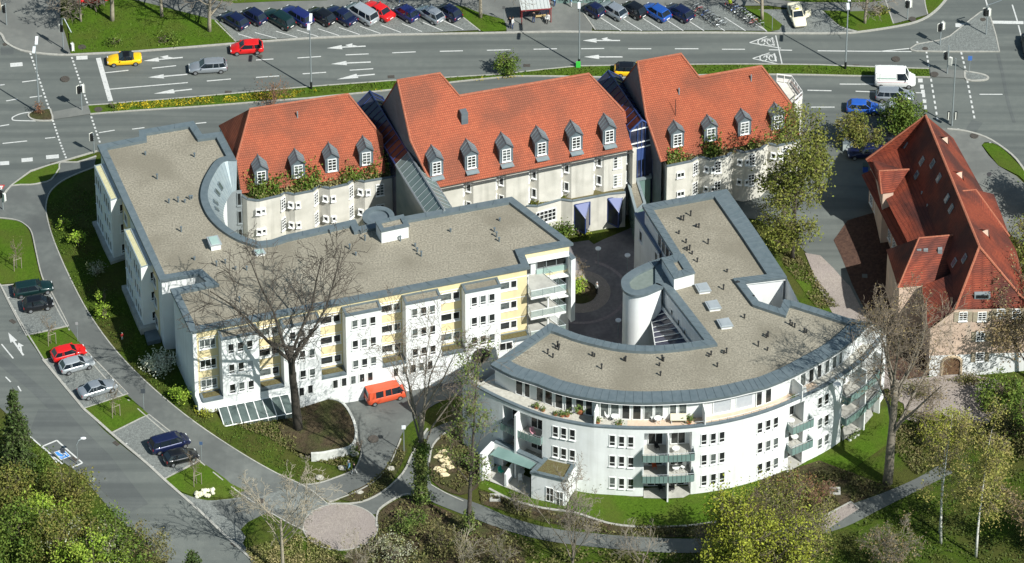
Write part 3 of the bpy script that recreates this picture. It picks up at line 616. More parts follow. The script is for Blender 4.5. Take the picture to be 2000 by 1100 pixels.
# recessed yellow storeys: wide windows
gaps = [(0.5, bu[0][0])]+[(bu[i][1], bu[i+1][0]) for i in range(4)]+[(bu[4][1], F1.len)]
for k, (a, b) in enumerate(gaps):
    for r, z in enumerate(rows_z):
        if k == 0: win(B1, F1.P(a+(b-a)*.48, .0, z+.05), F1.rot, (b-a)*.80, 1.45, cols=3, gl=m_curt if r != 1 else m_glass, low=.3)
        else:
            wd = (b-a)*(.86 if k < 5 else .62); u = a+(b-a)*(.50 if k < 5 else .36); win(B1, F1.P(u-wd*.18, 0, z+.05), F1.rot, wd*.6, 1.3, low=.18); win(B1, F1.P(u+wd*.32, 0, z+.05), F1.rot, wd*.36, 1.3, low=.18)
    mb = MB(); mb.use(m_zincd); L = b-a; mb.box(F1.P(a+.02, .05, 1.3), F1.u*(L-.04), F1.n*(FB-.03), V((0, 0, .28))); mb.use(m_sedum); mb.box(F1.P(a+.25, .3, 1.3), F1.u*(L-.5), F1.n*(FB-.75), V((0, 0, .32))); mb.obj('planter_ledge', B1)
    for z in (9.45, 6.45, 3.5): mb = MB(); mb.use(m_wwall); mb.box(F1.P(a+.1, .01, z+.05), F1.u*(L-.2), F1.n*.05, V((0, 0, .10))); mb.obj('spandrel_trim', B1)
# ground floor windows in the plinth
for (x, y) in [(589,765),(606,760),(655,750),(672,746),(690,742),(707,738),(723,735),(773,727),(790,723),(807,720),(823,716),(840,713)]:
    win(B1, F1.hit(x, y, FB), F1.rot, .72, 1.35, sill=False, fd=.05)
c = F1.hit(939, 694, FB)
mb = MB(); mb.use(m_iron2); mb.tube([c, c+F1.n*.12], 1.05, 20); w_ = mb.obj('round_window', B1); mb = MB(); mb.use(m_iron2)
for q in (-.6, -.2, .2, .6): mb.box(c+F1.u*q+F1.n*.12+V((-.03, 0, -.85)), F1.u*.05, F1.n*.05, V((0, 0, 1.7)))
mb.obj('grille', w_)
win(B1, F1.hit(988, 676, FB), F1.rot, 1.6, 1.2, cols=2, sill=False)
# glazed lean-to roof at the foot
zb, zf = .15, -1.05
a, b = F1.hit(426, 786, FB), F1.hit(562, 757, FB); a.z = b.z = zb-.0
ff = Fac(a, b); dn = 2.0; nb = 8
mb = MB(); mb.use(mat('canopy_glass', (.06,.08,.075), (.11,.14,.13), sc=.8, rough=.12))
lt = thing('glass_canopy', 'low lean-to glass canopy with white bars at the foot of the yellow and white front', 'canopy', (a.x, a.y, -1.8))
A0, A1 = ff.P(0, .02, zb), ff.P(ff.len, .02, zb); C0, C1 = ff.P(.15, dn, zf), ff.P(ff.len+.2, dn, zf)
mb.face([C0, C1, A1, A0]); mb.face([ff.P(.15, dn, -2.4), ff.P(ff.len+.2, dn, -3.1), C1, C0]); mb.obj('glazing', lt)
mb = MB(); mb.use(m_frame)
for k in range(nb+1):
    t = k/nb; p, q = A0.lerp(A1, t)+V((0, 0, .04)), C0.lerp(C1, t)+V((0, 0, .04)); mb.tube([p, q, V((q.x, q.y, -2.9))], .055, 4)
mb.tube([C0+V((0,0,.05)), C1+V((0,0,.05))], .07, 4); mb.tube([A0+V((0,0,.05)), A1+V((0,0,.05))], .07, 4); mb.obj('frame', lt)
# west bays, low strip of pale gravel on top
for q in ([(184,325),(198,321),(231,388),(216,393)], [(242,450),(256,447),(291,519),(275,524)]):
    zt = 10.25; w = PX(q, zt); e = (V(w[1])-V(w[0])).normalized(); w[1] = tuple(V(w[1])+e*1.2); w[2] = tuple(V(w[2])+e*1.2)
    mb = MB(); mb.use(m_wwall); mb.prism(w, .3, zt); bay = mb.obj('bay', B1)
    roofq = PX(q, zt); I = offs(roofq, .14)
    mb = MB(); mb.use(mat('yellow_gravel', (.42,.39,.22), (.56,.53,.33), sc=9)); mb.poly([(*p, zt+.02) for p in I]); mb.use(m_zincl)
    for i in range(4):
        j = (i+1) % 4; mb.box((*roofq[i], zt-.02), (roofq[j][0]-roofq[i][0], roofq[j][1]-roofq[i][1], 0), (I[i][0]-roofq[i][0], I[i][1]-roofq[i][1], 0), (0, 0, .12+.002*i))
    mb.obj('bay_roof', bay)
    f = Fac(roofq[0], roofq[3])
    for z in (8.8, 5.9, 3.0):
        for g in range(2):
            for c2 in range(3): win(B1, f.P(f.len*(.12+.5*g+.13*c2), 0, z), f.rot, .7, 1.5)
    f2 = Fac(w[3], w[2])
    for z in (8.7, 5.8, 2.8): win(B1, f2.P(f2.len*.72, 0, z), f2.rot, 1.15, 1.4, low=.3)
    mb = MB(); mb.use(m_conc); qq = offs(w, -.5); mb.prism(qq, -.5, 1.75); mb.obj('base_kerb', B1)
FW1 = Fac(W1[0], W1[len(o1)-1])   # west wall
for (x, y) in ((248,430),(303,560)):
    mb = MB(); mb.use(m_ywall); u = FW1.U(x, y); mb.box(FW1.P(u-1.6, 0, .5), FW1.u*3.0, FW1.n*.06, V((0, 0, 9.9))); mb.obj('yellow_panel', B1)
for (x, y) in ((244,410),(301,545)):
    for z in (8.4, 5.4, 2.4): win(B1, FW1.P(FW1.U(x, y)+.6, .06, z), FW1.rot, 1.2, 1.4)
for k in range(3):
    for z in (8.4, 5.4, 2.4): win(B1, FW1.P(1.3+1.4*k, 0, z), FW1.rot, .75, 1.5)
mb = MB(); mb.use(m_zincd); mb.prism(PX([(277,636),(303,633),(314,662),(288,668)], 1.2), -1, 1.2); mb.obj('light_well_cover', B1)
m_dkgl = mat('dark_green_glass', (.05,.07,.065), (.10,.13,.12), sc=1, rough=.12)
# concave zinc mansard over the inner court
up = PX(arcp[:22], Z1-.05); lowz = 7.9
lo_ = PX(crv([(461,372),(454,376),(447,385),(441,396),(437,408),(436,421),(439,436),(448,452)], 3), lowz)
mb = MB(); mb.use(m_zincl); N_ = 21
L_ = [V(lo_[int(i*(len(lo_)-1)/N_)]) for i in range(N_+1)]
for i in range(N_):
    mb.face([(*up[i], Z1-.06), (*up[i+1], Z1-.06), (*L_[i+1], lowz), (*L_[i], lowz)])
    mb.box((*up[i], Z1-.1), (.05, 0, 0), (L_[i].x-up[i][0], L_[i].y-up[i][1], lowz-Z1+.06), (0, 0, .07))
mb.obj('curved_zinc_roof', B1)
mb = MB(); mb.use(m_gfr); mb.wall([tuple(p) for p in L_[:9]], -1, lowz, closed=False); mb.obj('court_glazing', B1); mb = MB(); mb.use(m_wwall); mb.wall([tuple(p) for p in L_[8:]], -1, lowz, closed=False); mb.obj('court_wall', B1)
mb = MB(); mb.use(m_gfr); p = G(462,373,lowz); q = G(472,371,lowz); mb.face([(L_[0].x, L_[0].y, -1), (q.x, q.y, -1), (q.x, q.y, lowz), (L_[0].x, L_[0].y, lowz)]); mb.obj('court_glazing', B1)
fq = Fac(L_[0], q)
for z in (6.6, 3.9, 1.2): win(B1, fq.P(fq.len*.5, .03, z), fq.rot, fq.len*.8, 1.9, fr=m_gfr)
for i in (7, 9, 12, 14):
    a = V((*up[i], Z1)); b = V((L_[i].x, L_[i].y, lowz)); c0, c1 = a.lerp(b, .32), a.lerp(b, .62); t_ = (V((*up[i+1], 0))-V((*up[i], 0))).normalized()*.55
    nrm = t_.cross(c1-c0).normalized(); nrm = nrm if nrm.z > 0 else -nrm
    mb = MB(); mb.use(m_zincd); mb.box(c0-t_*.5-nrm*.1, t_, c1-c0, nrm*.22); sk_ = mb.obj('roof_window', B1); mb = MB(); mb.use(m_dkgl); mb.box(c0-t_*.38+(c1-c0)*.1+nrm*.12, t_*.76, (c1-c0)*.8, nrm*.02); mb.obj('pane', sk_)
# rooftop pieces
ph = PX([(732,432),(788,419),(800,441),(744,453)], 12.4)
mb = MB(); mb.use(m_wwall); mb.prism(offs(ph, .1), 10.4, 12.2); pb = mb.obj('roof_house', B1); parapet(pb, ph, 12.45, .55, .25, .2, m_zinc, 2, 'coping'); roofplate(pb, offs(ph, .3), 12.25, m_gravel, 'roof')
dr = G(739, 423, 10.2); mb = MB(); mb.use(m_cream); cyl(mb, dr, 1.65, -1.5, 9.9, 28); dd = mb.obj('stair_drum', B1)
dru = [(dr.x+1.85*math.cos(a*.2244), dr.y+1.85*math.sin(a*.2244)) for a in range(28)]; parapet(dd, dru, 10.25, .6, .3, .3, m_zinc, .5, 'coping'); roofplate(dd, offs(dru, .5), 9.95, m_zincd, 'roof')
m_zincp = mat('pale_sheet_metal', (.40,.43,.44), (.46,.49,.50), sc=1, rough=.35, metal=.3)
def lantern(par, q, z, h, lid=True, name='rooflight', gm=None):
    w = PX(q, z+h); mb = MB(); mb.use(m_frame); mb.prism(offs(w, .12), z-.05, z+h-.02); o = mb.obj(name, par); mb = MB(); mb.use(m_zincp); mb.prism(w, z+h-.02, z+h+.08); mb.use(gm or m_pgl); mb.prism(offs(w, .18), z+h+.08, z+h+.14); mb.obj('glazing', o)
lantern(B1, [(403,464),(425,460),(434,478),(411,482)], Z1-.4, .75); lantern(B1, [(494,489),(514,486),(520,496),(500,499)], Z1-.4, .3)
vents(B1, [(284,303),(380,307),(307,350),(375,388),(330,397),(348,395),(361,396),(371,390),(354,453),(380,508),(440,515),(423,520),(460,527),(482,528),(683,487),(695,499),(705,457),(713,470),(647,452),(645,456),(782,471),(811,482),(815,492),(823,501),(880,453),(966,453),(970,463),(976,432),(975,472),(468,590)], Z1-.4, m_zincd, .09, .5)
# balconies on the east end
FR1 = Fac(W1[iR], W1[iE]); bs = .02
mb = MB(); mb.use(m_wwall); mb.face([FR1.P(0, 0, -4), FR1.P(FR1.len, 0, -4), FR1.P(FR1.len, 0, Z1-.3), FR1.P(0, 0, Z1-.3)]); mb.use(m_ywall); mb.box(FR1.P(0, .0, 9.85), FR1.u*FR1.len, FR1.n*.08, V((0, 0, .7)))
for z in (7.0, 4.0): mb.box(FR1.P(1.6, .0, z-.35), FR1.u*(FR1.len-1.7), FR1.n*.08, V((0, 0, .5)))
mb.obj('balcony_wall', B1)
for z in (8.6, 5.6, 2.6):
    win(B1, FR1.P(.7, .02, z-.15), FR1.rot, 1.0, 2.1, fr=m_gfr, gl=m_glass, sill=False, name='balcony_door'); win(B1, FR1.P(FR1.len*.63, .05, z+.05), FR1.rot, FR1.len*.62, 1.3, cols=3, fr=m_gfr, gl=m_glass, sill=False)
    mb = MB(); mb.use(m_pgl); mb.box(FR1.P(FR1.len*.32, .12, z-1.45), FR1.u*FR1.len*.62, FR1.n*.05, V((0, 0, .8))); mb.obj('glass_spandrel', B1)
    mb = MB(); mb.use(m_frame); mb.box(FR1.P(.1, .1, z+1.02), FR1.u*(FR1.len-.3), FR1.n*.7, V((0, 0, .12))); mb.obj('awning_box', B1)
for dz in (0, 3.03, 6.06):
    z = 7.25-dz; q = [G(*p, 7.25) for p in ((1032,535),(1058,530),(1106,568),(1037,582),(1031,570))]; w = [(p.x, p.y) for p in q]
    mb = MB(); mb.use(m_frame); mb.prism(w, z-.3, z-.02); sl = mb.obj('balcony', B1); mb = MB(); mb.use(m_conc); mb.prism(offs(w, .06), z-.02, z+.01); mb.obj('deck', sl)
    mb = MB(); mb.use(m_gfr)
    rail = [V((*w[4], z)), V((*w[3], z)), V((*w[2], z)), V((*w[1], z))]
    for a, b in zip(rail, rail[1:]):
        L = (b-a).length; k = max(1, int(L/1.3))
        for i in range(k+1): p = a.lerp(b, i/k); mb.tube([p, p+V((0, 0, 1))], .03, 4)
        mb.tube([a+V((0, 0, 1)), b+V((0, 0, 1))], .035, 4)
    mb.obj('railing', sl)
    gl = bpy.data.materials.get('clear_glass') or mat('clear_glass', (.45,.6,.56), rough=.05)
    gl.node_tree.nodes['Principled BSDF'].inputs['Alpha'].default_value = .35
    mb = MB(); mb.use(gl)
    for a, b in zip(rail, rail[1:]): mb.face([a+V((0,0,.08)), b+V((0,0,.08)), b+V((0,0,.9)), a+V((0,0,.9))])
    mb.obj('glass_panel', sl)
fn = [(1107,494),(1113,494),(1124,504),(1116,508)]; w = PX(fn, 9.3); mb = MB(); mb.use(m_wwall); mb.prism(w, 0, 9.3); f_ = mb.obj('fin_wall', B1); mb = MB(); mb.use(m_zincd); mb.prism(offs(w, -.05), 9.3, 9.4); mb.obj('coping', f_)
for (x, y) in ((1088,540),(1070,600)): mb = MB(); mb.use(m_frame); p = G(x, y, 4.3); cyl(mb, p, .11, -3, 7.1, 8); mb.obj('column', B1)
# ================================================================ CURVED WHITE BLOCK
Z3 = 9.8; ZT = 7.1
B3 = thing('apartment_building', 'curved white block with gravel roof, setback top storey and green glass balconies', 'building', (*G(1300, 700, Z3)[:2], -3))
left = [(1075,630),(958,712)]
outer = crv([(958,712),(1000,734),(1045,748),(1082,762),(1125,773),(1165,780),(1212,785),(1265,786.5),(1325,784.5),(1375,781),(1425,773),(1467,763),(1500,755),(1550,734),(1592,712),(1625,694),(1650,677),(1675,656),(1697,634)], 3)
inner = crv([(1376,664),(1325,671),(1270,675),(1217,672),(1175,664),(1125,651),(1075,630)], 3)
upo = [(1707,631),(1657,621),(1562,591),(1556,589),(1531,584),(1524,602),(1482,588),(1454,551),(1537,541),(1480,455),(1420,369),(1254,400),(1315,497),(1295,505),(1290,548),(1296,560)]
o3 = outer+upo+inner[:-1]+[(1075,630)]
O3 = PX(o3, Z3); roofplate(B3, offs(O3, .6), Z3-.38, m_gravel)
# coping: broad on the outer curve, narrower elsewhere
def ring(par, P, wds, z, drop, m, seam, name, slope=0):
    n = len(P); mb = MB(); mb.use(m); s = 1 if area(P) > 0 else -1; ins = []
    N_ = []
    for i in range(n):
        e = (V(P[(i+1) % n])-V(P[i])).normalized(); N_.append(V((-e.y, e.x))*s)
    for i in range(n):
        n1, n2, w1, w2 = N_[i-1], N_[i], wds[i-1], wds[i]; det = n1.x*n2.y-n1.y*n2.x
        if abs(det) < .15: m_ = (n1+n2).normalized(); ins.append(V(P[i])+m_*((w1+w2)/2))
        else: ins.append(V(P[i])+V(((w1*n2.y-w2*n1.y)/det, (n1.x*w2-n2.x*w1)/det)))
    for i in range(n):
        j = (i+1) % n; a, b, c, d = V(P[i]), V(P[j]), ins[j], ins[i]; zi = z+slope*wds[i]
        q = [(*a, z), (*b, z), (*c, zi), (*d, zi)]
        if (V(q[1])-V(q[0])).cross(V(q[2])-V(q[0])).z < 0: q = q[::-1]
        mb.face(q); mb.face([(*a, z-drop), (*b, z-drop), (*b, z), (*a, z)]); mb.face([(*d, zi), (*c, zi), (*c, z-.5), (*d, z-.5)])
        L = (b-a).length; k = max(0, int(round(L/seam)))
        for t_ in range(k):
            t = (t_+.5)/k; p = a.lerp(b, t); q2 = d.lerp(c, t); e = (b-a).normalized()*.03
            mb.box((p.x-e.x, p.y-e.y, z-.03), (2*e.x, 2*e.y, 0), (q2.x-p.x, q2.y-p.y, zi-z), (0, 0, .07))
    return mb.obj(name, par)
no = len(outer)
wds = [1.9]*(no-1)+[.9]*(len(upo))+[1.0]*(len(inner)-1)+[1.2]
wds[no-1] = .9
i1420 = o3.index((1420,369)); wds[i1420-1] = wds[i1420-2] = 1.9
wds = wds[:len(o3)]+[1.0]*(len(o3)-len(wds))
ring(B3, O3, wds, Z3, .3, m_zinc, 1.0, 'parapet', .0)
# lower facade curve
fpx = crv([(903,735),(920,748),(940,760),(967,774),(1000,789),(1045,807),(1090,820),(1150,831),(1187,834),(1240,836.5),(1312,836),(1375,831),(1440,819),(1500,802),(1550,782),(1600,760),(1642,735),(1690,699),(1717,667),(1732,646)], 4)
C3 = Cur(PX(fpx, ZT))
DEP = 1.7
def uat(x, y): return C3.hit(x, y)[3]
rec = [(uat(982,815), uat(1012,825)), (uat(1014,826), uat(1059,838)), (uat(1258,870), uat(1351,870)), (uat(1541,835), uat(1569,820)), (uat(1645,770), uat(1682,745)), (uat(1686,742), uat(1711,712))]
cuts = sorted(set([0, C3.len]+[round(v, 4) for r in rec for v in r]+[round(c, 4) for c in C3.cum]))
def inrec(u): return any(a < u < b for a, b in rec)
mb = MB(); mb.use(m_wwall); lo3 = -4.5
for a, b in zip(cuts, cuts[1:]):
    if b-a < 1e-3: continue
    (pa, ua, na), (pb, ub, nb_) = C3.at(a+1e-5), C3.at(b-1e-5); hole = inrec((a+b)/2)
    A, B_, Ai, Bi = pa, pb, pa-na*DEP, pb-nb_*DEP
    for (z0, z1) in ([(lo3, ZT)] if not hole else [(ZT-.75, ZT)]):
        mb.face([(A.x, A.y, z0), (B_.x, B_.y, z0), (B_.x, B_.y, z1), (A.x, A.y, z1)])
        if hole: mb.face([(B_.x, B_.y, z0), (A.x, A.y, z0), (Ai.x, Ai.y, z0), (Bi.x, Bi.y, z0)])
    if hole: mb.face([(Ai.x, Ai.y, lo3), (Bi.x, Bi.y, lo3), (Bi.x, Bi.y, ZT-.5), (Ai.x, Ai.y, ZT-.5)])
for r in rec:
    for k, u in enumerate(r):
        p, t, nn = C3.at(u); q = p-nn*DEP; mb.face([(p.x, p.y, lo3), (q.x, q.y, lo3), (q.x, q.y, 6.55), (p.x, p.y, 6.55)])
mb.obj('front_wall', B3)
# floors inside recesses and projecting balconies
def slabs(r, pr, zs, name='balcony', glass=True, div=None):
    a, b = r; K = 6
    for z in zs:
        outp = [C3.at(a+(b-a)*k/K) for k in range(K+1)]; w = [(p+nn*pr) for p, t, nn in outp]; wi = [(p-nn*(DEP-.05)) for p, t, nn in outp]
        poly = [(p.x, p.y) for p in w]+[(p.x, p.y) for p in wi[::-1]]
        mb = MB(); mb.use(m_frame); mb.prism(poly, z-.22, z-.01); o = mb.obj(name, B3); mb = MB(); mb.use(m_conc); mb.prism(offs(poly, .04), z-.01, z+.015); mb.obj('deck', o)
        mb = MB(); mb.use(m_ggl); ed = [outp[0][0]+V((0,0,0))]+w+[outp[-1][0]]
        mr = MB(); mr.use(m_gfr)
        for p, q in zip(ed, ed[1:]):
            p, q = V((p.x, p.y, z)), V((q.x, q.y, z)); L = (q-p).length
            if L < .05: continue
            e = (q-p).normalized()*.03; nn = V((e.y, -e.x, 0)).normalized()*.03; mb.box(p+e+nn+V((0,0,-.15)), (q-p)-2*e, nn, V((0, 0, 1.0))); mr.tube([p+V((0,0,-.1)), p+V((0,0,1.05))], .03, 4); mr.tube([p+V((0,0,1.05)), q+V((0,0,1.05))], .03, 4)
        mb.obj('glass_panel', o); mr.obj('railing', o)
for r in rec[:2]: slabs(r, .45, (3.2,))
slabs((rec[2][0]-.15, (rec[2][0]+rec[2][1])/2-.03), 1.1, (3.2, .1)); slabs(((rec[2][0]+rec[2][1])/2+.03, rec[2][1]+.15), 1.1, (3.2, .1))
slabs((rec[3][0]-.2, rec[3][1]+.7), 1.0, (3.2, .1))
slabs((rec[4][0]-.05, rec[4][1]+.1), .8, (3.2, .1)); slabs((rec[5][0], rec[5][1]+.3), .8, (3.2, .1))
def part_wall(f): mb = MB(); mb.use(m_wwall); f(mb); mb.obj('partition_wall', B3)
p, t, nn = C3.at((rec[2][0]+rec[2][1])/2); part_wall(lambda m_: m_.box(p-t*.08-nn*DEP+V((0,0,-3)), t*.16, nn*(DEP+1.1), V((0, 0, 9.3))))
p, t, nn = C3.at(rec[0][1]+.1); part_wall(lambda m_: m_.box(p-t*.12+V((0,0,-3))-nn*.1, t*.24, nn*.9, V((0, 0, 9.4))))
for r in rec[4:]: p, t, nn = C3.at(r[1]); part_wall(lambda m_: m_.box(p-t*.1+V((0,0,-3)), t*.2, nn*.7, V((0, 0, 9))))
for r in rec:
    L = r[1]-r[0]; k = max(1, int(L/1.9)); 
    for z in (3.2, .1, -3.0):
        for i in range(k):
            p, t, nn = C3.at(r[0]+L*(i+.5)/k); p = p-nn*(DEP-.03); win(B3, (p.x, p.y, z+1.15), math.atan2(t.y, t.x), min(1.7, L/k*.86), 2.15, cols=2, sill=False, name='balcony_door')
# windows of the lower facade
wl = [(1085,845),(1101,848),(1118,851),(1085,884),(1101,888),(1118,891),(1196,862),(1214,864),(1232,865),(1196,902),(1214,903),(1232,905),(1196,944),(1214,946),(1232,947),
 (1375,860),(1393,858),(1410,855),(1375,900),(1393,898),(1410,895),(1375,940),(1393,937),(1410,934),(1484,837),(1500,832),(1515,827),(1484,876),(1500,872),(1515,867),(1484,917),(1500,912),(1515,906),
 (1601,788),(1614,781),(1601,829),(1614,822),(1601,868),(1614,860),(1585,828)]
for (x, y) in wl:
    p, t, nn, u = C3.hit(x, y-2); win(B3, p, math.atan2(t.y, t.x), .70, 1.6, low=.5, fd=.06, ft=.075)
for (x, y) in [(915,790),(925,797),(918,830),(1720,740),(1722,700)]: pass
# core below the terrace
core = [(p-nn*DEP) for p, t, nn in [C3.at(C3.len*k/60) for k in range(61)]]
co = [(p.x, p.y) for p in core]; 
backo = PX([(1707,631),(1657,621),(1562,591),(1537,541),(1480,455),(1420,369)], Z3)
e0, t0, n0_ = C3.at(0); e1, t1, n1_ = C3.at(C3.len)
wend = [(e1.x, e1.y)]
westw = PX([(1240,417),(1288,492)], ZT)
innerw = PX([(1290,548),(1296,560)]+inner, Z3); 
lowp = [(e0.x, e0.y)]+co+wend+backo[0:]+westw+innerw
mb = MB(); mb.use(m_wwall)
L2 = lowp; n = len(L2); skip = len(co)
ctr = V((G(1250,640,0).x, G(1250,640,0).y))
for i in range(n):
    a, b = L2[i], L2[(i+1) % n]
    if 1 <= i < skip: continue
    if i == skip+1: ENDS = (a, b)
    za = zb_ = 6.85 if i < skip+1 or i > skip+6 else 9.6
    if i == skip+1: za = 6.9
    mb.face([(*a, -4.5), (*b, -4.5), (*b, zb_), (*a, za)])
mb.obj('wall', B3)
mb = MB(); mb.use(m_zinc); a, b = V((*ENDS[0], 6.95)), V((*ENDS[1], 9.65)); e = (b-a).normalized(); nn = V((e.y, -e.x, 0)).normalized(); mb.box(a+nn*.05, b-a, -nn*.5, V((0, 0, .12))); mb.obj('end_coping', B3)
mb = MB(); mb.use(m_deck); tp = [(p.x, p.y) for p, t, nn in [C3.at(C3.len*k/60) for k in range(61)]]
for k in range(60):
    (p, t, nn), (q, t2, n2) = C3.at(C3.len*k/60), C3.at(C3.len*(k+1)/60); f = k/60
    mb.use(m_deckr if 22 <= k <= 46 else m_deck); d_ = 5.5 if 1 < k < 57 else 1.2
    pi, qi = p-nn*d_, q-n2*d_
    mb.face([(p.x, p.y, 6.6), (q.x, q.y, 6.6), (qi.x, qi.y, 6.6), (pi.x, pi.y, 6.6)])
mb.obj('terrace', B3)
mb = MB(); mb.use(m_zincd)   # terrace coping following the curve
for k in range(60):
    (p, t, nn), (q, t2, n2) = C3.at(C3.len*k/60), C3.at(C3.len*(k+1)/60); po, qo, pi, qi = p+nn*.06, q+n2*.06, p-nn*.34, q-n2*.34
    mb.face([(po.x, po.y, ZT+.04), (qo.x, qo.y, ZT+.04), (qi.x, qi.y, ZT+.04), (pi.x, pi.y, ZT+.04)]); mb.face([(po.x, po.y, ZT-.16), (qo.x, qo.y, ZT-.16), (qo.x, qo.y, ZT+.04), (po.x, po.y, ZT+.04)]); mb.face([(qi.x, qi.y, 6.6), (pi.x, pi.y, 6.6), (pi.x, pi.y, ZT+.04), (qi.x, qi.y, ZT+.04)])
mb.obj('coping', B3)
# upper storey walls
OUo = PX(outer, Z3); EO = offs(O3, .25); 
setb = []
for i, p in enumerate(OUo):
    a, b = V(OUo[max(i-1, 0)]), V(OUo[min(i+1, len(OUo)-1)]); e = (b-a).normalized(); setb.append(V(p)+V((-e.y, e.x))*.75)
mb = MB(); mb.use(m_wwall); mb.wall([tuple(p) for p in setb], 6.5, Z3-.25, closed=False)
restw = EO[no-1:]+[tuple(setb[0])]; mb.wall([tuple(setb[-1])]+restw, 3.0, Z3-.2, closed=False); mb.obj('top_storey_wall', B3)
mb = MB(); mb.use(m_wwall); mb.poly([(*p, Z3-.47) for p in O3], True); mb.obj('soffit', B3)
CT = Cur([tuple(p) for p in setb]); u = .0
spec = [(1007,1022,'d'),(1024,1036,'d'),(1047,1062,'g'),(1064,1080,'g'),(1084,1100,'g'),(1104,1119,'g'),(1124,1141,'g'),(1143,1158,'g'),(1172,1190,'h'),(1192,1210,'h'),(1214,1231,'d'),(1235,1253,'d'),(1257,1276,'h'),(1278,1296,'h'),(1307,1322,'h'),(1325,1342,'h'),(1392,1428,'s'),(1436,1474,'s'),(1476,1489,'g'),(1494,1507,'g'),(1562,1574,'h'),(1579,1590,'g'),(1595,1605,'g'),(1610,1620,'h'),(1625,1634,'h'),(1638,1645,'h')]
for (xa, xb, k) in spec:
    zc = 8.05; 
    def ux(x):
        y = 760
        for _ in range(12):
            p, t, nn, u_ = CT.hit(x, y); y += (p.z-zc)*12.9
        return u_, p, t
    (ua, pa, ta), (ub, pb, tb) = ux(xa), ux(xb); p, t, nn = CT.at((ua+ub)/2); wd = abs(ub-ua)
    gl = {'d': m_glass, 'g': m_glass, 'h': m_curt, 's': m_shut}[k]
    win(B3, (p.x, p.y, 7.75 if k != 's' else 7.9), math.atan2(t.y, t.x), wd, 2.25 if k != 's' else 2.1, gl=gl, sill=False, fr=m_frame if k != 's' else m_wwall, name='terrace_window')
for x, zt_ in ((1167,1),(1371,1),(1546,1)):
    y = 790
    for _ in range(12): p, t, nn, u_ = CT.hit(x, y); y += (p.z-8.0)*12.9
    p, t, nn = CT.at(u_); mb = MB(); mb.use(m_wwall); mb.box((p.x, p.y, 6.6), t*.12, nn*1.9, V((0, 0, 2.3))); mb.obj('terrace_screen', B3)
mb = MB(); mb.use(m_gfr)   # terrace handrail on the right half
for k in range(30, 50):
    (p, t, nn), (q, t2, n2) = C3.at(C3.len*k/60), C3.at(C3.len*(k+1)/60); a, b = p-nn*.2, q-n2*.2; mb.tube([(a.x, a.y, ZT), (a.x, a.y, ZT+.45)], .025, 4); mb.tube([(a.x, a.y, ZT+.45), (b.x, b.y, ZT+.45)], .025, 4)
mb.obj('railing', B3)
# west lower wall coping and window, upper west glazing
fw = Fac(westw[0], westw[1])
mb = MB(); mb.use(mat('blue_coping', (.10,.16,.25), rough=.5)); mb.box(fw.P(-.1, -.1, ZT-.3), fw.u*fw.len, -fw.n*1.6, V((0, 0, .25))); mb.box(fw.P(-.1, .06, ZT-.3), fw.u*(fw.len+.1), -fw.n*.3, V((0, 0, .35))); mb.obj('west_ledge', B3)
win(B3, fw.hit(1252, 462), fw.rot, .9, 1.6); win(B3, fw.hit(1282, 507), fw.rot, .9, 2.2)
uw = Fac(EO[o3.index((1254,400))], EO[o3.index((1315,497))])
for k in range(4): win(B3, uw.P(uw.len*(.50+.125*k), .02, 8.2), uw.rot, uw.len*.12, 1.9, sill=False, name='terrace_window')
# drum tower with zinc coping
dpx = crv([(1296,502),(1262,514),(1235,527),(1217,541),(1213,553),(1220,569),(1240,577),(1262,574),(1280,567),(1296,560)], 8)+[(1296,530)]
D = PX(dpx, Z3+.05); mb = MB(); mb.use(m_wwall); mb.prism(offs(D, .22), -4, Z3-.1, cap=False); dm = mb.obj('drum_tower', B3, smooth=True); ring(dm, D, [.95]*len(D), Z3+.06, .35, m_zinc, .55, 'coping'); roofplate(dm, offs(D, .7), Z3-.25, mat('green_roof_felt', (.14,.17,.15), (.17,.2,.18), sc=2), 'roof')
bp_ = PX([(1291,504),(1335,496),(1358,533),(1316,544)], 11.3); mb = MB(); mb.use(m_wwall); mb.prism(offs(bp_, .08), 9.2, 11.0); bx_ = mb.obj('roof_house', B3); ring(bx_, bp_, [1.0]*4, 11.35, .2, m_zinc, .8, 'coping'); roofplate(bx_, offs(bp_, .8), 11.1, m_gravel, 'roof')
# glazed roof in the wedge
g4 = [G(1270,611,5.4), G(1292,602,6.4), G(1345,670,6.2), G(1280,680,5.0)]
mb = MB(); mb.use(m_dglass); mb.face([g4[0], g4[3], g4[2], g4[1]]); wg = mb.obj('glass_roof', B3); mb = MB(); mb.use(m_frame)
for k in range(8): t = k/7; a, b = g4[0].lerp(g4[3], t), g4[1].lerp(g4[2], t); mb.tube([a+V((0,0,.05)), b+V((0,0,.05))], .045, 4)
mb.tube([g4[0], g4[3]], .06, 4); mb.tube([g4[1], g4[2]], .06, 4); mb.obj('glazing_bar', wg)
vw = Fac(EO[o3.index((1296,560))], EO[no+len(upo)])
for (x, y) in ((1313,611),(1326,630),(1338,650)): win(B3, vw.hit(x, y), vw.rot, .55, 1.05)
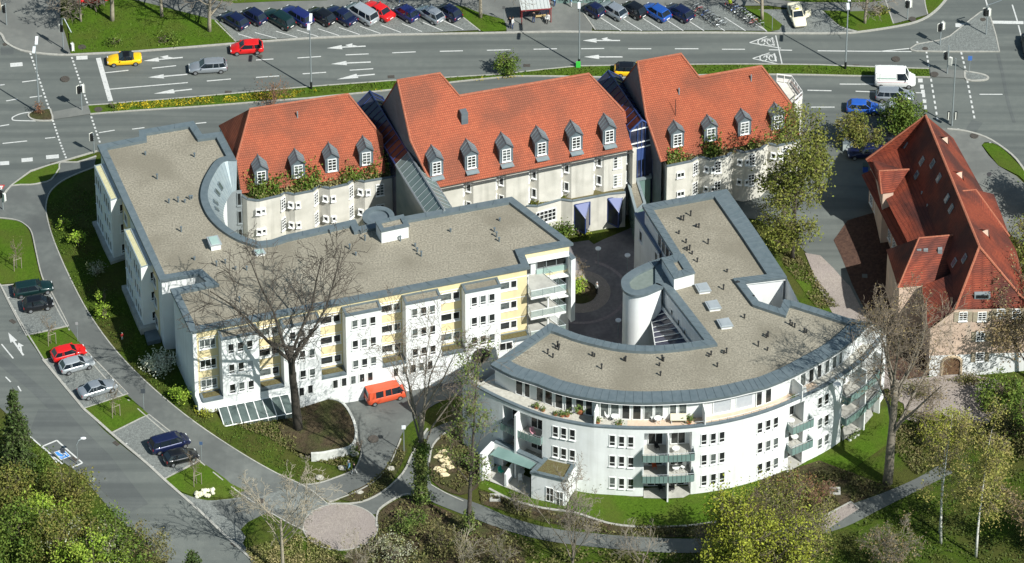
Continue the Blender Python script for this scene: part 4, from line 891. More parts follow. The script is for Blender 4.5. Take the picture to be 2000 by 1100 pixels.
# flat rooflights and vents
for (x, y) in ((1373,562),(1393,596),(1416,631)):
    q = [(x-17, y-6), (x+7, y-10), (x+17, y+7), (x-8, y+10)]; lantern(B3, q, Z3-.38, .35, gm=m_zincp)
vents(B3, [(1091,684),(1092,680),(1089,677),(1085,681),(1080,699),(1070,692),(1161,697),(1157,696),(1222,706),(1219,705),(1296,706),(1293,704),(1288,715),(1290,734),(1175,721),(1385,697),(1389,694),(1419,690),(1414,691),(1401,717),(1481,677),(1499,685),(1454,622),(1543,635),(1547,636),(1552,640),(1571,651),(1575,650),(1497,660),(1500,658),(1443,556),(1440,557),(1413,566),(1472,583),(1330,430),(1335,431),(1360,444),(1365,445),(1349,422),(1326,457),(1340,475),(1347,489),(1352,497),(1362,512),(1383,477),(1420,532),(1342,490)], Z3-.38, m_iron2, .085, .5)
# single-storey front extension: sedum-roofed block and glazed patios
ZE = 1.0
q = PX([(1035,922),(1067,889),(1126,903),(1106,939)], ZE); mb = MB(); mb.use(m_wwall); mb.prism(offs(q, .1), -4, ZE-.25); ex = mb.obj('ground_floor_extension', B3); parapet(ex, q, ZE+.05, .45, .3, .3, m_zinc, 2, 'coping'); roofplate(ex, offs(q, .4), ZE-.15, m_sedum, 'sedum_roof')
fe = Fac(offs(q, .1)[0], offs(q, .1)[3])
for (x, y) in ((1074,966),(1093,974)): win(B3, fe.hit(x, y), fe.rot, .95, 2.1, cols=2, rows=2, sill=False)
fl = Fac(PX([(942,888)], ZE)[0], PX([(965,864)], ZE)[0]); mb = MB(); mb.use(m_wwall); mb.box(fl.P(0, 0, -4), fl.u*fl.len, -fl.n*.35, V((0, 0, 5))); 
for (xa, ya, xb, yb, zt) in ((989,935,1003,918,-1.0),): a, b = G(xa, ya-8, zt), G(xb, yb-12, zt); f_ = Fac(a, b); mb.box(f_.P(0, 0, -3.4), f_.u*(f_.len+1.2), -f_.n*.25, V((0, 0, 3.4+zt)))
mb.obj('patio_wall', B3)
bpts = crv([(965,864),(985,872),(1010,884),(1035,895),(1055,905)], 3); bw = PX(bpts, ZE)
mb = MB(); mb.use(m_zincd); band_ = [V(p) for p in bw]
for a, b in zip(band_, band_[1:]):
    e = (b-a).normalized(); nn = V((-e.y, e.x)); mb.box((a.x, a.y, ZE-.1), (b.x-a.x, b.y-a.y, 0), (nn.x*.6, nn.y*.6, 0), (0, 0, .18))
mb.obj('patio_coping', B3)
mb = MB(); mb.use(m_wwall)
for a, b in zip(band_, band_[1:]): mb.face([(a.x, a.y, -.5), (b.x, b.y, -.5), (b.x, b.y, ZE-.1), (a.x, a.y, ZE-.1)])
mb.obj('patio_fascia', B3)
mb = MB(); mb.use(m_conc); 
for a, b in zip(band_, band_[1:]):
    e = (b-a).normalized(); nn = V((-e.y, e.x))*2.3; mb.face([(a.x+nn.x, a.y+nn.y, -.2), (a.x, a.y, -.2), (b.x, b.y, -.2), (b.x+nn.x, b.y+nn.y, -.2)])
mb.obj('first_floor_terrace', B3)
gq = [(957,889),(977,871),(1048,903),(1036,918)]; G4 = [G(957,889,.3), G(973,873,.75), G(1046,901,.75), G(1036,917,.3)]
mb = MB(); mb.use(m_ggl); mb.box(G4[0], G4[3]-G4[0], G4[1]-G4[0], V((0, 0, .05))); gc = mb.obj('glass_canopy_roof', B3)
# rear storey under the glass: dark doors of the ground floor
# street-side fittings
for k in range(7):
    pass
# ================================================================ RED-TILED WINGS AND GLASS LINKS
m_tileD = m_tile
def gz(px, py, pl): return Gpl(px, py, *pl)
def dormer(par, base, u, w=1.62, he=2.2, ha=2.85, tanp=1.3, ledge=True):
    n = V((u.y, -u.x, 0)); p = V(base); back = -n
    L0, R0 = p-u*w/2, p+u*w/2; E0, E1 = L0+V((0,0,he)), R0+V((0,0,he)); A = p+V((0,0,ha)); tl = he/tanp; ta = ha/tanp
    mb = MB(); mb.use(m_zincd)
    dn = V((0,0,-.5)); mb.face([L0+dn, R0+dn, E1, A, E0]); mb.face([L0+dn, E0, E0+back*tl]); mb.face([R0+dn, E1+back*tl, E1]); d = mb.obj('dormer', par)
    mb = MB(); mb.use(m_zinc); o = n*.12; ov = u*.1; dz = V((0,0,-.06)); E0b, E1b = E0-ov+o+dz, E1+ov+o+dz; A_ = A+o+V((0,0,.05))
    for s, E in ((0, E0b), (1, E1b)):
        q = [E, A_, A_-o+back*(ta+.05), E-o+back*(tl)]
        mb.face(q if s == 0 else q[::-1]); mb.face([x+V((0,0,-.08)) for x in (q[::-1] if s == 0 else q)])
        for k in range(1, 4): t = k/4; a = q[0].lerp(q[3], t); b = q[1].lerp(q[2], t); mb.tube([a+V((0,0,.02)), b+V((0,0,.02))], .03, 4)
    mb.tube([A_, A_-o+back*(ta+.05)], .06, 5)
    mb.obj('roof', d)
    win(par, p+n*.02+V((0, 0, 1.15)), math.atan2(u.y, u.x), 1.05, 1.75, cols=2, rows=4, name='dormer_window')
    if ledge: mb = MB(); mb.use(m_zincl); mb.box(p-u*.75+n*.02+V((0,0,-.15)), u*1.5, n*.75, V((0,0,.12))); mb.obj('sill_box', d)
def hips(root, *tris):
    for t in tris: mb = MB(); mb.use(m_tile); slab(mb, t); mb.obj('hip', root)
def ridge(par, pts, r=.14):
    mb = MB(); mb.use(m_ridge); mb.tube(pts, r, 6); mb.obj('ridge', par)
def slab(mb, q, th=.22):
    q = [V(p) for p in q]; n = (q[1]-q[0]).cross(q[2]-q[0]).normalized()
    if n.z < 0: q = q[::-1]; n = -n
    mb.face(q); mb.face([p-n*th for p in q][::-1])
    for a, b in zip(q, q[1:]+q[:1]): mb.face([a-n*th, b-n*th, b, a])
specs = {}
def wing(name, label, eL, eR, ze, rL, rR, zr, poly, backpoly_d=6.0):
    """eL,eR eaves px at ze; rL,rR ridge px at zr; poly: outline of the front slope in px"""
    a, b, c = G(*eL, ze), G(*eR, ze), G(*rR, zr); pl = plane3(a, b, c)
    root = thing(name, label, 'building', (*((a+b)/2)[:2], 0)); mb = MB(); mb.use(m_tile); q = [gz(*p, pl) for p in poly]; slab(mb, q); mb.obj('front_roof_slope', root)
    u = (b-a); u.z = 0; u.normalize(); return root, pl, u, q
# --- wing A
RA, plA, uA, qA = wing('red_roofed_wing', 'white wing with hipped red tile roof, leftmost, beside the curved grey zinc roof', (471,378), (748,338), 7.3, (488,213), (680,184), 15.1,
    [(471,378),(462,312),(488,213),(680,184),(744,264),(749,338)])
def back_and_ends(root, q, iL, iR, hipL=None, hipR=None, u=None, ze=6.5, tanp=1.3):
    """q[iL], q[iR] are the ridge ends; mirror the slope to the north; hips fill the ends"""
    n = V((u.y, -u.x, 0)); rl, rr = q[iL], q[iR]; w = (rl.z-ze)/tanp; mb = MB(); mb.use(m_tile)
    el = rl-n*w; er = rr-n*w; el.z = er.z = ze
    if hipL is not None: el2 = el-u*hipL; 
    else: el2 = el
    er2 = er+u*(hipR or 0)
    slab(mb, [rl, rr, er2, el2]); mb.obj('back_roof_slope', root); return el2, er2
el, er = back_and_ends(RA, qA, 2, 3, 1.6, 2.0, uA, 7.3)
hb = G(427,245, qA[1].z); hips(RA, [qA[1], qA[2], hb], [qA[2], hb, el], [qA[3], qA[4], er], [qA[4], qA[5], er])
mb = MB(); mb.use(m_cream); mb.wall([(p.x, p.y) for p in (qA[0], el)], -1, 6.6, closed=False); mb.wall([(p.x, p.y) for p in (qA[5], er)], -1, 6.6, closed=False); mb.wall([(p.x, p.y) for p in (el, er)], -1, 7.2, closed=False)
mb.face([qA[0]+V((0,0,-7)), qA[1]+V((0,0,-9)), qA[1]+V((.1,0,-.3)), qA[0]+V((.1,0,-.3))]); mb.face([qA[1]+V((.1,0,-9)), hb+V((.1,0,-9)), hb+V((.1,0,-.3)), qA[1]+V((.1,0,-.3))]); mb.obj('wall', RA)
ridge(RA, [qA[1], qA[2], qA[3], qA[4]]); 
for (x, y) in ((511,361),(583,349),(649,337),(716,324)): dormer(RA, gz(x, y, plA), uA, ledge=False)
def wavy(root, px, z, zb, rows, ter=4.5, m=m_cream):
    w = PX(px, z); mb = MB(); mb.use(m); mb.wall(w, zb, z-.1, closed=False); mb.obj('wavy_front_wall', root)
    a, b = V(w[0]), V(w[-1]); u = (b-a).normalized(); bk = V((-u.y, u.x)); top = w+[tuple(b+bk*ter), tuple(a+bk*ter)]
    mb = MB(); mb.use(m_sedum); mb.poly([(*p, z-.35) for p in top]); mb.obj('terrace_bed', root)
    mb = MB(); mb.use(m_zincd)
    for p, q in zip(w, w[1:]): p, q = V(p), V(q); e = (q-p).normalized(); nn = V((e.y, -e.x)); mb.box((p.x+nn.x*.06, p.y+nn.y*.06, z-.1), (q.x-p.x, q.y-p.y, 0), (-nn.x*.3, -nn.y*.3, 0), (0, 0, .12))
    mb.obj('coping', root); return w
aw = [(467,379),(482,389),(500,392),(507,392),(549,382),(556,376),(575,380),(612,373),(622,363),(644,368),(680,360),(691,350),(712,355),(766,346)]
wA = wavy(RA, aw, 7.0, -2, None)
def wavewin(root, w, idx_grey, idx_con, z0, rows):
    for i in idx_grey:      # small boxed windows on the grey returns, at the corner
        f = Fac(w[i], w[i+1])
        for r in rows: win(root, f.P(f.len*.62, 0, z0+r), f.rot, .62, .75, fd=.22, ft=.1)
        if i+2 < len(w):
            f = Fac(w[i+1], w[i+2])
            for r in rows: win(root, f.P(.38, 0, z0+r), f.rot, .55, .72, fd=.2, ft=.1, cols=1)
    for i in idx_con:
        f = Fac(w[i], w[i+1])
        for r in rows: win(root, f.P(f.len*.45, 0, z0+r+.15), f.rot, .85, 1.75, cols=2, rows=4)
wavewin(RA, wA, [2,5,8,11], [4,7,10], 5.4, (0,-3.0)); f = Fac(wA[12], wA[13])
for z in (5.4, 2.4): win(RA, f.P(f.len*.55, 0, z), f.rot, 1.0, 1.7, cols=2, rows=4)
wp = MB(); wp.use(m_cream); wp.wall([wA[-1], tuple(V(wA[-1])+V((-.27*6,.96*6))*1.0)], -2, 6.9, closed=False); wp.obj('side_wall', RA)
# --- wing B
RB, plB, uB, qB = wing('red_roofed_wing', 'longest red-tiled wing in the middle, six zinc dormers above a cream sawtooth wall', (847,368), (1235,292), 9.0, (897,187), (1150,144), 16.6,
    [(860,366),(847,368),(802,275),(776,156),(859,143),(897,187),(1150,144),(1218,217),(1221,240),(1236,292)])
n_ = V((uB.y, -uB.x, 0)); el, er = back_and_ends(RB, qB, 5, 6, 0, 2.0, uB, 9.0)
hl, hr = qB[3], qB[4]; wb = (hl.z-9)/1.3; bl = hl-n_*wb; bl.z = 9; br = hr-n_*wb+uB*2.2; br.z = 9
mb = MB(); mb.use(m_tile); slab(mb, [hl, hr, br, bl]); slab(mb, [hr, qB[5], br]); mb.obj('high_roof', RB)
hips(RB, [qB[6], qB[7], er], [qB[7], qB[8], er])
m_slate = mat('slate_cladding', (.16,.165,.18), (.19,.195,.21), sc=2, c3=(.11,.11,.12), sc3=.4)
mb = MB(); mb.use(m_slate); dd_ = V((0,0,-.2)); mb.face([qB[1]+V((0,0,-9)), qB[1]+dd_, qB[2]+dd_, hl+dd_, bl+dd_, bl+V((0,0,-9))]); mb.obj('gable_wall', RB)
mb = MB(); mb.use(m_cream); mb.wall([(p.x, p.y) for p in (qB[9], er)], -1, 8.8, closed=False); mb.wall([(p.x, p.y) for p in (bl, er)], -1, 8.9, closed=False); mb.obj('wall', RB)
ridge(RB, [qB[1], qB[2], hl, hr, qB[5], qB[6], qB[7]])
for (x, y) in ((853,343),(921,331),(989,318),(1058,305),(1125,294),(1190,281)): dormer(RB, gz(x, y, plB), uB)
mb = MB(); mb.use(m_zincd); c = gz(908, 243, plB); mb.box(c-uB*.4+V((0,0,-.3)), uB*.8, -n_*.9, V((0,0,1.9))); mb.obj('chimney', RB)
eA, eB = G(862,370,8.75), G(1237,296,8.75); fE = Fac(eA, eB)
mb = MB(); mb.use(m_iron2); mb.tube([fE.P(0,.05,8.72), fE.P(fE.len,.05,8.72)], .09, 6); mb.obj('gutter', RB)
ws = fE.P(0, -.9, 0); cur = (ws.x, ws.y); zg = [cur]; U = 0; U = -.3; conc = []; grey = []
def zp(U, v): p = fE.P(U, v, 0); return (p.x, p.y)
Zg = [zp(-.6, -.8)]; 
while U < fE.len-3:
    Zg += [zp(U+.9, -.8), zp(U+3.1, -.75)]; conc.append(len(Zg)-1); Zg += [zp(U+3.5, -1.55)]; grey.append(len(Zg)-1); U += 3.98; Zg += [zp(U+.42, -.8)]
Zg += [zp(fE.len-.2, -.8)]
Zc = [Zg[0]]
for p in Zg[1:]:
    if (V(p)-V(Zc[-1])).length > .25: Zc.append(p)
mb = MB(); mb.use(m_cream); mb.wall(Zc, -2.5, 8.6, closed=False); mb.obj('sawtooth_wall', RB)
for i in range(len(Zg)-1):
    f = Fac(Zg[i], Zg[i+1])
    if i in conc:
        for z in (7.3, 4.4): win(RB, f.P(f.len*.5, 0, z), f.rot, .8, 1.7, cols=2, rows=4)
    if i in grey:
        for z in (7.3, 4.5): win(RB, f.P(f.len*.5, 0, z), f.rot, .6, 1.3)
f = Fac(Zg[-2], Zg[-1]); 
for (x, y) in ((1206,317),(1206,352)): win(RB, fE.hit(x, y, -.8), fE.rot, 1.05, 1.75, cols=2, rows=4)
# lower projecting storey with planted roof
lw = [(1028,402),(1050,403),(1079,395),(1096,390),(1118,393),(1192,379),(1222,376)]
w = wavy(RB, lw, 3.2, -3, None, ter=2.8)
f = Fac(w[1], w[2])
win(RB, Fac(w[1], w[2]).hit(1066,422), Fac(w[1], w[2]).rot, 2.6, 1.8, cols=5, rows=3)
for (x0, x1, yt, yb, z0) in ((1122,1152,402,447,0), (1187,1217,391,437,0)):     # triangular blue oriels
    fo = Fac(w[4], w[5]) if x0 < 1180 else Fac(w[5], w[6]); fo = Fac(w[4], w[5])
    a, b = fo.hit(x0, yt, 0), fo.hit(x1, yt-7, 0); m_ = (a+b)/2+fo.n*1.3; zt, zb_ = 2.6, -.9
    mb = MB(); mb.use(m_blue)
    A_, B_2, M_ = (a.x, a.y), (b.x, b.y), (m_.x, m_.y); mb.prism([A_, M_, B_2], zb_-.2, zb_); orl = mb.obj('oriel', RB)
    mb = MB(); mb.use(mat('oriel_hood', (.20,.22,.36), rough=.9, spec=.1)); mb.face([(*A_, zt), (*B_2, zt), (*M_, zt-1.3)]); mb.obj('hood', orl)
    mb = MB(); mb.use(m_dglass); mb.face([(*A_, zb_), (*M_, zb_), (*M_, zt-1.3), (*A_, zt)]); mb.face([(*M_, zb_), (*B_2, zb_), (*B_2, zt), (*M_, zt-1.3)]); mb.obj('pane', orl)
    mb = MB(); mb.use(m_blue)
    for p, z1 in ((A_, zt), (M_, zt-1.3), (B_2, zt)): mb.tube([(*p, zb_), (*p, z1)], .09, 4)
    mb.tube([(*A_, zt), (*M_, zt-1.3), (*B_2, zt), (*A_, zt)], .09, 4); mb.obj('frame', orl)
# --- wing C
RC, plC, uC, qC = wing('red_roofed_wing', 'right-hand red-tiled wing with four dormers and a planted roof terrace above white walls', (1300,312), (1560,262), 7.2, (1365,150), (1487,129), 14.9,
    [(1292,316),(1262,228),(1245,120),(1330,105),(1365,150),(1487,129),(1545,204),(1556,240),(1562,262)])
n_ = V((uC.y, -uC.x, 0)); el, er = back_and_ends(RC, qC, 4, 5, 0, 2.0, uC, 7.3)
hl, hr = qC[2], qC[3]; wb = (hl.z-9)/1.3; bl = hl-n_*wb; bl.z = 9; br = hr-n_*wb+uC*2.2; br.z = 9
mb = MB(); mb.use(m_tile); slab(mb, [hl, hr, br, bl]); slab(mb, [hr, qC[4], br]); mb.obj('high_roof', RC)
hips(RC, [qC[5], qC[6], er], [qC[6], qC[8], er])
mb = MB(); mb.use(m_slate); mb.face([qC[0]+V((0,0,-8)), qC[0]+dd_, qC[1]+dd_, hl+dd_, bl+dd_, bl+V((0,0,-9))]); mb.obj('gable_wall', RC)
mb = MB(); mb.use(m_cream); mb.wall([(p.x, p.y) for p in (qC[8], er)], -1, 7, closed=False); mb.wall([(p.x, p.y) for p in (bl, er)], -1, 8, closed=False); mb.obj('wall', RC)
ridge(RC, [qC[0], qC[1], hl, hr, qC[4], qC[5], qC[6]])
for (x, y) in ((1323,288),(1388,277),(1454,265),(1519,253)): dormer(RC, gz(x, y, plC), uC, ledge=False)
cw = [(1303,325),(1352,315),(1366,306),(1372,307),(1387,312),(1421,305),(1434,293),(1454,298),(1487,291),(1500,280),(1519,285),(1552,278),(1567,268)]
wC = wavy(RC, cw, 6.9, -2.5, None)
g0 = G(1277,262,7.2); mb = MB(); mb.use(m_cream); mb.face([(g0.x, g0.y, -2), (*wC[0], -2), (*wC[0], 6.85), (g0.x, g0.y, 6.9)]); mb.obj('side_wall', RC)
wavewin(RC, wC, [3,6,9], [1,4,7,10], 5.4, (0,-3.0)); f = Fac(wC[0], wC[1])
for (x, y) in ((1329,341),(1329,378)): win(RC, f.hit(x, y), f.rot, .95, .8, cols=2, fd=.15)
for pts in ([(1319,198),(1320,226)], ): 
    p = gz(1319,226, plC); mb = MB(); mb.use(m_iron2); mb.tube([p, p+V((0,0,2.4))], .04, 4); mb.obj('lightning_rod', RC)
for (x, y, pl, r_) in ((581,229,plA,RA),(1326,183,plC,RC),(1467,157,plC,RC)): p = gz(x, y, pl); mb = MB(); mb.use(m_zincl); mb.tube([p+V((0,0,-.2)), p+V((0,0,.8))], .09, 6); mb.obj('vent_pipe', r_)
# white end balcony of wing C
q = PX([(1517,156),(1546,160),(1567,190),(1552,204)], 8.5); mb = MB(); mb.use(m_cream); mb.prism(q, -1, 8.2); eb = mb.obj('end_balcony', RC); mb = MB(); mb.use(m_frame)
for a, b in zip(q, q[1:]):
    a, b = V((*a, 8.2)), V((*b, 8.2)); k = max(1, int((b-a).length/.7))
    for i in range(k+1): p = a.lerp(b, i/k); mb.tube([p, p+V((0,0,1.1))], .05, 4)
    mb.box(a+V((0,0,1.05)), b-a, V((0,.12,0)), V((0,0,.1))); mb.box(a+V((0,0,.1)), b-a, V((0,.04,0)), V((0,0,.5)))
mb.obj('railing', eb)
# --- glass links between the wings
m_agl = mat('link_glass', (.13,.175,.165), (.17,.215,.20), sc=.5, rough=.2)
def atrium(label, A, zr, halfw, drop, n0, split, zb, lower=True):
    """A: ridge px list from far to near at zr"""
    p, q = G(*A[0], zr), G(*A[1], zr); d = (q-p); d.z = 0; L = d.length; d.normalize(); s = V((-d.y, d.x, 0))  # s to the east
    root = thing('glass_link', label, 'glass building', (*p[:2], 0)); K = max(4, int(L/.95))
    for side, nm in ((1, 'east'), (-1, 'west')):
        mb = MB()
        for k in range(K):
            a, b = p+d*(L*k/K), p+d*(L*(k+1)/K); a2, b2 = a+s*side*halfw-V((0,0,drop)), b+s*side*halfw-V((0,0,drop))
            f = k/K; mb.use(m_agl if f >= split else (m_rglass if .22 < f and side < 0 else m_dglass))
            quad = [a, b, b2, a2]; 
            if (b-a).cross(b2-a).z < 0: quad = quad[::-1]
            mb.face(quad); mb.use(m_dglass if f < split else m_agl); mb.face([(a2.x, a2.y, zb), (b2.x, b2.y, zb), b2, a2])
        mb.obj('glazing', root)
    for k in range(K+1):
        a = p+d*(L*k/K); up_ = V((0,0,.06)); mb = MB(); mb.use(m_blue if k/K < split else m_gfr)
        mb.tube([a+s*halfw-V((0,0,drop))+up_, a+up_, a-s*halfw-V((0,0,drop))+up_], .05, 4); mb.obj('rafter', root)
    mb = MB(); mb.use(m_blue)
    for o_ in (V((0,0,.08)), s*halfw-V((0,0,drop-.05)), -s*halfw-V((0,0,drop-.05))): mb.tube([p+o_, p+d*L*min(1, split)+o_], .09, 4)
    if split < 1:
        mb.use(m_gfr)
        for o_ in (V((0,0,.1)), s*halfw-V((0,0,drop-.05)), -s*halfw-V((0,0,drop-.05))): mb.tube([p+d*L*split+o_, p+d*L+o_], .12, 4)
    mb.obj('purlin', root)
    mb = MB(); e = p+d*L; mb.use(m_dglass); a, b = e-s*halfw, e+s*halfw; b0, a0 = (a, b)
    mb.face([(a.x, a.y, zb), (b.x, b.y, zb), (b.x, b.y, zr-drop), (e.x, e.y, zr), (a.x, a.y, zr-drop)]); mb.obj('end_glazing', root)
    mb = MB(); mb.use(m_frame)
    for z in (zr-drop, zr-drop-2.0, zr-drop-2.8): 
        if split >= 1: mb.box(V((a.x, a.y, z))+d*.05, b-a, d*.08, V((0,0,.14)))
    mb.use(mat('blue_steel_bright', (.045,.08,.22), rough=.4))
    if split >= 1:
        for t in (0, .33, .5, .66, 1): x = a.lerp(b, t); mb.tube([V((x.x, x.y, zb))+d*.08, V((x.x, x.y, zr-drop*(1-(1-abs(2*t-1)))))+d*.08], .07, 4)
        mb.box(V((a.x, a.y, zr-drop-4.6))+d*.04, (b-a)*.66, d*.06, V((0,0,1.8)))
        mb.tube([V((a.x, a.y, zr-drop))+d*.1, V((e.x, e.y, zr))+d*.1, V((b.x, b.y, zr-drop))+d*.1], .1, 4)
    mb.obj('end_frame', root); return root
AT1 = atrium('dark blue glass link with long pale glass lower roof, left of the middle wing', ((722,178),(868,412)), 11.0, 1.55, 1.35, 0, .52, 1.0)
AT2 = atrium('dark blue glass link with a pointed glazed gable between middle and right-hand wings', ((1188,138),(1253,234)), 11.8, 1.5, 1.3, 0, 1.2, -1.5)
# white wall with portholes below the first link
a, b = G(768,352,5.6), G(808,424,5.6); f = Fac(a, b); mb = MB(); mb.use(m_wwall); mb.face([f.P(0,0,-1), f.P(f.len,0,-1), f.P(f.len,0,5.6), f.P(0,0,5.6)]); mb.obj('porthole_wall', AT1)
for k in range(4): c = f.P(.8+k*1.45, .03, 3.9); mb = MB(); mb.use(m_glass); mb.tube([c, c+f.n*.06], .42, 14); mb.obj('porthole', AT1)
# flat-roofed glass passage to the curved block
q = PX([(1218,330),(1232,326),(1271,330),(1273,345),(1247,350),(1262,396),(1241,416)], 3.4); mb = MB(); mb.use(m_ggl); mb.prism(offs(q, .15), -3, 3.1)
LK = thing('entrance_link', 'low gravel-roofed passage with green glass sides leading to the curved white block', 'passage', (*q[0], -2)); mb.obj('glass_wall', LK); parapet(LK, q, 3.4, .3, .25, .3, m_zincl, 3); roofplate(LK, offs(q, .25), 3.2, m_gravel)
# ================================================================ OLD RED-ROOFED HOUSE
B4 = thing('old_house', 'old pink-walled house with steep red tile roof and shuttered windows at the right', 'house', (*G(1900, 720, -2.8)[:2], -2.8))
rN, rS = G(1808,226,12.5), G(1913,482,12.5)
wbN, wbS = G(1766,284,7.9), G(1858,535,7.3)
weN, weS = G(1692,312,5.9), G(1775,478,5.5)
eN, eS = G(1862,270,7), G(1985,490,7)
fL, fM, fR = G(1813,640,4.0), G(1866,604,6.3), G(2012,600,6.3)
mb = MB(); mb.use(m_tileo); slab(mb, [rN, wbN, wbS, rS], .2); slab(mb, [rN, weN, wbN], .2); mb.obj('west_roof_slope', B4)
mb = MB(); mb.use(m_tileo); slab(mb, [wbN, weN, weS, G(1836,470,7.4)], .2); slab(mb, [rS, wbS, fM], .2); slab(mb, [wbS, G(1800,560,5.5), fL, fM], .2); mb.obj('lower_west_roof', B4)
mb = MB(); mb.use(m_tileo); slab(mb, [rN, rS, eS, eN], .2); slab(mb, [rS, eS, fR], .2); mb.obj('east_roof_slope', B4)
mb = MB(); mb.use(m_tileo); slab(mb, [rS, fM, fR], .2); mb.obj('south_hip', B4)
mb = MB(); mb.use(m_ridge); mb.tube([weN, rN, rS, fM], .16, 6); mb.tube([rS, fR], .14, 6); mb.obj('ridge', B4)
fs = Fac(G(1815,735,-2.9), G(2012,727,-2.9))
mb = MB(); mb.use(m_pinkw); y = lambda p, z: V((p.x, p.y, z))
def onf(px, py): return fs.hit(px, py)
mb.face([onf(1815,695), onf(2012,688), onf(2012,602), onf(1868,605), onf(1817,642)]); 
mb.use(m_wwall); mb.face([onf(1815,740), onf(2012,733), onf(2012,688), onf(1815,695)]); mb.obj('south_wall', B4)
mb = MB(); mb.use(m_pinkw)
a, b = onf(1815,740), V((weS.x+.5, weS.y, -4)); wn = V((weN.x+.5, weN.y, -4)); en = V((eN.x-.4, eN.y, -4)); fr = onf(2012,733)
mb.face([y(b, -4), y(a, -4), y(a, 4), y(b, 5.3)]); mb.face([y(wn, -4), y(b, -4), y(b, 5.3), y(wn, 5.6)]); mb.face([y(en, -4), y(wn, -4), y(wn, 5.6), y(wbN, 7.0), y(rN, 12.3), y(en, 6.9)]); mb.face([y(fr, -4), y(V((eS.x-.4, eS.y, 0)), -4), y(V((eS.x-.4, eS.y, 0)), 6.8), y(fr, 6)]); mb.face([y(V((eS.x-.4, eS.y, 0)), -4), y(en, -4), y(en, 6.9), y(V((eS.x-.4, eS.y, 0)), 6.8)])
mb.obj('wall', B4)
m_shu = mat('wood_shutter', (.33,.28,.2), (.38,.33,.24), sc=3)
for (x, y_) in ((1881,618),(1918,618),(1955,612),(1915,656),(1914,697),(1985,612)):
    p = onf(x, y_); w_ = win(B4, p, fs.rot, 1.0, 1.35, cols=2, rows=4)
    for s in (-1, 1): mb = MB(); mb.use(m_shu); mb.box(p+fs.u*(s*.78-.25)+fs.n*.02+V((0,0,-.7)), fs.u*.5, fs.n*.06, V((0,0,1.4))); mb.obj('shutter', B4)
c = onf(1858, 724); mb = MB(); mb.use(mat('door_stone', (.45,.34,.22), (.5,.4,.28), sc=4)); r = .95
pts = [c+fs.u*(r*1.15*math.cos(k*math.pi/8))+V((0,0,1.3+r*1.15*math.sin(k*math.pi/8)*.8)) for k in range(9)]; pts = [pts[0]-V((0,0,1.9))]+pts+[pts[-1]-V((0,0,1.9))]; mb.tube([p+fs.n*.05 for p in pts], .17, 5); ar = mb.obj('arched_doorway', B4)
mb = MB(); mb.use(mat('old_wood_door', (.10,.055,.03), (.16,.09,.045), sc=5)); mb.face([p+fs.n*.04 for p in pts][::-1]); mb.obj('door', ar)
# pent roof along the west wall and the small hipped wing on the east slope
pw = Fac(V((wn.x, wn.y, 0)), V((b.x, b.y, 0))); mb = MB(); mb.use(m_tileo); slab(mb, [pw.P(.3, 0, 4.6), pw.P(pw.len*.95, 0, 4.4), pw.P(pw.len*.95, 1.15, 3.9), pw.P(.3, 1.15, 4.1)], .12); mb.obj('pent_roof', B4)
pe = plane3(rN, rS, eS); A_e = Gpl(1880, 373, *pe); B_e = Gpl(1906, 371, *pe); B_e = G(1906, 371, B_e.z+.9); mb = MB(); mb.use(m_tileo); slab(mb, [A_e, B_e, G(1972,462,7.0)], .12); slab(mb, [B_e, G(1941,379,7.0), G(1972,462,7.0)], .12); mb.obj('east_wing_roof', B4); mb = MB(); mb.use(m_ridge); mb.tube([A_e, B_e, G(1972,462,7.05)], .11, 6); mb.obj('ridge', B4)
# cross gables on the west side
def cross(apx, bpx, zr, cpx, dpx, epx, ze, fpx=None):
    a, b = G(*apx, zr), G(*bpx, zr); c, d, e = G(*cpx, ze), G(*dpx, ze), G(*epx, ze)
    mb = MB(); mb.use(m_tileo); slab(mb, [b, a, e, c], .15); slab(mb, [d, b, c], .15); nn = (a-b); nn.z = 0; nn.normalize(); s = V((-nn.y, nn.x, 0)); w = ((c-b)-(c-b).dot(nn)*nn).length
    g = b+s*w-V((0,0,zr-ze)); h = a+s*w-V((0,0,zr-ze)); slab(mb, [a, b, d, h+V((0,0,.1))], .15); o = mb.obj('cross_gable_roof', B4)
    mb = MB(); mb.use(m_pinkw); mb.wall([(c.x+.15, c.y+.1), (e.x, e.y+.1)], -1, ze-.1, closed=False); mb.wall([(d.x+.15, d.y), (c.x+.15, c.y+.1)], -1, ze-.1, closed=False); mb.obj('gable_wall', o)
    mb = MB(); mb.use(m_ridge); mb.tube([a, b, c], .12, 6); mb.obj('ridge', o); return o
cross((1776,331), (1717,334), 8.9, (1722,379), (1706,312), (1745,376), 6.6)
cross((1878,458), (1795,465), 9.6, (1754,562), (1731,488), (1872,552), 5.2)
fw4 = plane3(rN, wbN, wbS)
for (x, y_) in ((1790,343),(1822,320),(1801,295+20),(1834,348),(1850,388),(1858,408),(1864,513),(1884,505),(1768,283)):
    p = Gpl(x, y_, *fw4); nn = fw4[1] if fw4[1].z > 0 else -fw4[1]; dn = V((0,0,-1))-nn*(V((0,0,-1)).dot(nn)); dn.normalize(); al = nn.cross(dn)
    mb = MB(); mb.use(m_gfr); mb.box(p-al*.35-dn*.55, al*.7, dn*1.1, nn*.1); rw = mb.obj('roof_window', B4); mb = MB(); mb.use(mat('roof_window_glass', (.10,.12,.15), rough=.1)); mb.box(p-al*.25-dn*.42+nn*.1, al*.5, dn*.84, nn*.03); mb.obj('pane', rw)
ww = Fac(wn, b)
for k in range(9):
    for z in (3.6, .6): win(B4, ww.P(ww.len*(k+.6)/9.3, .0, z), ww.rot, .95, 1.3, cols=2, rows=3)
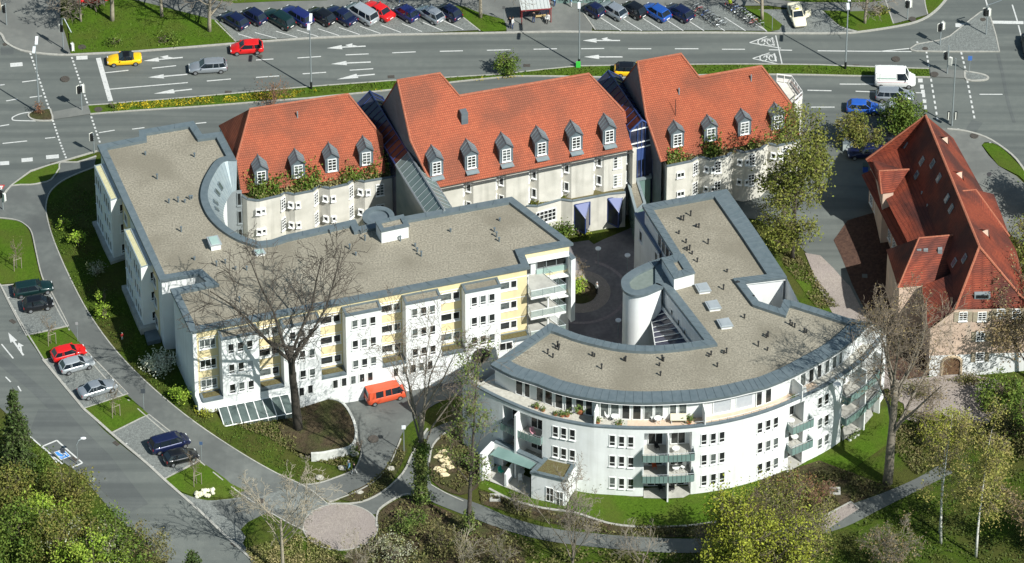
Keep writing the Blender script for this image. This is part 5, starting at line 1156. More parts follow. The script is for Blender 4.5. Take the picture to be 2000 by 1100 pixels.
for (x, y_, z) in ((1795,493,8.2),(1808,493,8.2),(1836,493,8.2)):
    p = G(x, y_, z); mb = MB(); mb.use(m_gfr); mb.box(p+V((-.25,0,-.6)), (.5,0,0), (0,.8,0), (0,0,1.0)); mb.obj('roof_hatch', B4)
p = fs.hit(1919, 578, -1.2); mb = MB(); mb.use(m_zincl); mb.box(p+V((-.9,0,-.5)), (1.8,0,0), (0,1.6,0), (0,0,.7)); dm4 = mb.obj('shed_dormer', B4); mb = MB(); mb.use(m_glass); mb.box(p+V((-.7,-.05,-.35)), (1.4,0,0), (0,.05,0), (0,0,.45)); mb.obj('pane', dm4)
for (x, y_) in ((1800,386),(1811,411),(1833,447)):
    p = G(x, y_, 7.0); mb = MB(); mb.use(m_gfr); mb.tube([p+V((0,0,-1.2)), p+V((0,0,.9))], .12, 6); mb.obj('vent_pipe', B4)
fe4 = plane3(rN, rS, eS)
for (x, y_) in ((1849,277),(1877,345),(1928,458)):
    p = Gpl(x, y_, *fe4); nn = fe4[1] if fe4[1].z > 0 else -fe4[1]; dn = V((0,0,-1))-nn*(V((0,0,-1)).dot(nn)); dn.normalize(); al = nn.cross(dn)
    mb = MB(); mb.use(m_frame); A = p+V((0,0,.9)); L_, R_ = p-al*.8, p+al*.8; h_ = A-dn*.0-V((nn.x, nn.y, 0)).normalized()*1.2; mb.face([L_+dn*.3, R_+dn*.3, A+dn*.1]); t_ = mb.obj('triangular_dormer', B4); mb = MB(); mb.use(m_tileo); S_, N_2 = (L_, R_) if L_.y < R_.y else (R_, L_)
    slab(mb, [A+dn*.2, N_2+dn*.4, p-dn*1.6], .08); mb.obj('roof', t_); mb = MB(); mb.use(m_pinkw); slab(mb, [A+dn*.15, (S_+p)*.5+dn*.2, p-dn*.8], .08); mb.obj('cheek', t_)
# ================================================================ VEHICLES
def paint(name, c, metal=.3, rough=.32): return mat('paint_'+name, c, rough=rough, metal=metal, coat=.5)
PT = dict(yellow=paint('yellow', (.85,.50,.01), 0), red=paint('red', (.62,.012,.012), 0), silver=paint('silver', (.42,.45,.48), .6), silver2=paint('silver_light', (.52,.55,.57), .5), white=paint('white', (.80,.80,.78), 0),
 navy=paint('navy', (.010,.016,.06), .3), blue=paint('blue', (.02,.10,.42), .3), black=paint('black', (.008,.009,.012), .2), green=paint('green', (.008,.03,.03), .3), cream=paint('cream', (.80,.74,.56), 0), purple=paint('violet_blue', (.018,.028,.14), .3), orange=paint('orange', (.62,.085,.03), 0, .5), brightblue=paint('bright_blue', (.03,.13,.55), .3), charcoal=paint('charcoal', (.03,.03,.035), .3))
m_tyre = mat('tyre', (.012,.012,.012), rough=.9); m_rim = mat('rim', (.45,.46,.48), rough=.3, metal=.7); m_cg = mat('car_glass', (.012,.018,.025), rough=.05, spec=.8); m_lamp = mat('headlamp', (.6,.62,.62), rough=.1); m_tail = mat('tail_lamp', (.35,.01,.01), rough=.2); m_plate = mat('plate', (.75,.75,.72)); m_bump = mat('bumper', (.04,.04,.042), rough=.6)
# kind: L, W, H, hood z, belt z, cabin: x of windscreen base, roof front, roof rear, rear base ; tail z
KINDS = dict(hatch=(4.05,1.70,1.44,.86,.92,.95,.30,-1.45,-1.92,.95), sedan=(4.5,1.74,1.42,.85,.90,.95,.25,-.95,-1.55,.93), wagon=(4.65,1.76,1.48,.86,.92,1.05,.40,-1.90,-2.22,.95), cabrio=(4.2,1.72,1.36,.84,.88,.75,.15,-.65,-1.25,.90),
 mpv=(4.7,1.82,1.72,.98,1.02,1.55,.80,-2.0,-2.28,1.05), small=(3.55,1.62,1.52,.90,.96,1.05,.45,-1.25,-1.68,1.0), micro=(2.6,1.52,1.54,.92,1.0,.95,.40,-.85,-1.22,1.0), van=(4.9,1.92,2.25,1.2,1.28,1.65,1.20,-2.38,-2.42,1.35), bus=(4.6,1.88,2.02,1.10,1.15,2.05,1.55,-2.15,-2.26,1.2))
PROTO = {}
def lerp(a, b, t): return a+(b-a)*t
def loft(mb, st):   # st: list of (x, [(y,z)...]) half sections from sill to roof centre, mirrored
    rows = []
    for x, sec in st:
        full = [(y, z) for y, z in sec]+[(-y, z) for y, z in sec[::-1] if y > 1e-4]; rows.append([len(mb.v)+k for k in range(len(full))]); mb.v += [(x, y, z) for y, z in full]
    n = len(rows[0])
    for a, b in zip(rows, rows[1:]):
        for k in range(n): j = (k+1) % n; mb.f.append((a[k], b[k], b[j], a[j])); mb.m.append(mb.mi)
    mb.f.append(tuple(rows[0])); mb.m.append(mb.mi); mb.f.append(tuple(rows[-1][::-1])); mb.m.append(mb.mi)
def car_proto(kind):
    L, W, Hh, hz, bz, xa, xb, xc, xd, tz = KINDS[kind]; h = L/2; w = W/2; van = kind in ('van', 'bus')
    root = thing('parked_car', 'x', 'car'); mb = MB(); mb.use(PT['silver'])
    def sec(wf, zb, zt): return [(w*wf*.90, zb), (w*wf, zb+.14), (w*wf*1.0, lerp(zb, zt, .62)), (w*wf*.95, zt-.05), (w*wf*.80, zt), (0, zt+.03)]
    xs = [(-h, .80, .38, tz-.18), (-h+.08, .90, .30, tz-.04), (-h+.35, .97, .24, tz), (-h+1.0, 1, .2, bz+.01), (0, 1, .2, bz), (xa-.1, 1, .2, bz-.01), (xa+.25, .985, .2, lerp(bz, hz, .5)), (h-.7, .96, .22, hz-.04), (h-.25, .90, .26, hz-.16), (h-.06, .82, .32, hz-.30), (h, .70, .38, hz-.38)]
    loft(mb, [(x, sec(a, b, c)) for x, a, b, c in xs]); body = mb.obj('body', root, smooth=True)
    # cabin: roof panel in body colour over dark glass
    zr = Hh; rw = w*(.74 if not van else .86); bw = w*(.90 if not van else .96); mb = MB(); mb.use(m_cg)
    def csec(yb, yt, zt): return [(yb, bz-.06), (yt, zt)]
    bot = [(xa, bw*.86), (xb+.15, bw), (xc-.1, bw), (xd, bw*.88)]; top = [(xb, rw*.88), (xb-.25, rw), (xc+.25, rw), (xc, rw*.90)]
    vb = [(x, y, bz-.05) for x, y in bot]+[(x, -y, bz-.05) for x, y in bot[::-1]]; vt = [(x, y, zr-.05) for x, y in top]+[(x, -y, zr-.05) for x, y in top[::-1]]
    i = len(mb.v); mb.v += vb+vt
    for k in range(8): j = (k+1) % 8; mb.f.append((i+j, i+k, i+8+k, i+8+j)); mb.m.append(0)
    mb.f.append(tuple(i+8+k for k in range(8))[::-1]); mb.m.append(0); wn = mb.obj('windows', root)
    mb = MB(); mb.use(PT['silver']); rp = [(xb+.02, rw*.84), (xb-.3, rw*1.0), ((xb+xc)/2, rw*1.03), (xc+.3, rw*1.0), (xc-.02, rw*.86)]; q = [(x, y, zr-.05) for x, y in rp]+[(x, -y, zr-.05) for x, y in rp[::-1]]; t = [(x*.0+lerp((xb+xc)/2, x, .93), y*.86, zr+.0) for x, y, z in q]; t2 = [(lerp((xb+xc)/2, x, .6), y*.5, zr+.03) for x, y, z in q]
    n = len(q)
    for A, B in ((q, t), (t, t2)):
        for k in range(n): j = (k+1) % n; mb.face([A[k], B[k], B[j], A[j]])
    mb.face(t2[::-1])
    if van:     # solid panelled sides behind the doors
        for s in (1, -1):
            x0 = xc+.02; x1 = xb-1.0 if kind == 'van' else xb-2.9
            y0, y1 = bw+.015, rw+.02
            f = [(x0, s*y0, bz-.1), (x1, s*y0, bz-.1), (x1, s*y1, zr-.04), (x0, s*y1, zr-.04)]; mb.face(f if s < 0 else f[::-1])
            if kind == 'bus': f = [(xb-2.0, s*y0, bz-.1), (xb-1.75, s*y0, bz-.1), (xb-1.75, s*y1, zr-.04), (xb-2.0, s*y1, zr-.04)]; mb.face(f if s < 0 else f[::-1])
        if kind == 'van': f = [(xd-.03, -bw*.9, bz-.1), (xd-.03, bw*.9, bz-.1), (xc-.03, rw*.9, zr-.04), (xc-.03, -rw*.9, zr-.04)]; mb.face(f)
    for s in (1, -1):
        P_ = [((xa, bw*.87), (xb, rw*.9)), ((xb-1.0, bw+.005), (xb-1.05, rw+.01)), ((xc+.55, bw+.005), (xc+.6, rw+.01)), ((xd, bw*.89), (xc, rw*.91))]
        for (a, b) in P_: mb.tube([(a[0], s*a[1], bz-.05), (b[0], s*b[1], zr-.04)], .045, 4)
    mb.obj('roof', root, smooth=False)
    for sx in (1, -1):
        for s in (1, -1):
            x = sx*(h-.80) if sx > 0 else -(h-.78); mb = MB(); mb.use(m_tyre); mb.tube([(x, s*(w-.20), .31), (x, s*(w+.012), .31)], .31, 14); wh = mb.obj('wheel', root); mb = MB(); mb.use(m_rim); mb.tube([(x, s*(w+.0), .31), (x, s*(w+.028), .31)], .19, 10); mb.obj('rim', wh)
    for s in (1, -1):
        mb = MB(); mb.use(m_lamp); mb.box((h-.22, s*w*.60-.15, hz-.40), (.16, 0, 0), (0, .30, 0), (0, 0, .17)); mb.obj('headlight', root)
        mb = MB(); mb.use(m_tail); mb.box((-h+.02, s*w*.76-.09, tz-.36), (.10, 0, 0), (0, .18, 0), (0, 0, .26)); mb.obj('tail_light', root)
        mb = MB(); mb.use(PT['silver']); mb.box((xa-.35, s*(w+.01)-.0, bz), (.14, 0, 0), (0, s*.16, 0), (0, 0, .12)); mb.obj('mirror', root)
    mb = MB(); mb.use(m_plate); mb.box((-h-.025, -.26, .52), (.03, 0, 0), (0, .52, 0), (0, 0, .11)); mb.obj('number_plate', root)
    if kind in ('van', 'bus', 'wagon'): mb = MB(); mb.use(m_bump); mb.box((-h-.05, -w*.8, .32), (.12, 0, 0), (0, w*1.6, 0), (0, 0, .18)); mb.obj('bumper', root); mb = MB(); mb.use(m_bump); mb.box((h-.09, -w*.7, .32), (.12, 0, 0), (0, w*1.4, 0), (0, 0, .16)); mb.obj('bumper', root)
    return root
def car(kind, colour, c, d, label, name='parked_car', cat='car', group=None, tail=None, roofcol=None, off=.05):
    first = kind not in PROTO
    if first: PROTO[kind] = car_proto(kind)
    o = PROTO[kind] if first else dup(PROTO[kind])
    a = T(c[0], c[1]); b = T(c[0]+d[0], c[1]+d[1]); e = (b-a); ang = math.atan2(e.y, e.x); L = KINDS[kind][0]
    e.z = 0; e.normalize()
    p = a if tail is None else a+e*(L/2)
    zf, zr_ = H(p.x+e.x*1.3, p.y+e.y*1.3), H(p.x-e.x*1.3, p.y-e.y*1.3)
    o.location = (p.x, p.y, (zf+zr_)/2+off); o.rotation_euler = (0, -math.atan2(zf-zr_, 2.6), ang); o.name = name
    for k in ('label', 'category', 'group'):
        if k in o.keys(): del o[k]
    tag(o, label, cat, group)
    for ch in list(o.children):
        nm = ch.name.split('.')[0]
        if nm in ('body', 'roof', 'mirror'):
            ch.material_slots[0].link = 'OBJECT'; ch.material_slots[0].material = PT[roofcol if (roofcol and nm == 'roof') else colour]
    return o
CARS = []
def queue(*a, **k): CARS.append((a, k))
g1 = 'cars parked in the angled bays along the main road'
queue('cabrio', 'yellow', (243,123), (-66,4), 'bright yellow convertible with black soft top waiting at the stop line', name='convertible_car', roofcol='black')
queue('wagon', 'silver', (406,138), (-74,4), 'silver estate car driving behind the yellow convertible', name='estate_car')
queue('hatch', 'red', (482,101), (-66,4), 'red hatchback driving on the main road below the parked row', name='hatchback_car')
queue('van', 'white', (1748,165), (70,1), 'white delivery van at the stop line beside the grass median', name='delivery_van', cat='van')
queue('wagon', 'silver', (1748,194), (74,2), 'silver estate car with sunroof waiting below the white delivery van', name='estate_car')
queue('hatch', 'brightblue', (1686,218), (56,2), 'bright blue hatchback partly under the shrubs at the crossing', name='hatchback_car')
queue('sedan', 'silver2', (1752,222), (56,2), 'pale silver car hidden behind the bushy shrub ahead of the blue hatchback', name='saloon_car')
queue('hatch', 'yellow', (1232,145), (66,0), 'yellow car with dark roof glimpsed between two red roofs', name='hatchback_car', roofcol='black')
queue('sedan', 'black', (2010,98), (10,60), 'black car at the right edge on the cross street', name='saloon_car')
queue('hatch', 'red', (180,4), (50,-6), 'red car half hidden by bare branches at the top left edge', name='hatchback_car', off=.15)
tails = [('hatch','navy',(481,62),'black hatchback, first on the left in the angled parking row'),('small','navy',(516,53),'small dark blue car, second from the left in the angled row'),('wagon','green',(571,61),'dark green estate, third from the left in the angled row'),
 ('wagon','purple',(607,55),'violet blue estate parked behind the street lamp with black and green cars beside it'),('hatch','black',(651,54),'black hatchback parked directly right of the violet blue estate'),('sedan','navy',(692,54),'navy saloon parked just left of the silver people carrier'),
 ('mpv','silver2',(733,52),'tall silver people carrier parked between navy saloon and red saloon'),('sedan','red',(765,45),'red saloon, the only red car in the angled parking row'),('small','purple',(813,47),'small violet blue rounded car parked right of the red saloon'),
 ('hatch','silver',(863,50),'silver hatchback parked second from the right end of the left row'),('small','navy',(897,46),'dark blue small car at the right end beside the grass')]
for k, c, p, l in tails: queue(k, c, p, (-40,-24), l, group=g1, tail=1, off=.15)
for k, c, p, l in [('micro','navy',(1176,39),'tiny two-seat car in dark blue and black near the bus shelter'),('hatch','silver',(1220,43),'silver hatchback with red tail lamps between the tiny car and a black one'),('small','black',(1258,41),'black small car, middle of the five cars right of the lamp post'),
 ('hatch','blue',(1305,46),'mid blue hatchback parked second from the bicycle racks'),('hatch','navy',(1350,47),'dark blue hatchback parked right next to the bicycle racks')]: queue(k, c, p, (-40,-24), l, group=g1, tail=1, off=.15)
queue('sedan', 'cream', (1556,38), (13,36), 'cream taxi with roof sign and its door open on the forecourt', name='taxi', cat='taxi', off=.14)
queue('wagon', 'green', (66,572), (44,-10), 'dark green estate parked furthest up the side road bays', off=.08)
queue('small', 'black', (76,603), (40,-9), 'small black car parked below the dark green estate', off=.08)
queue('hatch', 'red', (135,697), (44,-12), 'red hatchback parked beside the lawn in the side road bays', off=.08)
queue('hatch', 'silver2', (151,720), (41,-12), 'light silver hatchback parked close beside the red one', off=.08)
queue('sedan', 'silver', (191,767), (42,-14), 'silver saloon standing alone at the lower end of its bay', off=.08)
queue('mpv', 'navy', (331,874), (45,-12), 'dark blue high-roofed car in the lowest side road bay', off=.08)
queue('hatch', 'black', (353,900), (45,-12), 'black hatchback in the lowest bay, next to the lawn corner', off=.08)
queue('sedan', 'navy', (1690,304), (-60,5), 'dark blue saloon parked beside the green bin near the old house', off=.08)
queue('hatch', 'black', (1716,284), (-60,4), 'black car parked in the shade of shrubs by the old house', off=.08)
queue('bus', 'orange', (752,779), (44,-10.5), 'orange red panel van parked in front of the white plinth wall', name='panel_van', cat='van')
# build: copy from untouched prototypes, then drop the prototypes
used = {}
for a, k in CARS:
    kind = a[0]
    if kind not in PROTO: PROTO[kind] = car_proto(kind); PROTO[kind].name = 'proto_'+kind
    o = car(*a, **k)
for r in PROTO.values(): rm(r)
tx = next(o for o in bpy.data.objects if o.name == 'taxi')
m_taxi = mat('taxi_sign', (.8,.6,.05))
def childof(root, mb, name):
    o = mb.obj(name); o.parent = root; return o
mb = MB(); mb.use(m_taxi); mb.box((-.05,-.2,1.44), (.14,0,0), (0,.4,0), (0,0,.14)); childof(tx, mb, 'roof_sign')
mb = MB(); mb.use(PT['cream']); mb.box((.55,.86,.35), (-.35,.85,0), (.04,.02,0), (0,0,.58)); mb.box((.50,.9,.93), (-.3,.75,0), (.03,.02,0), (0,0,.4)); childof(tx, mb, 'open_door')
vn = next(o for o in bpy.data.objects if o.name.startswith('delivery_van'))
for i, (x0, x1, z, c) in enumerate(((-2.1,.1,1.55,(.40,.58,.48)), (-2.1,1.9,.98,(.55,.25,.26)))):
    mb = MB(); mb.use(mat('stripe_%s' % 'ab'[i], c)); mb.box((x0,-.985 if i else -.955,z), (x1-x0,0,0), (0,-.012,0), (0,0,.04 if i else .09)); childof(vn, mb, 'side_stripe')
# ================================================================ STREET FURNITURE
m_pole = mat('galvanised', (.33,.37,.38), rough=.5, metal=.4); m_sig = mat('signal_black', (.015,.016,.017), rough=.4); m_sigw = mat('signal_rim', (.75,.75,.68)); m_lens = mat('street_lamp_head', (.75,.77,.78), rough=.2)
def topz(base, topy): return (base[1]-topy)/12.35
def street_lamp(b, ty, label, heads=2, group='tall street lamps along the main road'):
    p = T(*b); h = topz(b, ty); r = thing('street_lamp', label, 'street lamp', p, group); mb = MB(); mb.use(m_pole); mb.tube([p, p+V((0,0,3)), p+V((0,0,h))], [.11,.10,.06], 8); mb.obj('pole', r)
    mb = MB(); mb.use(m_sig); mb.tube([p, p+V((0,0,1.2))], .14, 8); mb.obj('base', r)
    for s in ((-1, 1) if heads == 2 else (1,)):
        q = p+V((0,0,h)); mb = MB(); mb.use(m_lens); mb.box(q+V((s*.1-.14 if s > 0 else -.24, s*.25-.1, .0)), (.34,0,0), (0, s*1.3, .12), (0,0,.15)); mb.obj('lamp_head', r)
street_lamp((77,222), 95, 'tall two-headed street lamp on the small traffic island at the left'); street_lamp((608,175), 50, 'tall two-headed street lamp in front of the parked cars on the grass median')
street_lamp((1131,130), 8, 'tall street lamp with bright green box at its foot'); street_lamp((1651,136), 10, 'tall street lamp on the median in front of the taxi')
p = T(1131,130); mb = MB(); mb.use(mat('poster_green', (.05,.55,.06))); mb.cbox((p.x-.1, p.y-.35, p.z), .55, .12, 1.0); bx = mb.obj('poster_board', org=p); tag(bx, 'bright green poster board tied to a lamp post on the median', 'poster')
def signal(b, ty, label, heads, arm=None, name='traffic_light', cat='traffic light', group='traffic lights'):
    p = T(*b); h = topz(b, ty); r = thing(name, label, cat, p, group); mb = MB(); mb.use(m_pole); mb.tube([p, p+V((0,0,h))], .075, 8); mb.obj('pole', r)
    if arm: mb = MB(); mb.use(m_pole); q = p+V((0,0,h)); mb.tube([q, q+V((arm[0]*.3, arm[1]*.3, .25)), q+V((arm[0], arm[1], arm[2]))], .06, 6); mb.obj('arm', r)
    for hi_, (dx, dy, dz, a) in enumerate(heads):
        q = p+V((dx, dy, h-1.1+dz)); m = Matrix.Rotation(a, 3, 'Z'); mb = MB(); mb.use(m_sigw if hi_ % 2 else m_sig); mb.cbox(q, .34, .26, 1.0, a); hd = mb.obj('signal_head', r)
        mb = MB(); mb.use(m_sigw); mb.box(q+m@V((-.25, .135, -.08)), m@V((.5,0,0)), m@V((0,.03,0)), V((0,0,1.15))); mb.obj('backboard', hd)
        mb = MB(); mb.use(m_sig)
        for k in range(3): c = q+m@V((0,-.12,.17+.3*k)); mb.tube([c, c+m@V((0,-.16,-.02))], .11, 8)
        mb.obj('visor', hd)
signal((160,216), 170, 'traffic light standing at the tip of the flowering median on the left', [(-.25,0,0,.8),(.28,0,.25,-1.2)])
signal((124,97), 38, 'traffic light mast with hanging signal arm beside the top left lawn', [(-.1,0,-.9,.6),(1.2,-1.5,-2.6,-1.0)], arm=(1.2,-1.5,-1.0))
signal((13,50), 8, 'traffic light on the pavement at the far top left corner', [(-.2,0,-.3,.5)])
signal((184,299), 262, 'traffic light at the kerb by the grey flat roof corner', [(-.2,0,0,.7)])
signal((6,410), 372, 'short traffic light beside the left lawn with a give way sign', [(-.1,0,0,.6),(.3,-.3,-.3,2.2)])
signal((1772,39), 2, 'traffic light behind the taxi forecourt on the top pavement', [(-.1,0,0,.3),(.22,0,.1,-.9)])
signal((1836,89), 48, 'traffic light on the paved triangle, nearest its left tip', [(-.15,0,0,.7),(.2,0,.3,-.9)])
signal((1926,69), 12, 'traffic light mast with curved lamp arm on the paved triangle', [(-.3,0,-.5,.2),(.15,0,-.5,-.8)], arm=(1.6,-.2,.9))
signal((1850,145), 92, 'traffic light with two heads at the right end of the median', [(-.3,0,-.9,.2),(.3,-.2,-1.5,2.6)])
p = T(1859,246); r = thing('signal_mast', 'tall mast by the old house carrying two signals halfway up', 'mast', p); mb = MB(); mb.use(m_pole); mb.tube([p, p+V((0,0,10.2))], [.10,.07], 8); mb.obj('pole', r)
for dx in (-.45, .4): mb = MB(); mb.use(m_sig); mb.cbox(p+V((dx,-.1,1.2)), .32, .26, 1.0); hd = mb.obj('signal_head', r); mb = MB(); mb.use(m_sigw); mb.cbox(p+V((dx-.02,-.25,1.15)), .12, .04, 1.1); mb.obj('backboard', hd)
def sign(b, ty, label, shape='panel', col=(.05,.15,.45), sz=.5, cat='road sign'):
    p = T(*b); h = topz(b, ty); r = thing('road_sign', label, cat, p); mb = MB(); mb.use(m_pole); mb.tube([p, p+V((0,0,h))], .04, 6); mb.obj('post', r); q = p+V((0,-.06,h-.1))
    mb = MB(); mb.use(mat('sign_%d_%d' % (int(col[0]*100), int(col[2]*100)), col))
    if shape == 'panel': mb.box(q+V((-sz/2,0,-sz*.7)), (sz,0,0), (0,.03,0), (0,0,sz*1.3))
    elif shape == 'round': mb.tube([q, q+V((0,.03,0))], sz/2, 14)
    else: mb.face([q+V((-sz/2,0,.1)), q+V((0,0,-sz*.85)), q+V((sz/2,0,.1))]); mb.face([q+V((-sz/2,.03,.1)), q+V((sz/2,.03,.1)), q+V((0,.03,-sz*.85))])
    mb.obj('plate', r)
    if shape == 'tri': mb = MB(); mb.use(m_frame); mb.face([q+V((-sz*.3,-.02,.0)), q+V((0,-.02,-sz*.55)), q+V((sz*.3,-.02,.0))]); mb.obj('symbol', r)
sign((1893,142), 113, 'small road sign on the rounded refuge island at the right'); sign((281,800), 764, 'dark sign on a thin post between footpath and lower lawn', col=(.05,.06,.07)); sign((152,668), 632, 'thin post with small plate beside the footpath by the upper lawn', col=(.3,.3,.3), sz=.3)
sign((4,388), 362, 'give way sign, white and red triangle at the left edge', 'tri', (.6,.03,.03), .9); sign((394,901), 866, 'blue parking sign on a post at the lowest bay', col=(.05,.1,.2), sz=.35); sign((124,905), 880, 'disabled bay sign on the far kerb beside the blue painted symbol', col=(.05,.06,.08), sz=.5)
sign((183,948), 935, 'white striped marker plate at the kerb by the big bushes', col=(.4,.45,.45), sz=.3); sign((1508,60), 28, 'thin sign post on the grass corner left of the taxi', col=(.3,.3,.3), sz=.2); sign((984,42), 14, 'bus stop pole on the grass by the waiting people', col=(.1,.1,.1), sz=.35)
sign((1930,370), 340, 'round dark-backed road sign on the pavement right of the old house', 'round', (.06,.06,.07), .6)
# small road lamp, lower left, and courtyard lamps
p = T(152,908); r = thing('street_lamp', 'short street lamp with white head beside the disabled bay', 'street lamp', p); mb = MB(); mb.use(m_pole); mb.tube([p, p+V((0,0,3.0)), p+V((.25,.15,3.5)), p+V((.6,.3,3.6))], .045, 6); mb.obj('pole', r); mb = MB(); mb.use(m_lens); mb.ball(p+V((.75,.4,3.62)), .35, .22, .09); mb.obj('lamp_head', r)
for (b, l) in (((1225,533), 'round white courtyard lamp beside the tall white wall'), ((1207,660), 'round courtyard lamp beside the drum tower'), ((1168,520), 'round courtyard lamp in the middle of the shaded yard')):
    p = T(*b); r = thing('courtyard_lamp', l, 'lamp', p); mb = MB(); mb.use(m_pole); mb.tube([p, p+V((0,0,2.6))], .05, 6); mb.obj('pole', r); mb = MB(); mb.use(m_lens); cyl(mb, p, .34, p.z+2.6, p.z+2.72, 14); mb.obj('lamp_head', r)
p = T(789,883); r = thing('path_lamp', 'white-topped path lamp in the bed between driveway and garden path', 'lamp', p); mb = MB(); mb.use(m_pole); mb.tube([p, p+V((0,0,3.6))], .06, 6); mb.obj('pole', r); mb = MB(); mb.use(m_lens); mb.cbox(p+V((0,0,3.6)), .45, .45, .2); mb.obj('lamp_head', r)
# bus shelter
a, b, c, d = T(1019,49), T(1076,45), T(1077,38), T(1021,40)
r = thing('bus_shelter', 'bus shelter with white ribbed roof and dark red posts', 'bus shelter', a); u = (b-a).normalized(); u.z = 0; bk = V((-u.y, u.x, 0)); m_red = mat('dark_red', (.25,.03,.03)); Ls = (b-a).length
for k in (0, 1):
    for v in (0, 1.3): mb = MB(); mb.use(m_red); mb.tube([a+u*Ls*k+bk*v, a+u*Ls*k+bk*v+V((0,0,2.45))], .06, 4); mb.obj('post', r)
mb = MB(); mb.use(mat('ribbed_roof', (.46,.48,.46)));
for k in range(16): mb.box(a+u*(Ls*k/16)-u*.1-bk*.3+V((0,0,2.45+.04*(k % 2))), u*(Ls/16+.01), bk*1.9+V((0,0,.12)), V((0,0,.05)))
mb.obj('roof', r); mb = MB(); mb.use(m_red); mb.box(a-bk*.32+V((0,0,2.32))-u*.1, u*(Ls+.2), bk*.05, V((0,0,.16))); mb.obj('fascia', r); mb = MB(); mb.use(m_dglass); mb.box(a+bk*1.35+V((0,0,.3)), u*Ls, bk*.04, V((0,0,2.0))); mb.obj('rear_glass', r); mb = MB(); mb.use(mat('bench_wood', (.45,.33,.15))); mb.box(a+u*Ls*.5+bk*.75+V((0,0,.45)), u*1.3, bk*.4, V((0,0,.06))); mb.obj('bench', r)
a, b = T(1086,8), T(1193,7); u = (b-a).normalized(); Lk = (b-a).length; bk = V((-u.y, u.x, 0)); r = thing('glass_kiosk', 'low glazed kiosk with graffiti scribbled on its panes at the top edge', 'kiosk', a)
mb = MB(); mb.use(m_conc); mb.box(a+V((0,0,2.6)), u*Lk, bk*2.6, V((0,0,.2))); mb.obj('roof', r)
for k in range(4):
    o_ = a+u*Lk*k/4; mb = MB(); mb.use(m_ggl); mb.box(o_+u*.05, u*(Lk/4-.1), bk*.05, V((0,0,2.5))); pn = mb.obj('glass_panel', r); mb = MB(); mb.use(m_gfr)
    mb.tube([o_, o_+V((0,0,2.6))], .05, 4); mb.obj('post', r); mb = MB(); mb.use(m_sig); rg = random.Random(k)
    pts = [o_+u*(.25+1.2*i/14)+V((0,0,.35+.4*rg.random()))-bk*.02 for i in range(15)]; mb.tube(pts, .03, 3); mb.obj('graffiti', pn)
# bins and boxes
def bin_(px, l, col, s=(.6,.6,1.05), name='wheelie_bin', cat='bin', rz=0):
    p = T(*px, .05); r = thing(name, l, cat, p); mb = MB(); mb.use(mat('bin_%d_%d_%d' % tuple(int(c*99) for c in col), col, rough=.5)); x, y, z = s
    mb.box(p+V((-x/2,-y/2,.08)), (x,0,0), (0,y,0), (0,0,z-.2)); mb.obj('tub', r); mb = MB(); mb.use(m_zincd if name == 'waste_container' else mat('bin_lid', (.05,.07,.06))); mb.box(p+V((-x/2-.04,-y/2-.05,z-.11)), (x+.08,0,0), (0,y+.1,.06), (0,0,.09)); mb.obj('lid', r)
    for sx in (-1, 1): mb = MB(); mb.use(m_tyre); c = p+V((sx*x*.4, y*.4, .1)); mb.tube([c-V((.04,0,0)), c+V((.04,0,0))], .1, 8); mb.obj('wheel', r)
bin_((1656,292), 'big grey metal waste container on the car park', (.4,.45,.44), (1.25,1.0,1.35), 'waste_container', 'container'); bin_((1677,292), 'green wheelie bin beside the grey waste container', (.02,.2,.08)); bin_((1690,335), 'blue wheelie bin against the old house wall', (.02,.08,.4))
bin_((679,776), 'red bin in front of the white plinth, left of the orange van', (.6,.02,.03), (.65,.6,1.0)); bin_((686,780), 'grey and white box standing right of the red bin', (.5,.52,.5), (.55,.55,.9), 'storage_box', 'box'); bin_((692,776), 'pale crate furthest right beside the bins', (.45,.55,.45), (.5,.5,.8), 'storage_box', 'box')
# rocks
def rock(px, s, l, col=(.42,.40,.34), seed=0, name='boulder', grp=None):
    p = T(*px); rg = random.Random(seed); mb = MB(); mb.use(mat('rock_%d' % int(col[0]*100), col, tuple(c*.75 for c in col), sc=3)); mb.ball(p+V((0,0,s*.3)), s, s*.75, s*.55, 9, 6, .18, rg); o = mb.obj(name, org=p); tag(o, l, 'rock', grp)
for k, (x, y, s, l) in enumerate([(692,889,.5,'pale boulder in the bank above the walking people'),(668,916,.5,'white boulder left of the two people on the drive'),(624,934,.5,'yellowish boulder at the lower edge of the bank'),(763,917,.45,'boulder in the strip between drive and garden path'),(703,963,.4,'pointed pale stone at the tip of the strip')]): rock((x, y), s, l, seed=k)
pl = [(858,895),(864,903),(870,912),(876,905),(872,898),(862,922),(868,930),(880,915),(855,918),(866,885)]
r = thing('stone_pile', 'heap of pale yellow sandstone blocks beside the curved white block', 'rock pile', T(866,905))
for k, (x, y) in enumerate(pl):
    p = T(x, y); rg = random.Random(k); mb = MB(); mb.use(mat('sandstone', (.60,.50,.30), (.68,.58,.38), sc=3)); mb.ball(p+V((0,0,.2)), .45+.2*rg.random(), .3, .3, 7, 4, .25, rg); mb.obj('stone', r)
r = thing('stone_pile', 'mound of white and yellow stones on the lawn corner by the side road', 'rock pile', T(400,965))
for k in range(22):
    rg = random.Random(k+50); p = T(382+35*rg.random(), 959+14*rg.random()); mb = MB(); mb.use(mat('white_stone', (.62,.61,.52), (.7,.66,.45), sc=3)); mb.ball(p+V((0,0,.15+.25*rg.random())), .28, .24, .22, 7, 4, .2, rg); mb.obj('stone', r)
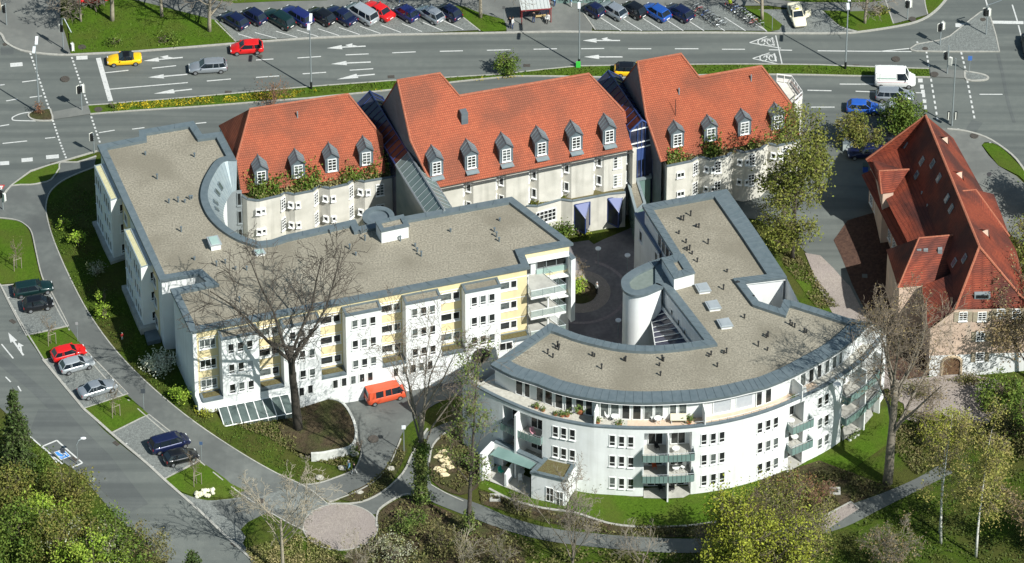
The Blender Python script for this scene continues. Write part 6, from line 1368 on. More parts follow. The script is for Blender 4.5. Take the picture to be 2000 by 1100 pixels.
# curved retaining wall of the bank
wl_ = crv([(600,789),(640,791),(668,800),(687,826),(696,856),(692,878),(678,889),(650,895),(628,899),(608,900)], 4); m_rw = mat('retaining_wall', (.62,.62,.58), (.48,.48,.44), sc=1.5, c3=(.35,.35,.32), sc3=.6)
mb = MB(); mb.use(m_rw); band(mb, TX(wl_), .28, -.6, 1.15, step=1.0); o = mb.obj('retaining_wall', org=T(660,840)); tag(o, 'curved pale concrete retaining wall holding the planted bank beside the driveway', 'wall')
mb = MB(); mb.use(m_sedum); bm_ = [tuple(T(x, y)[:2]) for x, y in wl_]+[tuple(T(x, y)[:2]) for x, y in ((560,870),(540,830),(560,800))]; bm = drape(bm_, .85, .7)
for v in bm.verts:
    pass
me = bpy.data.meshes.new('planted_bank'); bm.to_mesh(me); bm.free(); me.materials.append(m_soil)
cx, cy = G(640,850,-1.5)[:2]
P0 = [V(p) for p in bm_]; nin = len(wl_)
for v in me.vertices:
    q = V((v.co.x, v.co.y)); dw = min((q-p).length for p in P0[nin:]) ; f = min(1, dw/5); v.co.z = H(v.co.x, v.co.y)+.03+1.0*f
o = bpy.data.objects.new('planted_bank', me); COL.objects.link(o); tag(o, kind='structure')
# ================================================================ BICYCLES
def bike_proto():
    r = thing('bicycle', 'x', 'bicycle'); R0 = .34
    for x in (-.52, .52):
        mb = MB(); mb.use(m_tyre); mb.tube([(x+R0*math.cos(a*.5236), 0, R0+R0*math.sin(a*.5236)) for a in range(13)], .028, 4, cap=False); mb.tube([(x-R0, 0, R0), (x+R0, 0, R0)], .006, 3); mb.tube([(x, 0, 0), (x, 0, 2*R0)], .006, 3); mb.obj('wheel', r)
    mb = MB(); mb.use(PT['silver']); mb.tube([(-.52,0,R0),(-.12,0,.30),(.38,0,.82),(-.2,0,.80),(-.12,0,.30)], .022, 4); mb.tube([(-.52,0,R0),(-.2,0,.80)], .016, 4); mb.tube([(.52,0,R0),(.36,0,.95)], .02, 4); mb.obj('frame', r)
    mb = MB(); mb.use(m_sig); mb.box((-.36,-.08,.88),(.26,0,0),(0,.16,0),(0,0,.06)); mb.obj('saddle', r); mb = MB(); mb.use(m_rim); mb.tube([(.2,-.26,1.0),(.36,0,.98),(.2,.26,1.0)], .018, 4); mb.obj('handlebar', r); return r
BP = bike_proto(); BP.name = 'proto_bike'; rg = random.Random(3)
cols = ['silver','red','black','blue','silver2','navy','green','white']
spots = [(1358+rg.uniform(-2,2)+k*6.2, 20+k*3.9) for k in range(9)]+[(1424+k*6.0, 14+k*4.2) for k in range(10)]
names = ['left','right']
for k, (x, y) in enumerate(spots):
    o = dup(BP); p = T(x, y, .15); o.location = p; o.rotation_euler = (rg.uniform(-.12,.12), 0, .35+rg.uniform(-.2,.2)+(math.pi if rg.random() < .4 else 0)); o.name = 'bicycle'; cn = cols[k % 8]
    for ch in [q for q in o.children if q.name.startswith('frame')]: ch.material_slots[0].link = 'OBJECT'; ch.material_slots[0].material = PT[cn]
    side = 'left' if k < 9 else 'right'; 
    for kk in ('label', 'category'):
        if kk in o.keys(): del o[kk]
    tag(o, '%s bicycle from the footway end of the %s-hand rack' % (('first','second','third','fourth','fifth','sixth','seventh','eighth','ninth','last')[k if k < 9 else k-9], side), 'bicycle', 'bicycles in the %s-hand rack' % side)
rm(BP)
for (pts, l) in (([(1352+k*6.2, 20+k*3.9) for k in range(10)], 'grey hoop rack for bicycles next to the dark blue car'), ([(1420+k*6.0, 14+k*4.2) for k in range(11)], 'grey hoop rack for bicycles beside the grass corner')):
    r = thing('bicycle_rack', l, 'bicycle rack', T(*pts[0], .15))
    for x, y in pts: p = T(x, y, .15); mb = MB(); mb.use(m_pole); mb.tube([p, p+V((0,0,.75)), p+V((.75,.3,.75)), p+V((.75,.3,0))], .03, 4); mb.obj('hoop', r)
# ================================================================ PEOPLE
m_skin = mat('skin', (.50,.30,.22)); PM = dict(jeans=(.04,.07,.16), black=(.012,.012,.015), white=(.62,.62,.6), lblue=(.22,.42,.62), beige=(.45,.38,.25), grey=(.12,.13,.15), hivis=(.60,.75,.04), brown=(.12,.07,.04), red=(.5,.03,.03))
def person(px, face, top, legs, hair, label, pose='stand', sc=1.0, off=.13):
    p = T(*px, off); s = sc; st = {'stand': (.10,.02), 'walk': (.10,.28), 'sit': (.1,0)}[pose]
    J = {}; 
    hipz = .92 if pose != 'sit' else .50
    J['pel'] = V((0,0,hipz)); J['che'] = J['pel']+V((0,.02,.42)); J['nec'] = J['che']+V((0,.02,.16)); J['hed'] = J['nec']+V((0,.03,.12)); J['top'] = J['hed']+V((0,.02,.13))
    E = [('pel','che'),('che','nec'),('nec','hed'),('hed','top')]; RAD = dict(pel=.14, che=.15, nec=.055, hed=.10, top=.075)
    for s_, n in ((1,'r'),(-1,'l')):
        sw = st[1]*s_
        if pose == 'sit': J['kn'+n] = V((s_*.12,.42,.50)); J['an'+n] = V((s_*.12,.46,.08)); J['to'+n] = J['an'+n]+V((0,.16,-.04))
        else: J['kn'+n] = V((s_*.10, sw*.6+.02, .48)); J['an'+n] = V((s_*.10, sw-.03, .09)); J['to'+n] = J['an'+n]+V((0,.16,-.05))
        J['sh'+n] = J['che']+V((s_*.19,0,.06)); J['el'+n] = J['sh'+n]+V((s_*.06, -sw*.3+(.05 if pose == 'sit' else 0), -.28)); J['wr'+n] = J['el'+n]+V((-s_*.01, .08-sw*.4+(.12 if pose == 'sit' else 0), -.24)); J['ha'+n] = J['wr'+n]+V((0,.03,-.09))
        E += [('pel','kn'+n),('kn'+n,'an'+n),('an'+n,'to'+n),('che','sh'+n),('sh'+n,'el'+n),('el'+n,'wr'+n),('wr'+n,'ha'+n)]
        RAD.update({'kn'+n:.07,'an'+n:.05,'to'+n:.04,'sh'+n:.075,'el'+n:.052,'wr'+n:.038,'ha'+n:.035})
    ks = list(J); me = bpy.data.meshes.new('t'); me.from_pydata([J[k][:] for k in ks], [(ks.index(a), ks.index(b)) for a, b in E], []); o = bpy.data.objects.new('t', me); COL.objects.link(o)
    md = o.modifiers.new('s', 'SKIN'); sv = me.skin_vertices[0].data
    for i, k in enumerate(ks): sv[i].radius = (RAD[k]*(1.1 if k in ('pel','che') else 1), RAD[k]*(.75 if k in ('pel','che') else 1))
    sv[0].use_root = True; m2 = o.modifiers.new('b', 'SUBSURF'); m2.levels = 1; m2.render_levels = 1
    dg = bpy.context.evaluated_depsgraph_get(); ev = bpy.data.meshes.new_from_object(o.evaluated_get(dg)); bpy.data.objects.remove(o); ev.name = 'body'
    r = thing('person', label, 'person', p); r.rotation_euler = (0,0,face); r.scale = (s,)*3
    mats = [m_skin, mat('cloth_'+top, PM[top], rough=.9), mat('cloth_'+legs, PM[legs], rough=.9), mat('shoe', (.03,.025,.02))]; ev.materials.clear()
    for m in mats: ev.materials.append(m)
    for f in ev.polygons:
        c = f.center; f.use_smooth = True; arm = abs(c.x) > .2
        if pose == 'sit': zi = 3 if c.z < .12 else 2 if (c.z < .56 and not arm) else (0 if (c.z > J['nec'].z-.03 or (arm and c.z < J['wrr'].z)) else 1)
        else: zi = 0 if c.z > J['nec'].z-.03 else (0 if (arm and c.z < J['wrr'].z+.01) else 1 if (c.z > hipz-.03 or arm) else 2 if c.z > .10 else 3)
        f.material_index = zi
    b = bpy.data.objects.new('body', ev); COL.objects.link(b); b.parent = r
    mb = MB(); mb.use(mat('hair_'+hair, dict(dark=(.02,.012,.008), blond=(.35,.24,.10), grey=(.35,.34,.33), brown=(.08,.04,.02))[hair])); q = J['hed']+V((0,-.015,.07)); mb.ball(q, .105, .12, .11, 10, 6); hb_ = mb.obj('hair', smooth=True); hb_.parent = r
    return r
person((996,55), 2.6, 'black', 'jeans', 'dark', 'person in a black jacket and jeans standing left of the bus shelter', sc=1.05)
person((1001,56), -2.0, 'white', 'jeans', 'brown', 'person with a white shirt standing close beside the black jacket')
person((1042,44), 3.0, 'black', 'jeans', 'dark', 'person in black standing inside the bus shelter', sc=1.02)
person((1070,42), 2.8, 'white', 'black', 'brown', 'person in a white jacket seated at the right end of the shelter bench', pose='sit')
person((705,15), .5, 'black', 'beige', 'dark', 'person in beige trousers walking on the footway above the parked cars', pose='walk')
person((766,4), 1.2, 'white', 'grey', 'brown', 'person in white at the top edge above the red saloon')
person((784,6), -.8, 'black', 'jeans', 'dark', 'person in black at the top edge beside the one in white', pose='walk')
person((1083,12), 1.0, 'lblue', 'jeans', 'dark', 'person in blue standing at the left corner of the kiosk')
person((1115,13), -1.4, 'lblue', 'white', 'blond', 'person in light blue with pale trousers in front of the kiosk')
person((1055,4), -.6, 'red', 'black', 'brown', 'person in red at the top edge behind the bus shelter')
person((1425,18), -.6, 'hivis', 'grey', 'brown', 'person in a bright yellow jacket beside the right bicycle rack')
person((682,922), 2.2, 'lblue', 'black', 'grey', 'person in a light blue jacket walking down the drive', pose='walk')
person((692,926), 2.2, 'black', 'white', 'dark', 'person in a black jacket and pale trousers walking beside the blue jacket', pose='walk')
person((1165,574), -1.0, 'white', 'black', 'grey', 'person in white standing at the rim of the round courtyard bed')
person((239,664), .4, 'red', 'white', 'grey', 'small garden figure in red and white beside the shaded wall', sc=.6)
# ================================================================ BALCONY AND TERRACE FURNITURE
m_plast = mat('white_plastic', (.75,.75,.72), rough=.4)
def table(p, l, col=m_plast, r_=.5, rnd=True):
    r = thing('garden_table', l, 'table', p); mb = MB(); mb.use(col)
    if rnd: cyl(mb, p, r_, p.z+.70, p.z+.74, 14)
    else: mb.cbox(p+V((0,0,.7)), r_*2, r_*1.2, .04)
    mb.obj('table_top', r)
    for a in range(4): mb = MB(); mb.use(col); q = p+V((.3*math.cos(a*1.57+.8), .3*math.sin(a*1.57+.8), 0)); mb.tube([q, q+V((0,0,.7))], .03, 4); mb.obj('leg', r)
def chair(p, a, l, col=m_plast, g=None):
    r = thing('garden_chair', l, 'chair', p, g); m = Matrix.Rotation(a, 3, 'Z'); X, Y = m@V((1,0,0)), m@V((0,1,0)); mb = MB(); mb.use(col); mb.box(p-X*.24-Y*.24+V((0,0,.42)), X*.48, Y*.48, V((0,0,.05))); mb.obj('seat', r); mb = MB(); mb.use(col); mb.box(p-X*.24+Y*.22+V((0,0,.45)), X*.48, Y*.05+V((0,0,.0)), V((0,0,.48))+Y*.1); mb.obj('backrest', r)
    for sx in (-1, 1):
        for sy in (-1, 1): mb = MB(); mb.use(col); q = p+X*.21*sx+Y*.21*sy; mb.tube([q, q+V((0,0,.43))], .025, 4); mb.obj('leg', r)
def planter(p, l, s=.3, seed=0, col=(.35,.12,.05), g=None):
    r = thing('potted_plant', l, 'potted plant', p, g); mb = MB(); mb.use(mat('pot_%d' % int(col[0]*100), col)); mb.tube([p, p+V((0,0,s*.8))], [s*.6, s*.75], 10); mb.obj('pot', r); rg = random.Random(seed); mb = MB(); mb.use(mat('pot_leaves', (.05,.11,.02), (.12,.14,.03), sc=8))
    for k in range(70):
        c = p+V((rg.gauss(0,s*.5), rg.gauss(0,s*.5), s*.8+abs(rg.gauss(0,s*.6)))); d = V((rg.gauss(0,1), rg.gauss(0,1), rg.gauss(0,1))).normalized()*s*.3; e = d.orthogonal().normalized()*s*.15; mb.face([c-d, c+e, c+d, c-e])
    mb.obj('leaves', r)
zt = 6.62
for (x, y, l) in ((1201,822,'round white table on the tiled terrace beside the first pots'),(1285,826,'round white table on the tiled terrace between two white chairs'),(1634,760,'white table on the shaded right end of the terrace')): table(G(x, y, zt), l, r_=.45)
for (x, y, a, l) in ((1187,818,.5,'white garden chair at the left end of the tiled terrace'),(1209,815,-.6,'white garden chair right of the first terrace table'),(1275,821,.4,'white garden chair left of the second terrace table'),(1297,820,-.5,'white garden chair right of the second terrace table'),(1572,772,.3,'white slatted garden chair by the brown screen of the terrace')): chair(G(x, y, zt), a, l)
mb = MB(); mb.use(mat('canvas', (.62,.57,.42))); p = G(1325,826,zt); mb.box(p+V((-.9,-.3,.55)), (1.8,0,0), (0,.8,.3), (0,0,.1)); r = thing('garden_bench', 'beige cushioned terrace bench near the grey partition', 'bench', p); mb.obj('cushion', r); mb = MB(); mb.use(m_plast)
for s in (-.8,.8): mb.box(p+V((s,-.2,0)), (.06,0,0), (0,.7,0), (0,0,.55))
mb.obj('leg_frame', r)
for k, (x, y, s, l) in enumerate([(1167,826,.45,'leafy pot plants on the terrace right of the first screen'),(1048,797,.4,'brown pot on the left part of the upper terrace'),(1061,803,.3,'small orange pot right of the brown one on the upper terrace'),(1085,811,.3,'white pot by the upper terrace coping'),(1098,813,.4,'straggly pot plants left of the tall green plant'),(1108,813,.4,'low pot plant closest to the tall green plant'),(1134,806,.7,'tall green potted shrub at the dark terrace windows'),(1210,832,.4,'bushy plant at the terrace coping below the round table'),(1345,826,.5,'silvery potted plants by the grey terrace screen'),(1550,780,.3,'flat brown bowl planter at the lattice screen')]): planter(G(x, y, zt), l, s, k)
for k, (x, y) in enumerate([(1660,860),(1668,855),(1675,850)]): planter(T(x, y, .02), ('white flower tub leftmost of three by the lawn edge','white flower tub in the middle of three by the lawn edge','white flower tub rightmost of three by the lawn edge')[k], .35, k+20, (.7,.7,.66))
for (x, y, z, l) in ((1320,885,3.22,'white table with flower boxes on the upper right half balcony'),(1320,922,.12,'white table on the middle right half balcony'),(1545,830,3.22,'round white table on the upper side balcony'),(1552,862,.12,'wicker table on the lower side balcony'),(1018,930,-2.95,'white patio table under the glass canopy')): table(G(x, y, z), l, r_=.42)
for (x, y, z, a, l, c) in ((1283,878,3.22,.4,'dark chair on the upper left half balcony',m_sig),(1278,915,.12,.2,'orange lounger chair on the middle left half balcony',mat('orange_cloth',(.55,.12,.04))),(1334,917,.12,-.6,'white chair right of the middle balcony table',m_plast),(1290,958,-2.95,.3,'dark chair on the ground patio left of the partition',m_sig),(1312,960,-2.95,-.3,'brown chair on the ground patio right of the partition',m_bump),(1016,941,-2.95,.1,'white patio chair below the patio table',m_plast),(979,926,-2.95,.7,'green patio chair in the left glass-roofed patio',mat('green_plastic',(.02,.35,.25))),(1041,850,3.22,.5,'pink striped deck chair on the left upper balcony',mat('pink_cloth',(.6,.3,.35)))): chair(G(x, y, z), a, l, c)
sheet('patio', [(941,935),(1036,972),(1036,935),(975,905)], m_conc, .10); sheet('patio', [(1257,955),(1257,974),(1300,975),(1335,973),(1352,964),(1352,950)], m_conc, .10); sheet('patio', [(1537,924),(1575,903),(1575,888),(1550,880),(1535,900)], m_conc, .10); sheet('patio', [(1645,862),(1680,842),(1705,812),(1700,795),(1660,820),(1640,845)], m_conc, .10)
for (x, y, l) in ((967,973,'square concrete drain cover on the bed below the patios'),(1631,960,'square concrete frame on the lower right lawn')):
    p = T(x, y, .05); r = thing('drain_cover', l, 'drain cover', p); mb = MB(); mb.use(m_conc)
    mb.box(p+V((-.6,-.6,0)),(1.2,0,0),(0,.3,0),(0,0,.15)); mb.box(p+V((-.6,.3,0)),(1.2,0,0),(0,.3,0),(0,0,.15)); mb.box(p+V((-.6,-.3,0)),(.3,0,0),(0,.6,0),(0,0,.15)); mb.box(p+V((.3,-.3,0)),(.3,0,0),(0,.6,0),(0,0,.15)); mb.obj('concrete_frame', r); mb = MB(); mb.use(m_iron); mb.box(p+V((-.3,-.3,0)),(.6,0,0),(0,.6,0),(0,0,.05)); mb.obj('grate', r)
# ================================================================ TREES AND PLANTS
import numpy as np
def tw(name, c, c2): return mat(name, c, c2, sc=3, rough=.95)
m_bark = tw('bark_dark', (.055,.045,.035), (.09,.075,.06)); m_barkg = tw('bark_grey', (.15,.125,.095), (.22,.19,.15)); m_barkl = tw('bark_pale', (.26,.22,.16), (.34,.30,.23)); m_birch = mat('birch_bark', (.62,.60,.55), (.20,.19,.17), sc=2.5, lo=.55, hi=.62); m_twig = tw('twigs', (.13,.10,.07), (.19,.15,.11)); m_twigr = tw('reddish_twigs', (.20,.10,.07), (.26,.15,.10))
def lf(name, c, c2, isl=.35): 
    m = mat(name, c, c2, sc=.9, rough=.7, spec=.2, isl=isl, lo=.38, hi=.62); nt = m.node_tree; b = nt.nodes['Principled BSDF']; b.inputs['Subsurface Weight'].default_value = 0; return m
L_oliv = lf('leaves_olive', (.10,.13,.022), (.19,.17,.045)); L_mid = lf('leaves_mid_green', (.11,.135,.022), (.18,.18,.04)); L_green = lf('leaves_green', (.060,.110,.015), (.13,.17,.028)); L_yel = lf('leaves_yellow_green', (.27,.28,.03), (.19,.22,.03)); L_birch = lf('leaves_birch', (.22,.23,.05), (.27,.22,.07)); L_dark = lf('needles', (.045,.075,.018), (.075,.105,.03)); L_brown = lf('buds_brown', (.17,.12,.06), (.22,.17,.08)); L_bright = lf('leaves_bright', (.20,.32,.03), (.28,.34,.05)); L_ivy = lf('ivy_leaves', (.07,.12,.02), (.15,.17,.05)); L_white = lf('blossom', (.60,.60,.48), (.5,.52,.35)); L_flow = lf('yellow_flowers', (.55,.40,.02), (.42,.36,.03)); L_dry = lf('dry_grass', (.26,.22,.10), (.16,.17,.05)); L_gr = lf('grass_blades', (.055,.10,.012), (.085,.125,.018)); L_red = lf('red_shoots', (.22,.09,.05), (.16,.12,.05)); L_under = lf('undergrowth', (.10,.11,.032), (.16,.135,.06)); L_mead = lf('meadow_blades', (.05,.085,.014), (.085,.095,.025)); L_blos = lf('pale_blossom', (.33,.33,.25), (.2,.22,.08))
def leaves(name, par, C, size, m, seed=0, up=0, org=None):
    C = np.asarray(C, dtype=np.float64)
    if len(C) == 0: return None
    rs = np.random.RandomState(seed); n = len(C); d = rs.normal(size=(n, 3)); d[:, 2] += up; d /= np.linalg.norm(d, axis=1)[:, None]; e = rs.normal(size=(n, 3)); e -= d*(e*d).sum(1)[:, None]; e /= np.linalg.norm(e, axis=1)[:, None]
    s = size*(.6+.8*rs.rand(n))[:, None]; d *= s; e *= s*.55; og = np.array(ORG[par.name] if par is not None else (org or (0,0,0)))
    v = np.empty((n, 4, 3)); v[:, 0] = C-d; v[:, 1] = C+e; v[:, 2] = C+d; v[:, 3] = C-e; v -= og
    me = bpy.data.meshes.new(name); me.vertices.add(4*n); me.vertices.foreach_set('co', v.ravel()); me.loops.add(4*n); me.loops.foreach_set('vertex_index', np.arange(4*n)); me.polygons.add(n); me.polygons.foreach_set('loop_start', np.arange(0, 4*n, 4)); me.polygons.foreach_set('loop_total', np.full(n, 4)); me.materials.append(m); me.update(calc_edges=True)
    o = bpy.data.objects.new(name, me); COL.objects.link(o)
    if par is not None: o.parent = par; ORG[o.name] = ORG[par.name]
    else: o.location = og
    return o
class Grow:
    def __init__(s, seed): s.r = random.Random(seed); s.tr = MB(); s.cr = MB(); s.tips = []
    def br(s, p, d, L, rad, lvl, P):
        r = s.r; mx = P['lv']; n = 6 if lvl == 0 else 4 if lvl < 3 else 3; pts = [p]; rads = [rad]; dd = d.normalized(); rec = []
        wig = .028 if lvl == 0 else P['wig']
        for k in range(n):
            dd = (dd+V((r.gauss(0,wig), r.gauss(0,wig), r.gauss(0,wig*.7)+P['up'][min(lvl, len(P['up'])-1)]))).normalized(); p = p+dd*(L/n); pts.append(p); t = (k+1)/n
            rads.append(max(rad*(1-t*(P.get('tap', .45) if lvl == 0 else .75)), P['rmin'])); rec.append((p, dd, rads[-1]))
        (s.tr if lvl <= P['split'] else s.cr).tube(pts, rads, 7 if lvl == 0 else 5 if lvl == 1 else 3, cap=lvl == 0)
        if lvl >= mx: s.tips += [q for q, _, _ in rec[-2:]]; return
        c = P['n'][lvl]
        for k in range(c):
            t = lerp(P['t0'][lvl], 1.0, (k+r.random()*.8)/c); i = min(n-1, int(t*n)); q, qd, qr = rec[i]; f = t*n-i
            if i > 0: q = rec[i-1][0].lerp(q, min(1, max(0, f)))
            ax = qd.orthogonal().normalized(); az = r.uniform(0, 6.283); side = Matrix.Rotation(az, 3, qd)@ax; an = math.radians(P['ang'][lvl]*r.uniform(.7, 1.25))
            nd = qd*math.cos(an)+side*math.sin(an); ln = L*P['lr'][lvl]*r.uniform(.7, 1.15)*(1.15-.45*t if lvl > 0 else 1)
            s.br(q, nd, ln, max(qr*P['rr'][lvl]*r.uniform(.75, 1), P['rmin']), lvl+1, P)
DEF = dict(tap=.45, lv=4, wig=.14, up=(.0,.06,.05,.02,0), rmin=.022, split=1, n=(9,6,5,4), t0=(.45,.25,.2,.2), ang=(42,42,45,50), lr=(.62,.5,.5,.5), rr=(.55,.6,.6,.6))
def tree(name, label, cat, base, H_, r0, seed=1, bark=m_bark, twig=m_twig, leaf=None, nleaf=0, lsz=.12, lspread=.4, lean=(0,0), group=None, off=0, trunkL=.62, droop=0, world=None, **kw):
    P = dict(DEF); P.update(kw); b = world if world is not None else T(*base, off); root = thing(name, label, cat, b, group); g = Grow(seed); g.br(b-V((0,0,.3)), V((lean[0], lean[1], 1)), H_*trunkL, r0, 0, P)
    g.tr.use(bark); g.tr.obj('trunk', root, smooth=True, m=bark)
    if g.cr.f: g.cr.obj('branches', root, m=twig)
    if leaf:
        rs = np.random.RandomState(seed); t = np.array([tuple(q) for q in g.tips]); idx = rs.randint(0, len(t), nleaf); C = t[idx]+rs.normal(size=(nleaf, 3))*lspread
        if droop: C[:, 2] -= np.abs(rs.normal(size=nleaf))*droop
        leaves('crown', root, C, lsz, leaf, seed)
    return root
def blob(par, c, R_, n, m, sz, seed=0, name='crown', clump=.45, per=30, thr=.0, floor=None):
    rs = np.random.RandomState(seed); k = max(3, n//per); u = rs.normal(size=(k*3, 3)); u /= np.linalg.norm(u, axis=1)[:, None]; rad = rs.rand(k*3)**.45; q = u*rad[:, None]*np.array(R_)+np.array(c)
    keep = [i for i in range(len(q)) if noise.noise(V(q[i])*.55) > thr-.12][:k]; q = q[keep]; rep = np.repeat(q, per, axis=0); C = rep+rs.normal(size=rep.shape)*clump
    if floor is not None: C = C[C[:, 2] > floor]
    return leaves(name, par, C, sz, m, seed, up=.4)
def shrub(label, base, R_, n, m, sz, seed, name='shrub', stems=7, group=None, twm=None, off=0, extra=None, clump=.3, cat='shrub', world=None):
    b = world if world is not None else T(*base, off); root = thing(name, label, cat, b, group); r = random.Random(seed); mb = MB(); mb.use(twm or m_twig)
    for k in range(stems):
        a = r.uniform(0, 6.28); e = b+V((math.cos(a)*R_[0]*.7*r.random(), math.sin(a)*R_[1]*.7*r.random(), R_[2]*r.uniform(1.0, 1.8))); m_ = b.lerp(e, .5)+V((r.gauss(0,.15), r.gauss(0,.15), 0)); mb.tube([b+V((r.gauss(0,.12), r.gauss(0,.12), -.1)), m_, e], [.05, .035, .015], 3)
        for j in range(5): f = m_.lerp(e, r.random()); mb.tube([f, f+V((r.gauss(0,.35), r.gauss(0,.35), r.uniform(.2,.7)))*R_[2]*.6], .018, 3)
    mb.obj('stems', root); blob(root, b+V((0,0,R_[2]*.95)), R_, n, m, sz, seed, 'foliage', clump=clump, floor=b.z)
    if extra: blob(root, b+V((0,0,R_[2]*1.2)), (R_[0]*.9, R_[1]*.9, R_[2]*.8), extra[1], extra[0], sz*.8, seed+1, 'blossom', clump=clump, floor=b.z)
    return root
# ---- great bare trees
tree('bare_tree', 'great bare tree with dark forked trunk standing before the yellow and white block', 'tree', (583,843), 30, .60, 11, lean=(-.01,.0), bark=mat('bark_black', (.028,.024,.018), (.05,.042,.032), sc=3), twig=m_bark, trunkL=.42, n=(7,6,6,4), t0=(.66,.28,.15,.15), ang=(38,42,48,50), lr=(1.12,.5,.52,.5), rr=(.66,.58,.58,.6), up=(0,.13,.07,.02,0), rmin=.028, wig=.17, split=1)
tree('bare_tree', 'bare tree with ivy-wrapped trunk between garden path and curved block', 'tree', (823,985), 30, .42, 9, bark=m_barkg, trunkL=.45, n=(7,6,6,4), t0=(.55,.2,.2,.2), ang=(19,38,44,48), lr=(1.05,.45,.5,.5), rr=(.55,.5,.55,.6), up=(0,.05,.04,.02,0), rmin=.018)
tree('budding_tree', 'slender budding tree in yellow-green leaf before the left end of the curved block', 'tree', (916,1045), 27, .30, 8, bark=m_bark, leaf=L_ivy, nleaf=2800, lsz=.13, lspread=.35, tap=.9, trunkL=.85, n=(16,5,4,3), t0=(.25,.3,.2,.2), ang=(32,38,42,48), lr=(.20,.5,.5,.5), rr=(.4,.55,.6,.6), up=(0,.12,.08,.02,0), rmin=.018)
tree('bare_tree', 'huge bare tree with thick mottled trunk at the right end of the curved block', 'tree', (1733,943), 30, .60, 21, bark=m_barkg, leaf=L_brown, nleaf=2600, lsz=.10, lspread=.3, trunkL=.50, n=(9,7,7,5), t0=(.42,.22,.12,.15), ang=(34,42,48,50), lr=(.85,.5,.52,.5), rr=(.6,.5,.55,.6), up=(0,.06,.03,.01,0), rmin=.020, wig=.17, lean=(.02,0))
# ivy on two trunks
for (px, h0, h1, n, sd) in (((823,985), .3, 9.5, 4200, 1), ((916,1045), .3, 3.5, 500, 2)):
    b = T(*px); rs = np.random.RandomState(sd); a = rs.rand(n)*6.28; z = h0+(h1-h0)*rs.rand(n)**.8; rr = .4+.38*np.abs(rs.normal(size=n))*(1.25-z/h1*.7)*(1+.6*np.sin(z*1.7+a*2)); C = np.stack([b.x+rr*np.cos(a), b.y+rr*np.sin(a), b.z+z], 1)
    r = thing('ivy', 'thick green ivy climbing the trunk beside the garden path' if sd == 1 else 'low ivy around the foot of the slender budding tree', 'ivy', b); leaves('foliage', r, C, .14, L_ivy, sd)
# ---- leafy tree at the car court
tree('leafing_tree', 'tall olive-green leafing tree beside the white right-hand wing', 'tree', (1548,505), 19, .28, 31, bark=m_bark, leaf=L_mid, nleaf=14500, lsz=.16, lspread=.5, tap=.9, trunkL=.86, n=(20,6,5,3), t0=(.10,.2,.2,.2), ang=(48,42,45,50), lr=(.275,.55,.5,.5), rr=(.4,.55,.6,.6), up=(0,.06,.05,.02,0), lean=(-.02,0))
# ---- birches
for (bs, hh, ln, sd, l) in (((1838,1062), 21, (-.05,0), 3, 'white birch with leaning trunk and thin yellow leaves, left of the golden one'), ((1906,1088), 21, (.005,0), 4, 'taller straight white birch with drooping golden leaves near the right edge')):
    tree('birch_tree', l, 'tree', bs, hh, .17, sd, bark=m_birch, twig=m_twig, leaf=L_birch, nleaf=3000 if sd == 3 else 7500, lsz=.11, lspread=.36, droop=1.0, trunkL=.9, tap=.93, split=0, n=(18,5,4,3), t0=(.40,.3,.2,.2), ang=(50,45,45,50), lr=(.13 if sd == 3 else .155,.6,.5,.5), rr=(.3,.5,.6,.6), up=(0,-.05,-.1,-.12,0), rmin=.012, lean=ln)
tree('birch_tree', 'thin second stem of pale birch close behind the leaning one', 'tree', (1834,1040), 18, .11, 14, bark=m_birch, leaf=L_birch, nleaf=1800, lsz=.11, lspread=.35, droop=.8, trunkL=.9, tap=.93, split=0, lv=3, n=(12,5,4), t0=(.45,.3,.2), ang=(52,45,45), lr=(.2,.6,.5), rr=(.3,.5,.6), up=(0,-.05,-.1,0), rmin=.012)
# ---- yellow-green and budding crowns at the bottom
for (bs, wd_, hh, sd, lfm, n, sz, l) in (((1430,1145), None, 13, 41, L_yel, 11000, .15, 'bright yellow-green tree in fresh leaf at the bottom, below the curved block'), ((1535,1130), None, 13.5, 42, L_oliv, 8000, .12, 'dull olive budding tree right of the bright yellow one'), ((1490,1190), None, 13, 43, L_yel, 8000, .15, 'yellow crown cut off by the bottom edge below the olive tree')):
    tree('leafing_tree', l, 'tree', bs, hh, .2, sd, bark=m_bark, leaf=lfm, nleaf=n, lsz=sz, lspread=.6, trunkL=.55, n=(14,6,5,3), t0=(.2,.2,.2,.2), ang=(50,42,45,50), lr=(.78,.5,.5,.5))
tree('bare_tree', 'many-stemmed pale bare tree at the bottom centre beside the lawn edge', 'tree', (1118,1105), 14, .16, 51, bark=m_barkg, twig=m_barkg, trunkL=.3, n=(9,6,5,4), t0=(.1,.25,.2,.2), ang=(20,35,42,48), lr=(2.2,.4,.5,.5), rr=(.6,.5,.6,.6), rmin=.02)
tree('bare_tree', 'pale-barked bare tree at the lower edge left of the round plaza', 'tree', (553,1125), 17, .24, 52, bark=m_barkl, twig=m_barkl, trunkL=.5, n=(9,6,5,4), t0=(.5,.25,.2,.2), ang=(40,42,45,50), lr=(.8,.5,.5,.5), rmin=.02)
tree('bare_tree', 'grey bare bushy tree at the bottom below the east garden path', 'tree', (1742,1115), 9, .15, 53, bark=m_barkg, twig=m_barkg, leaf=L_brown, nleaf=1500, lsz=.1, lspread=.3, trunkL=.3, n=(9,6,6,5), t0=(.1,.2,.2,.2), ang=(32,38,42,48), lr=(1.9,.45,.5,.5), rmin=.018)
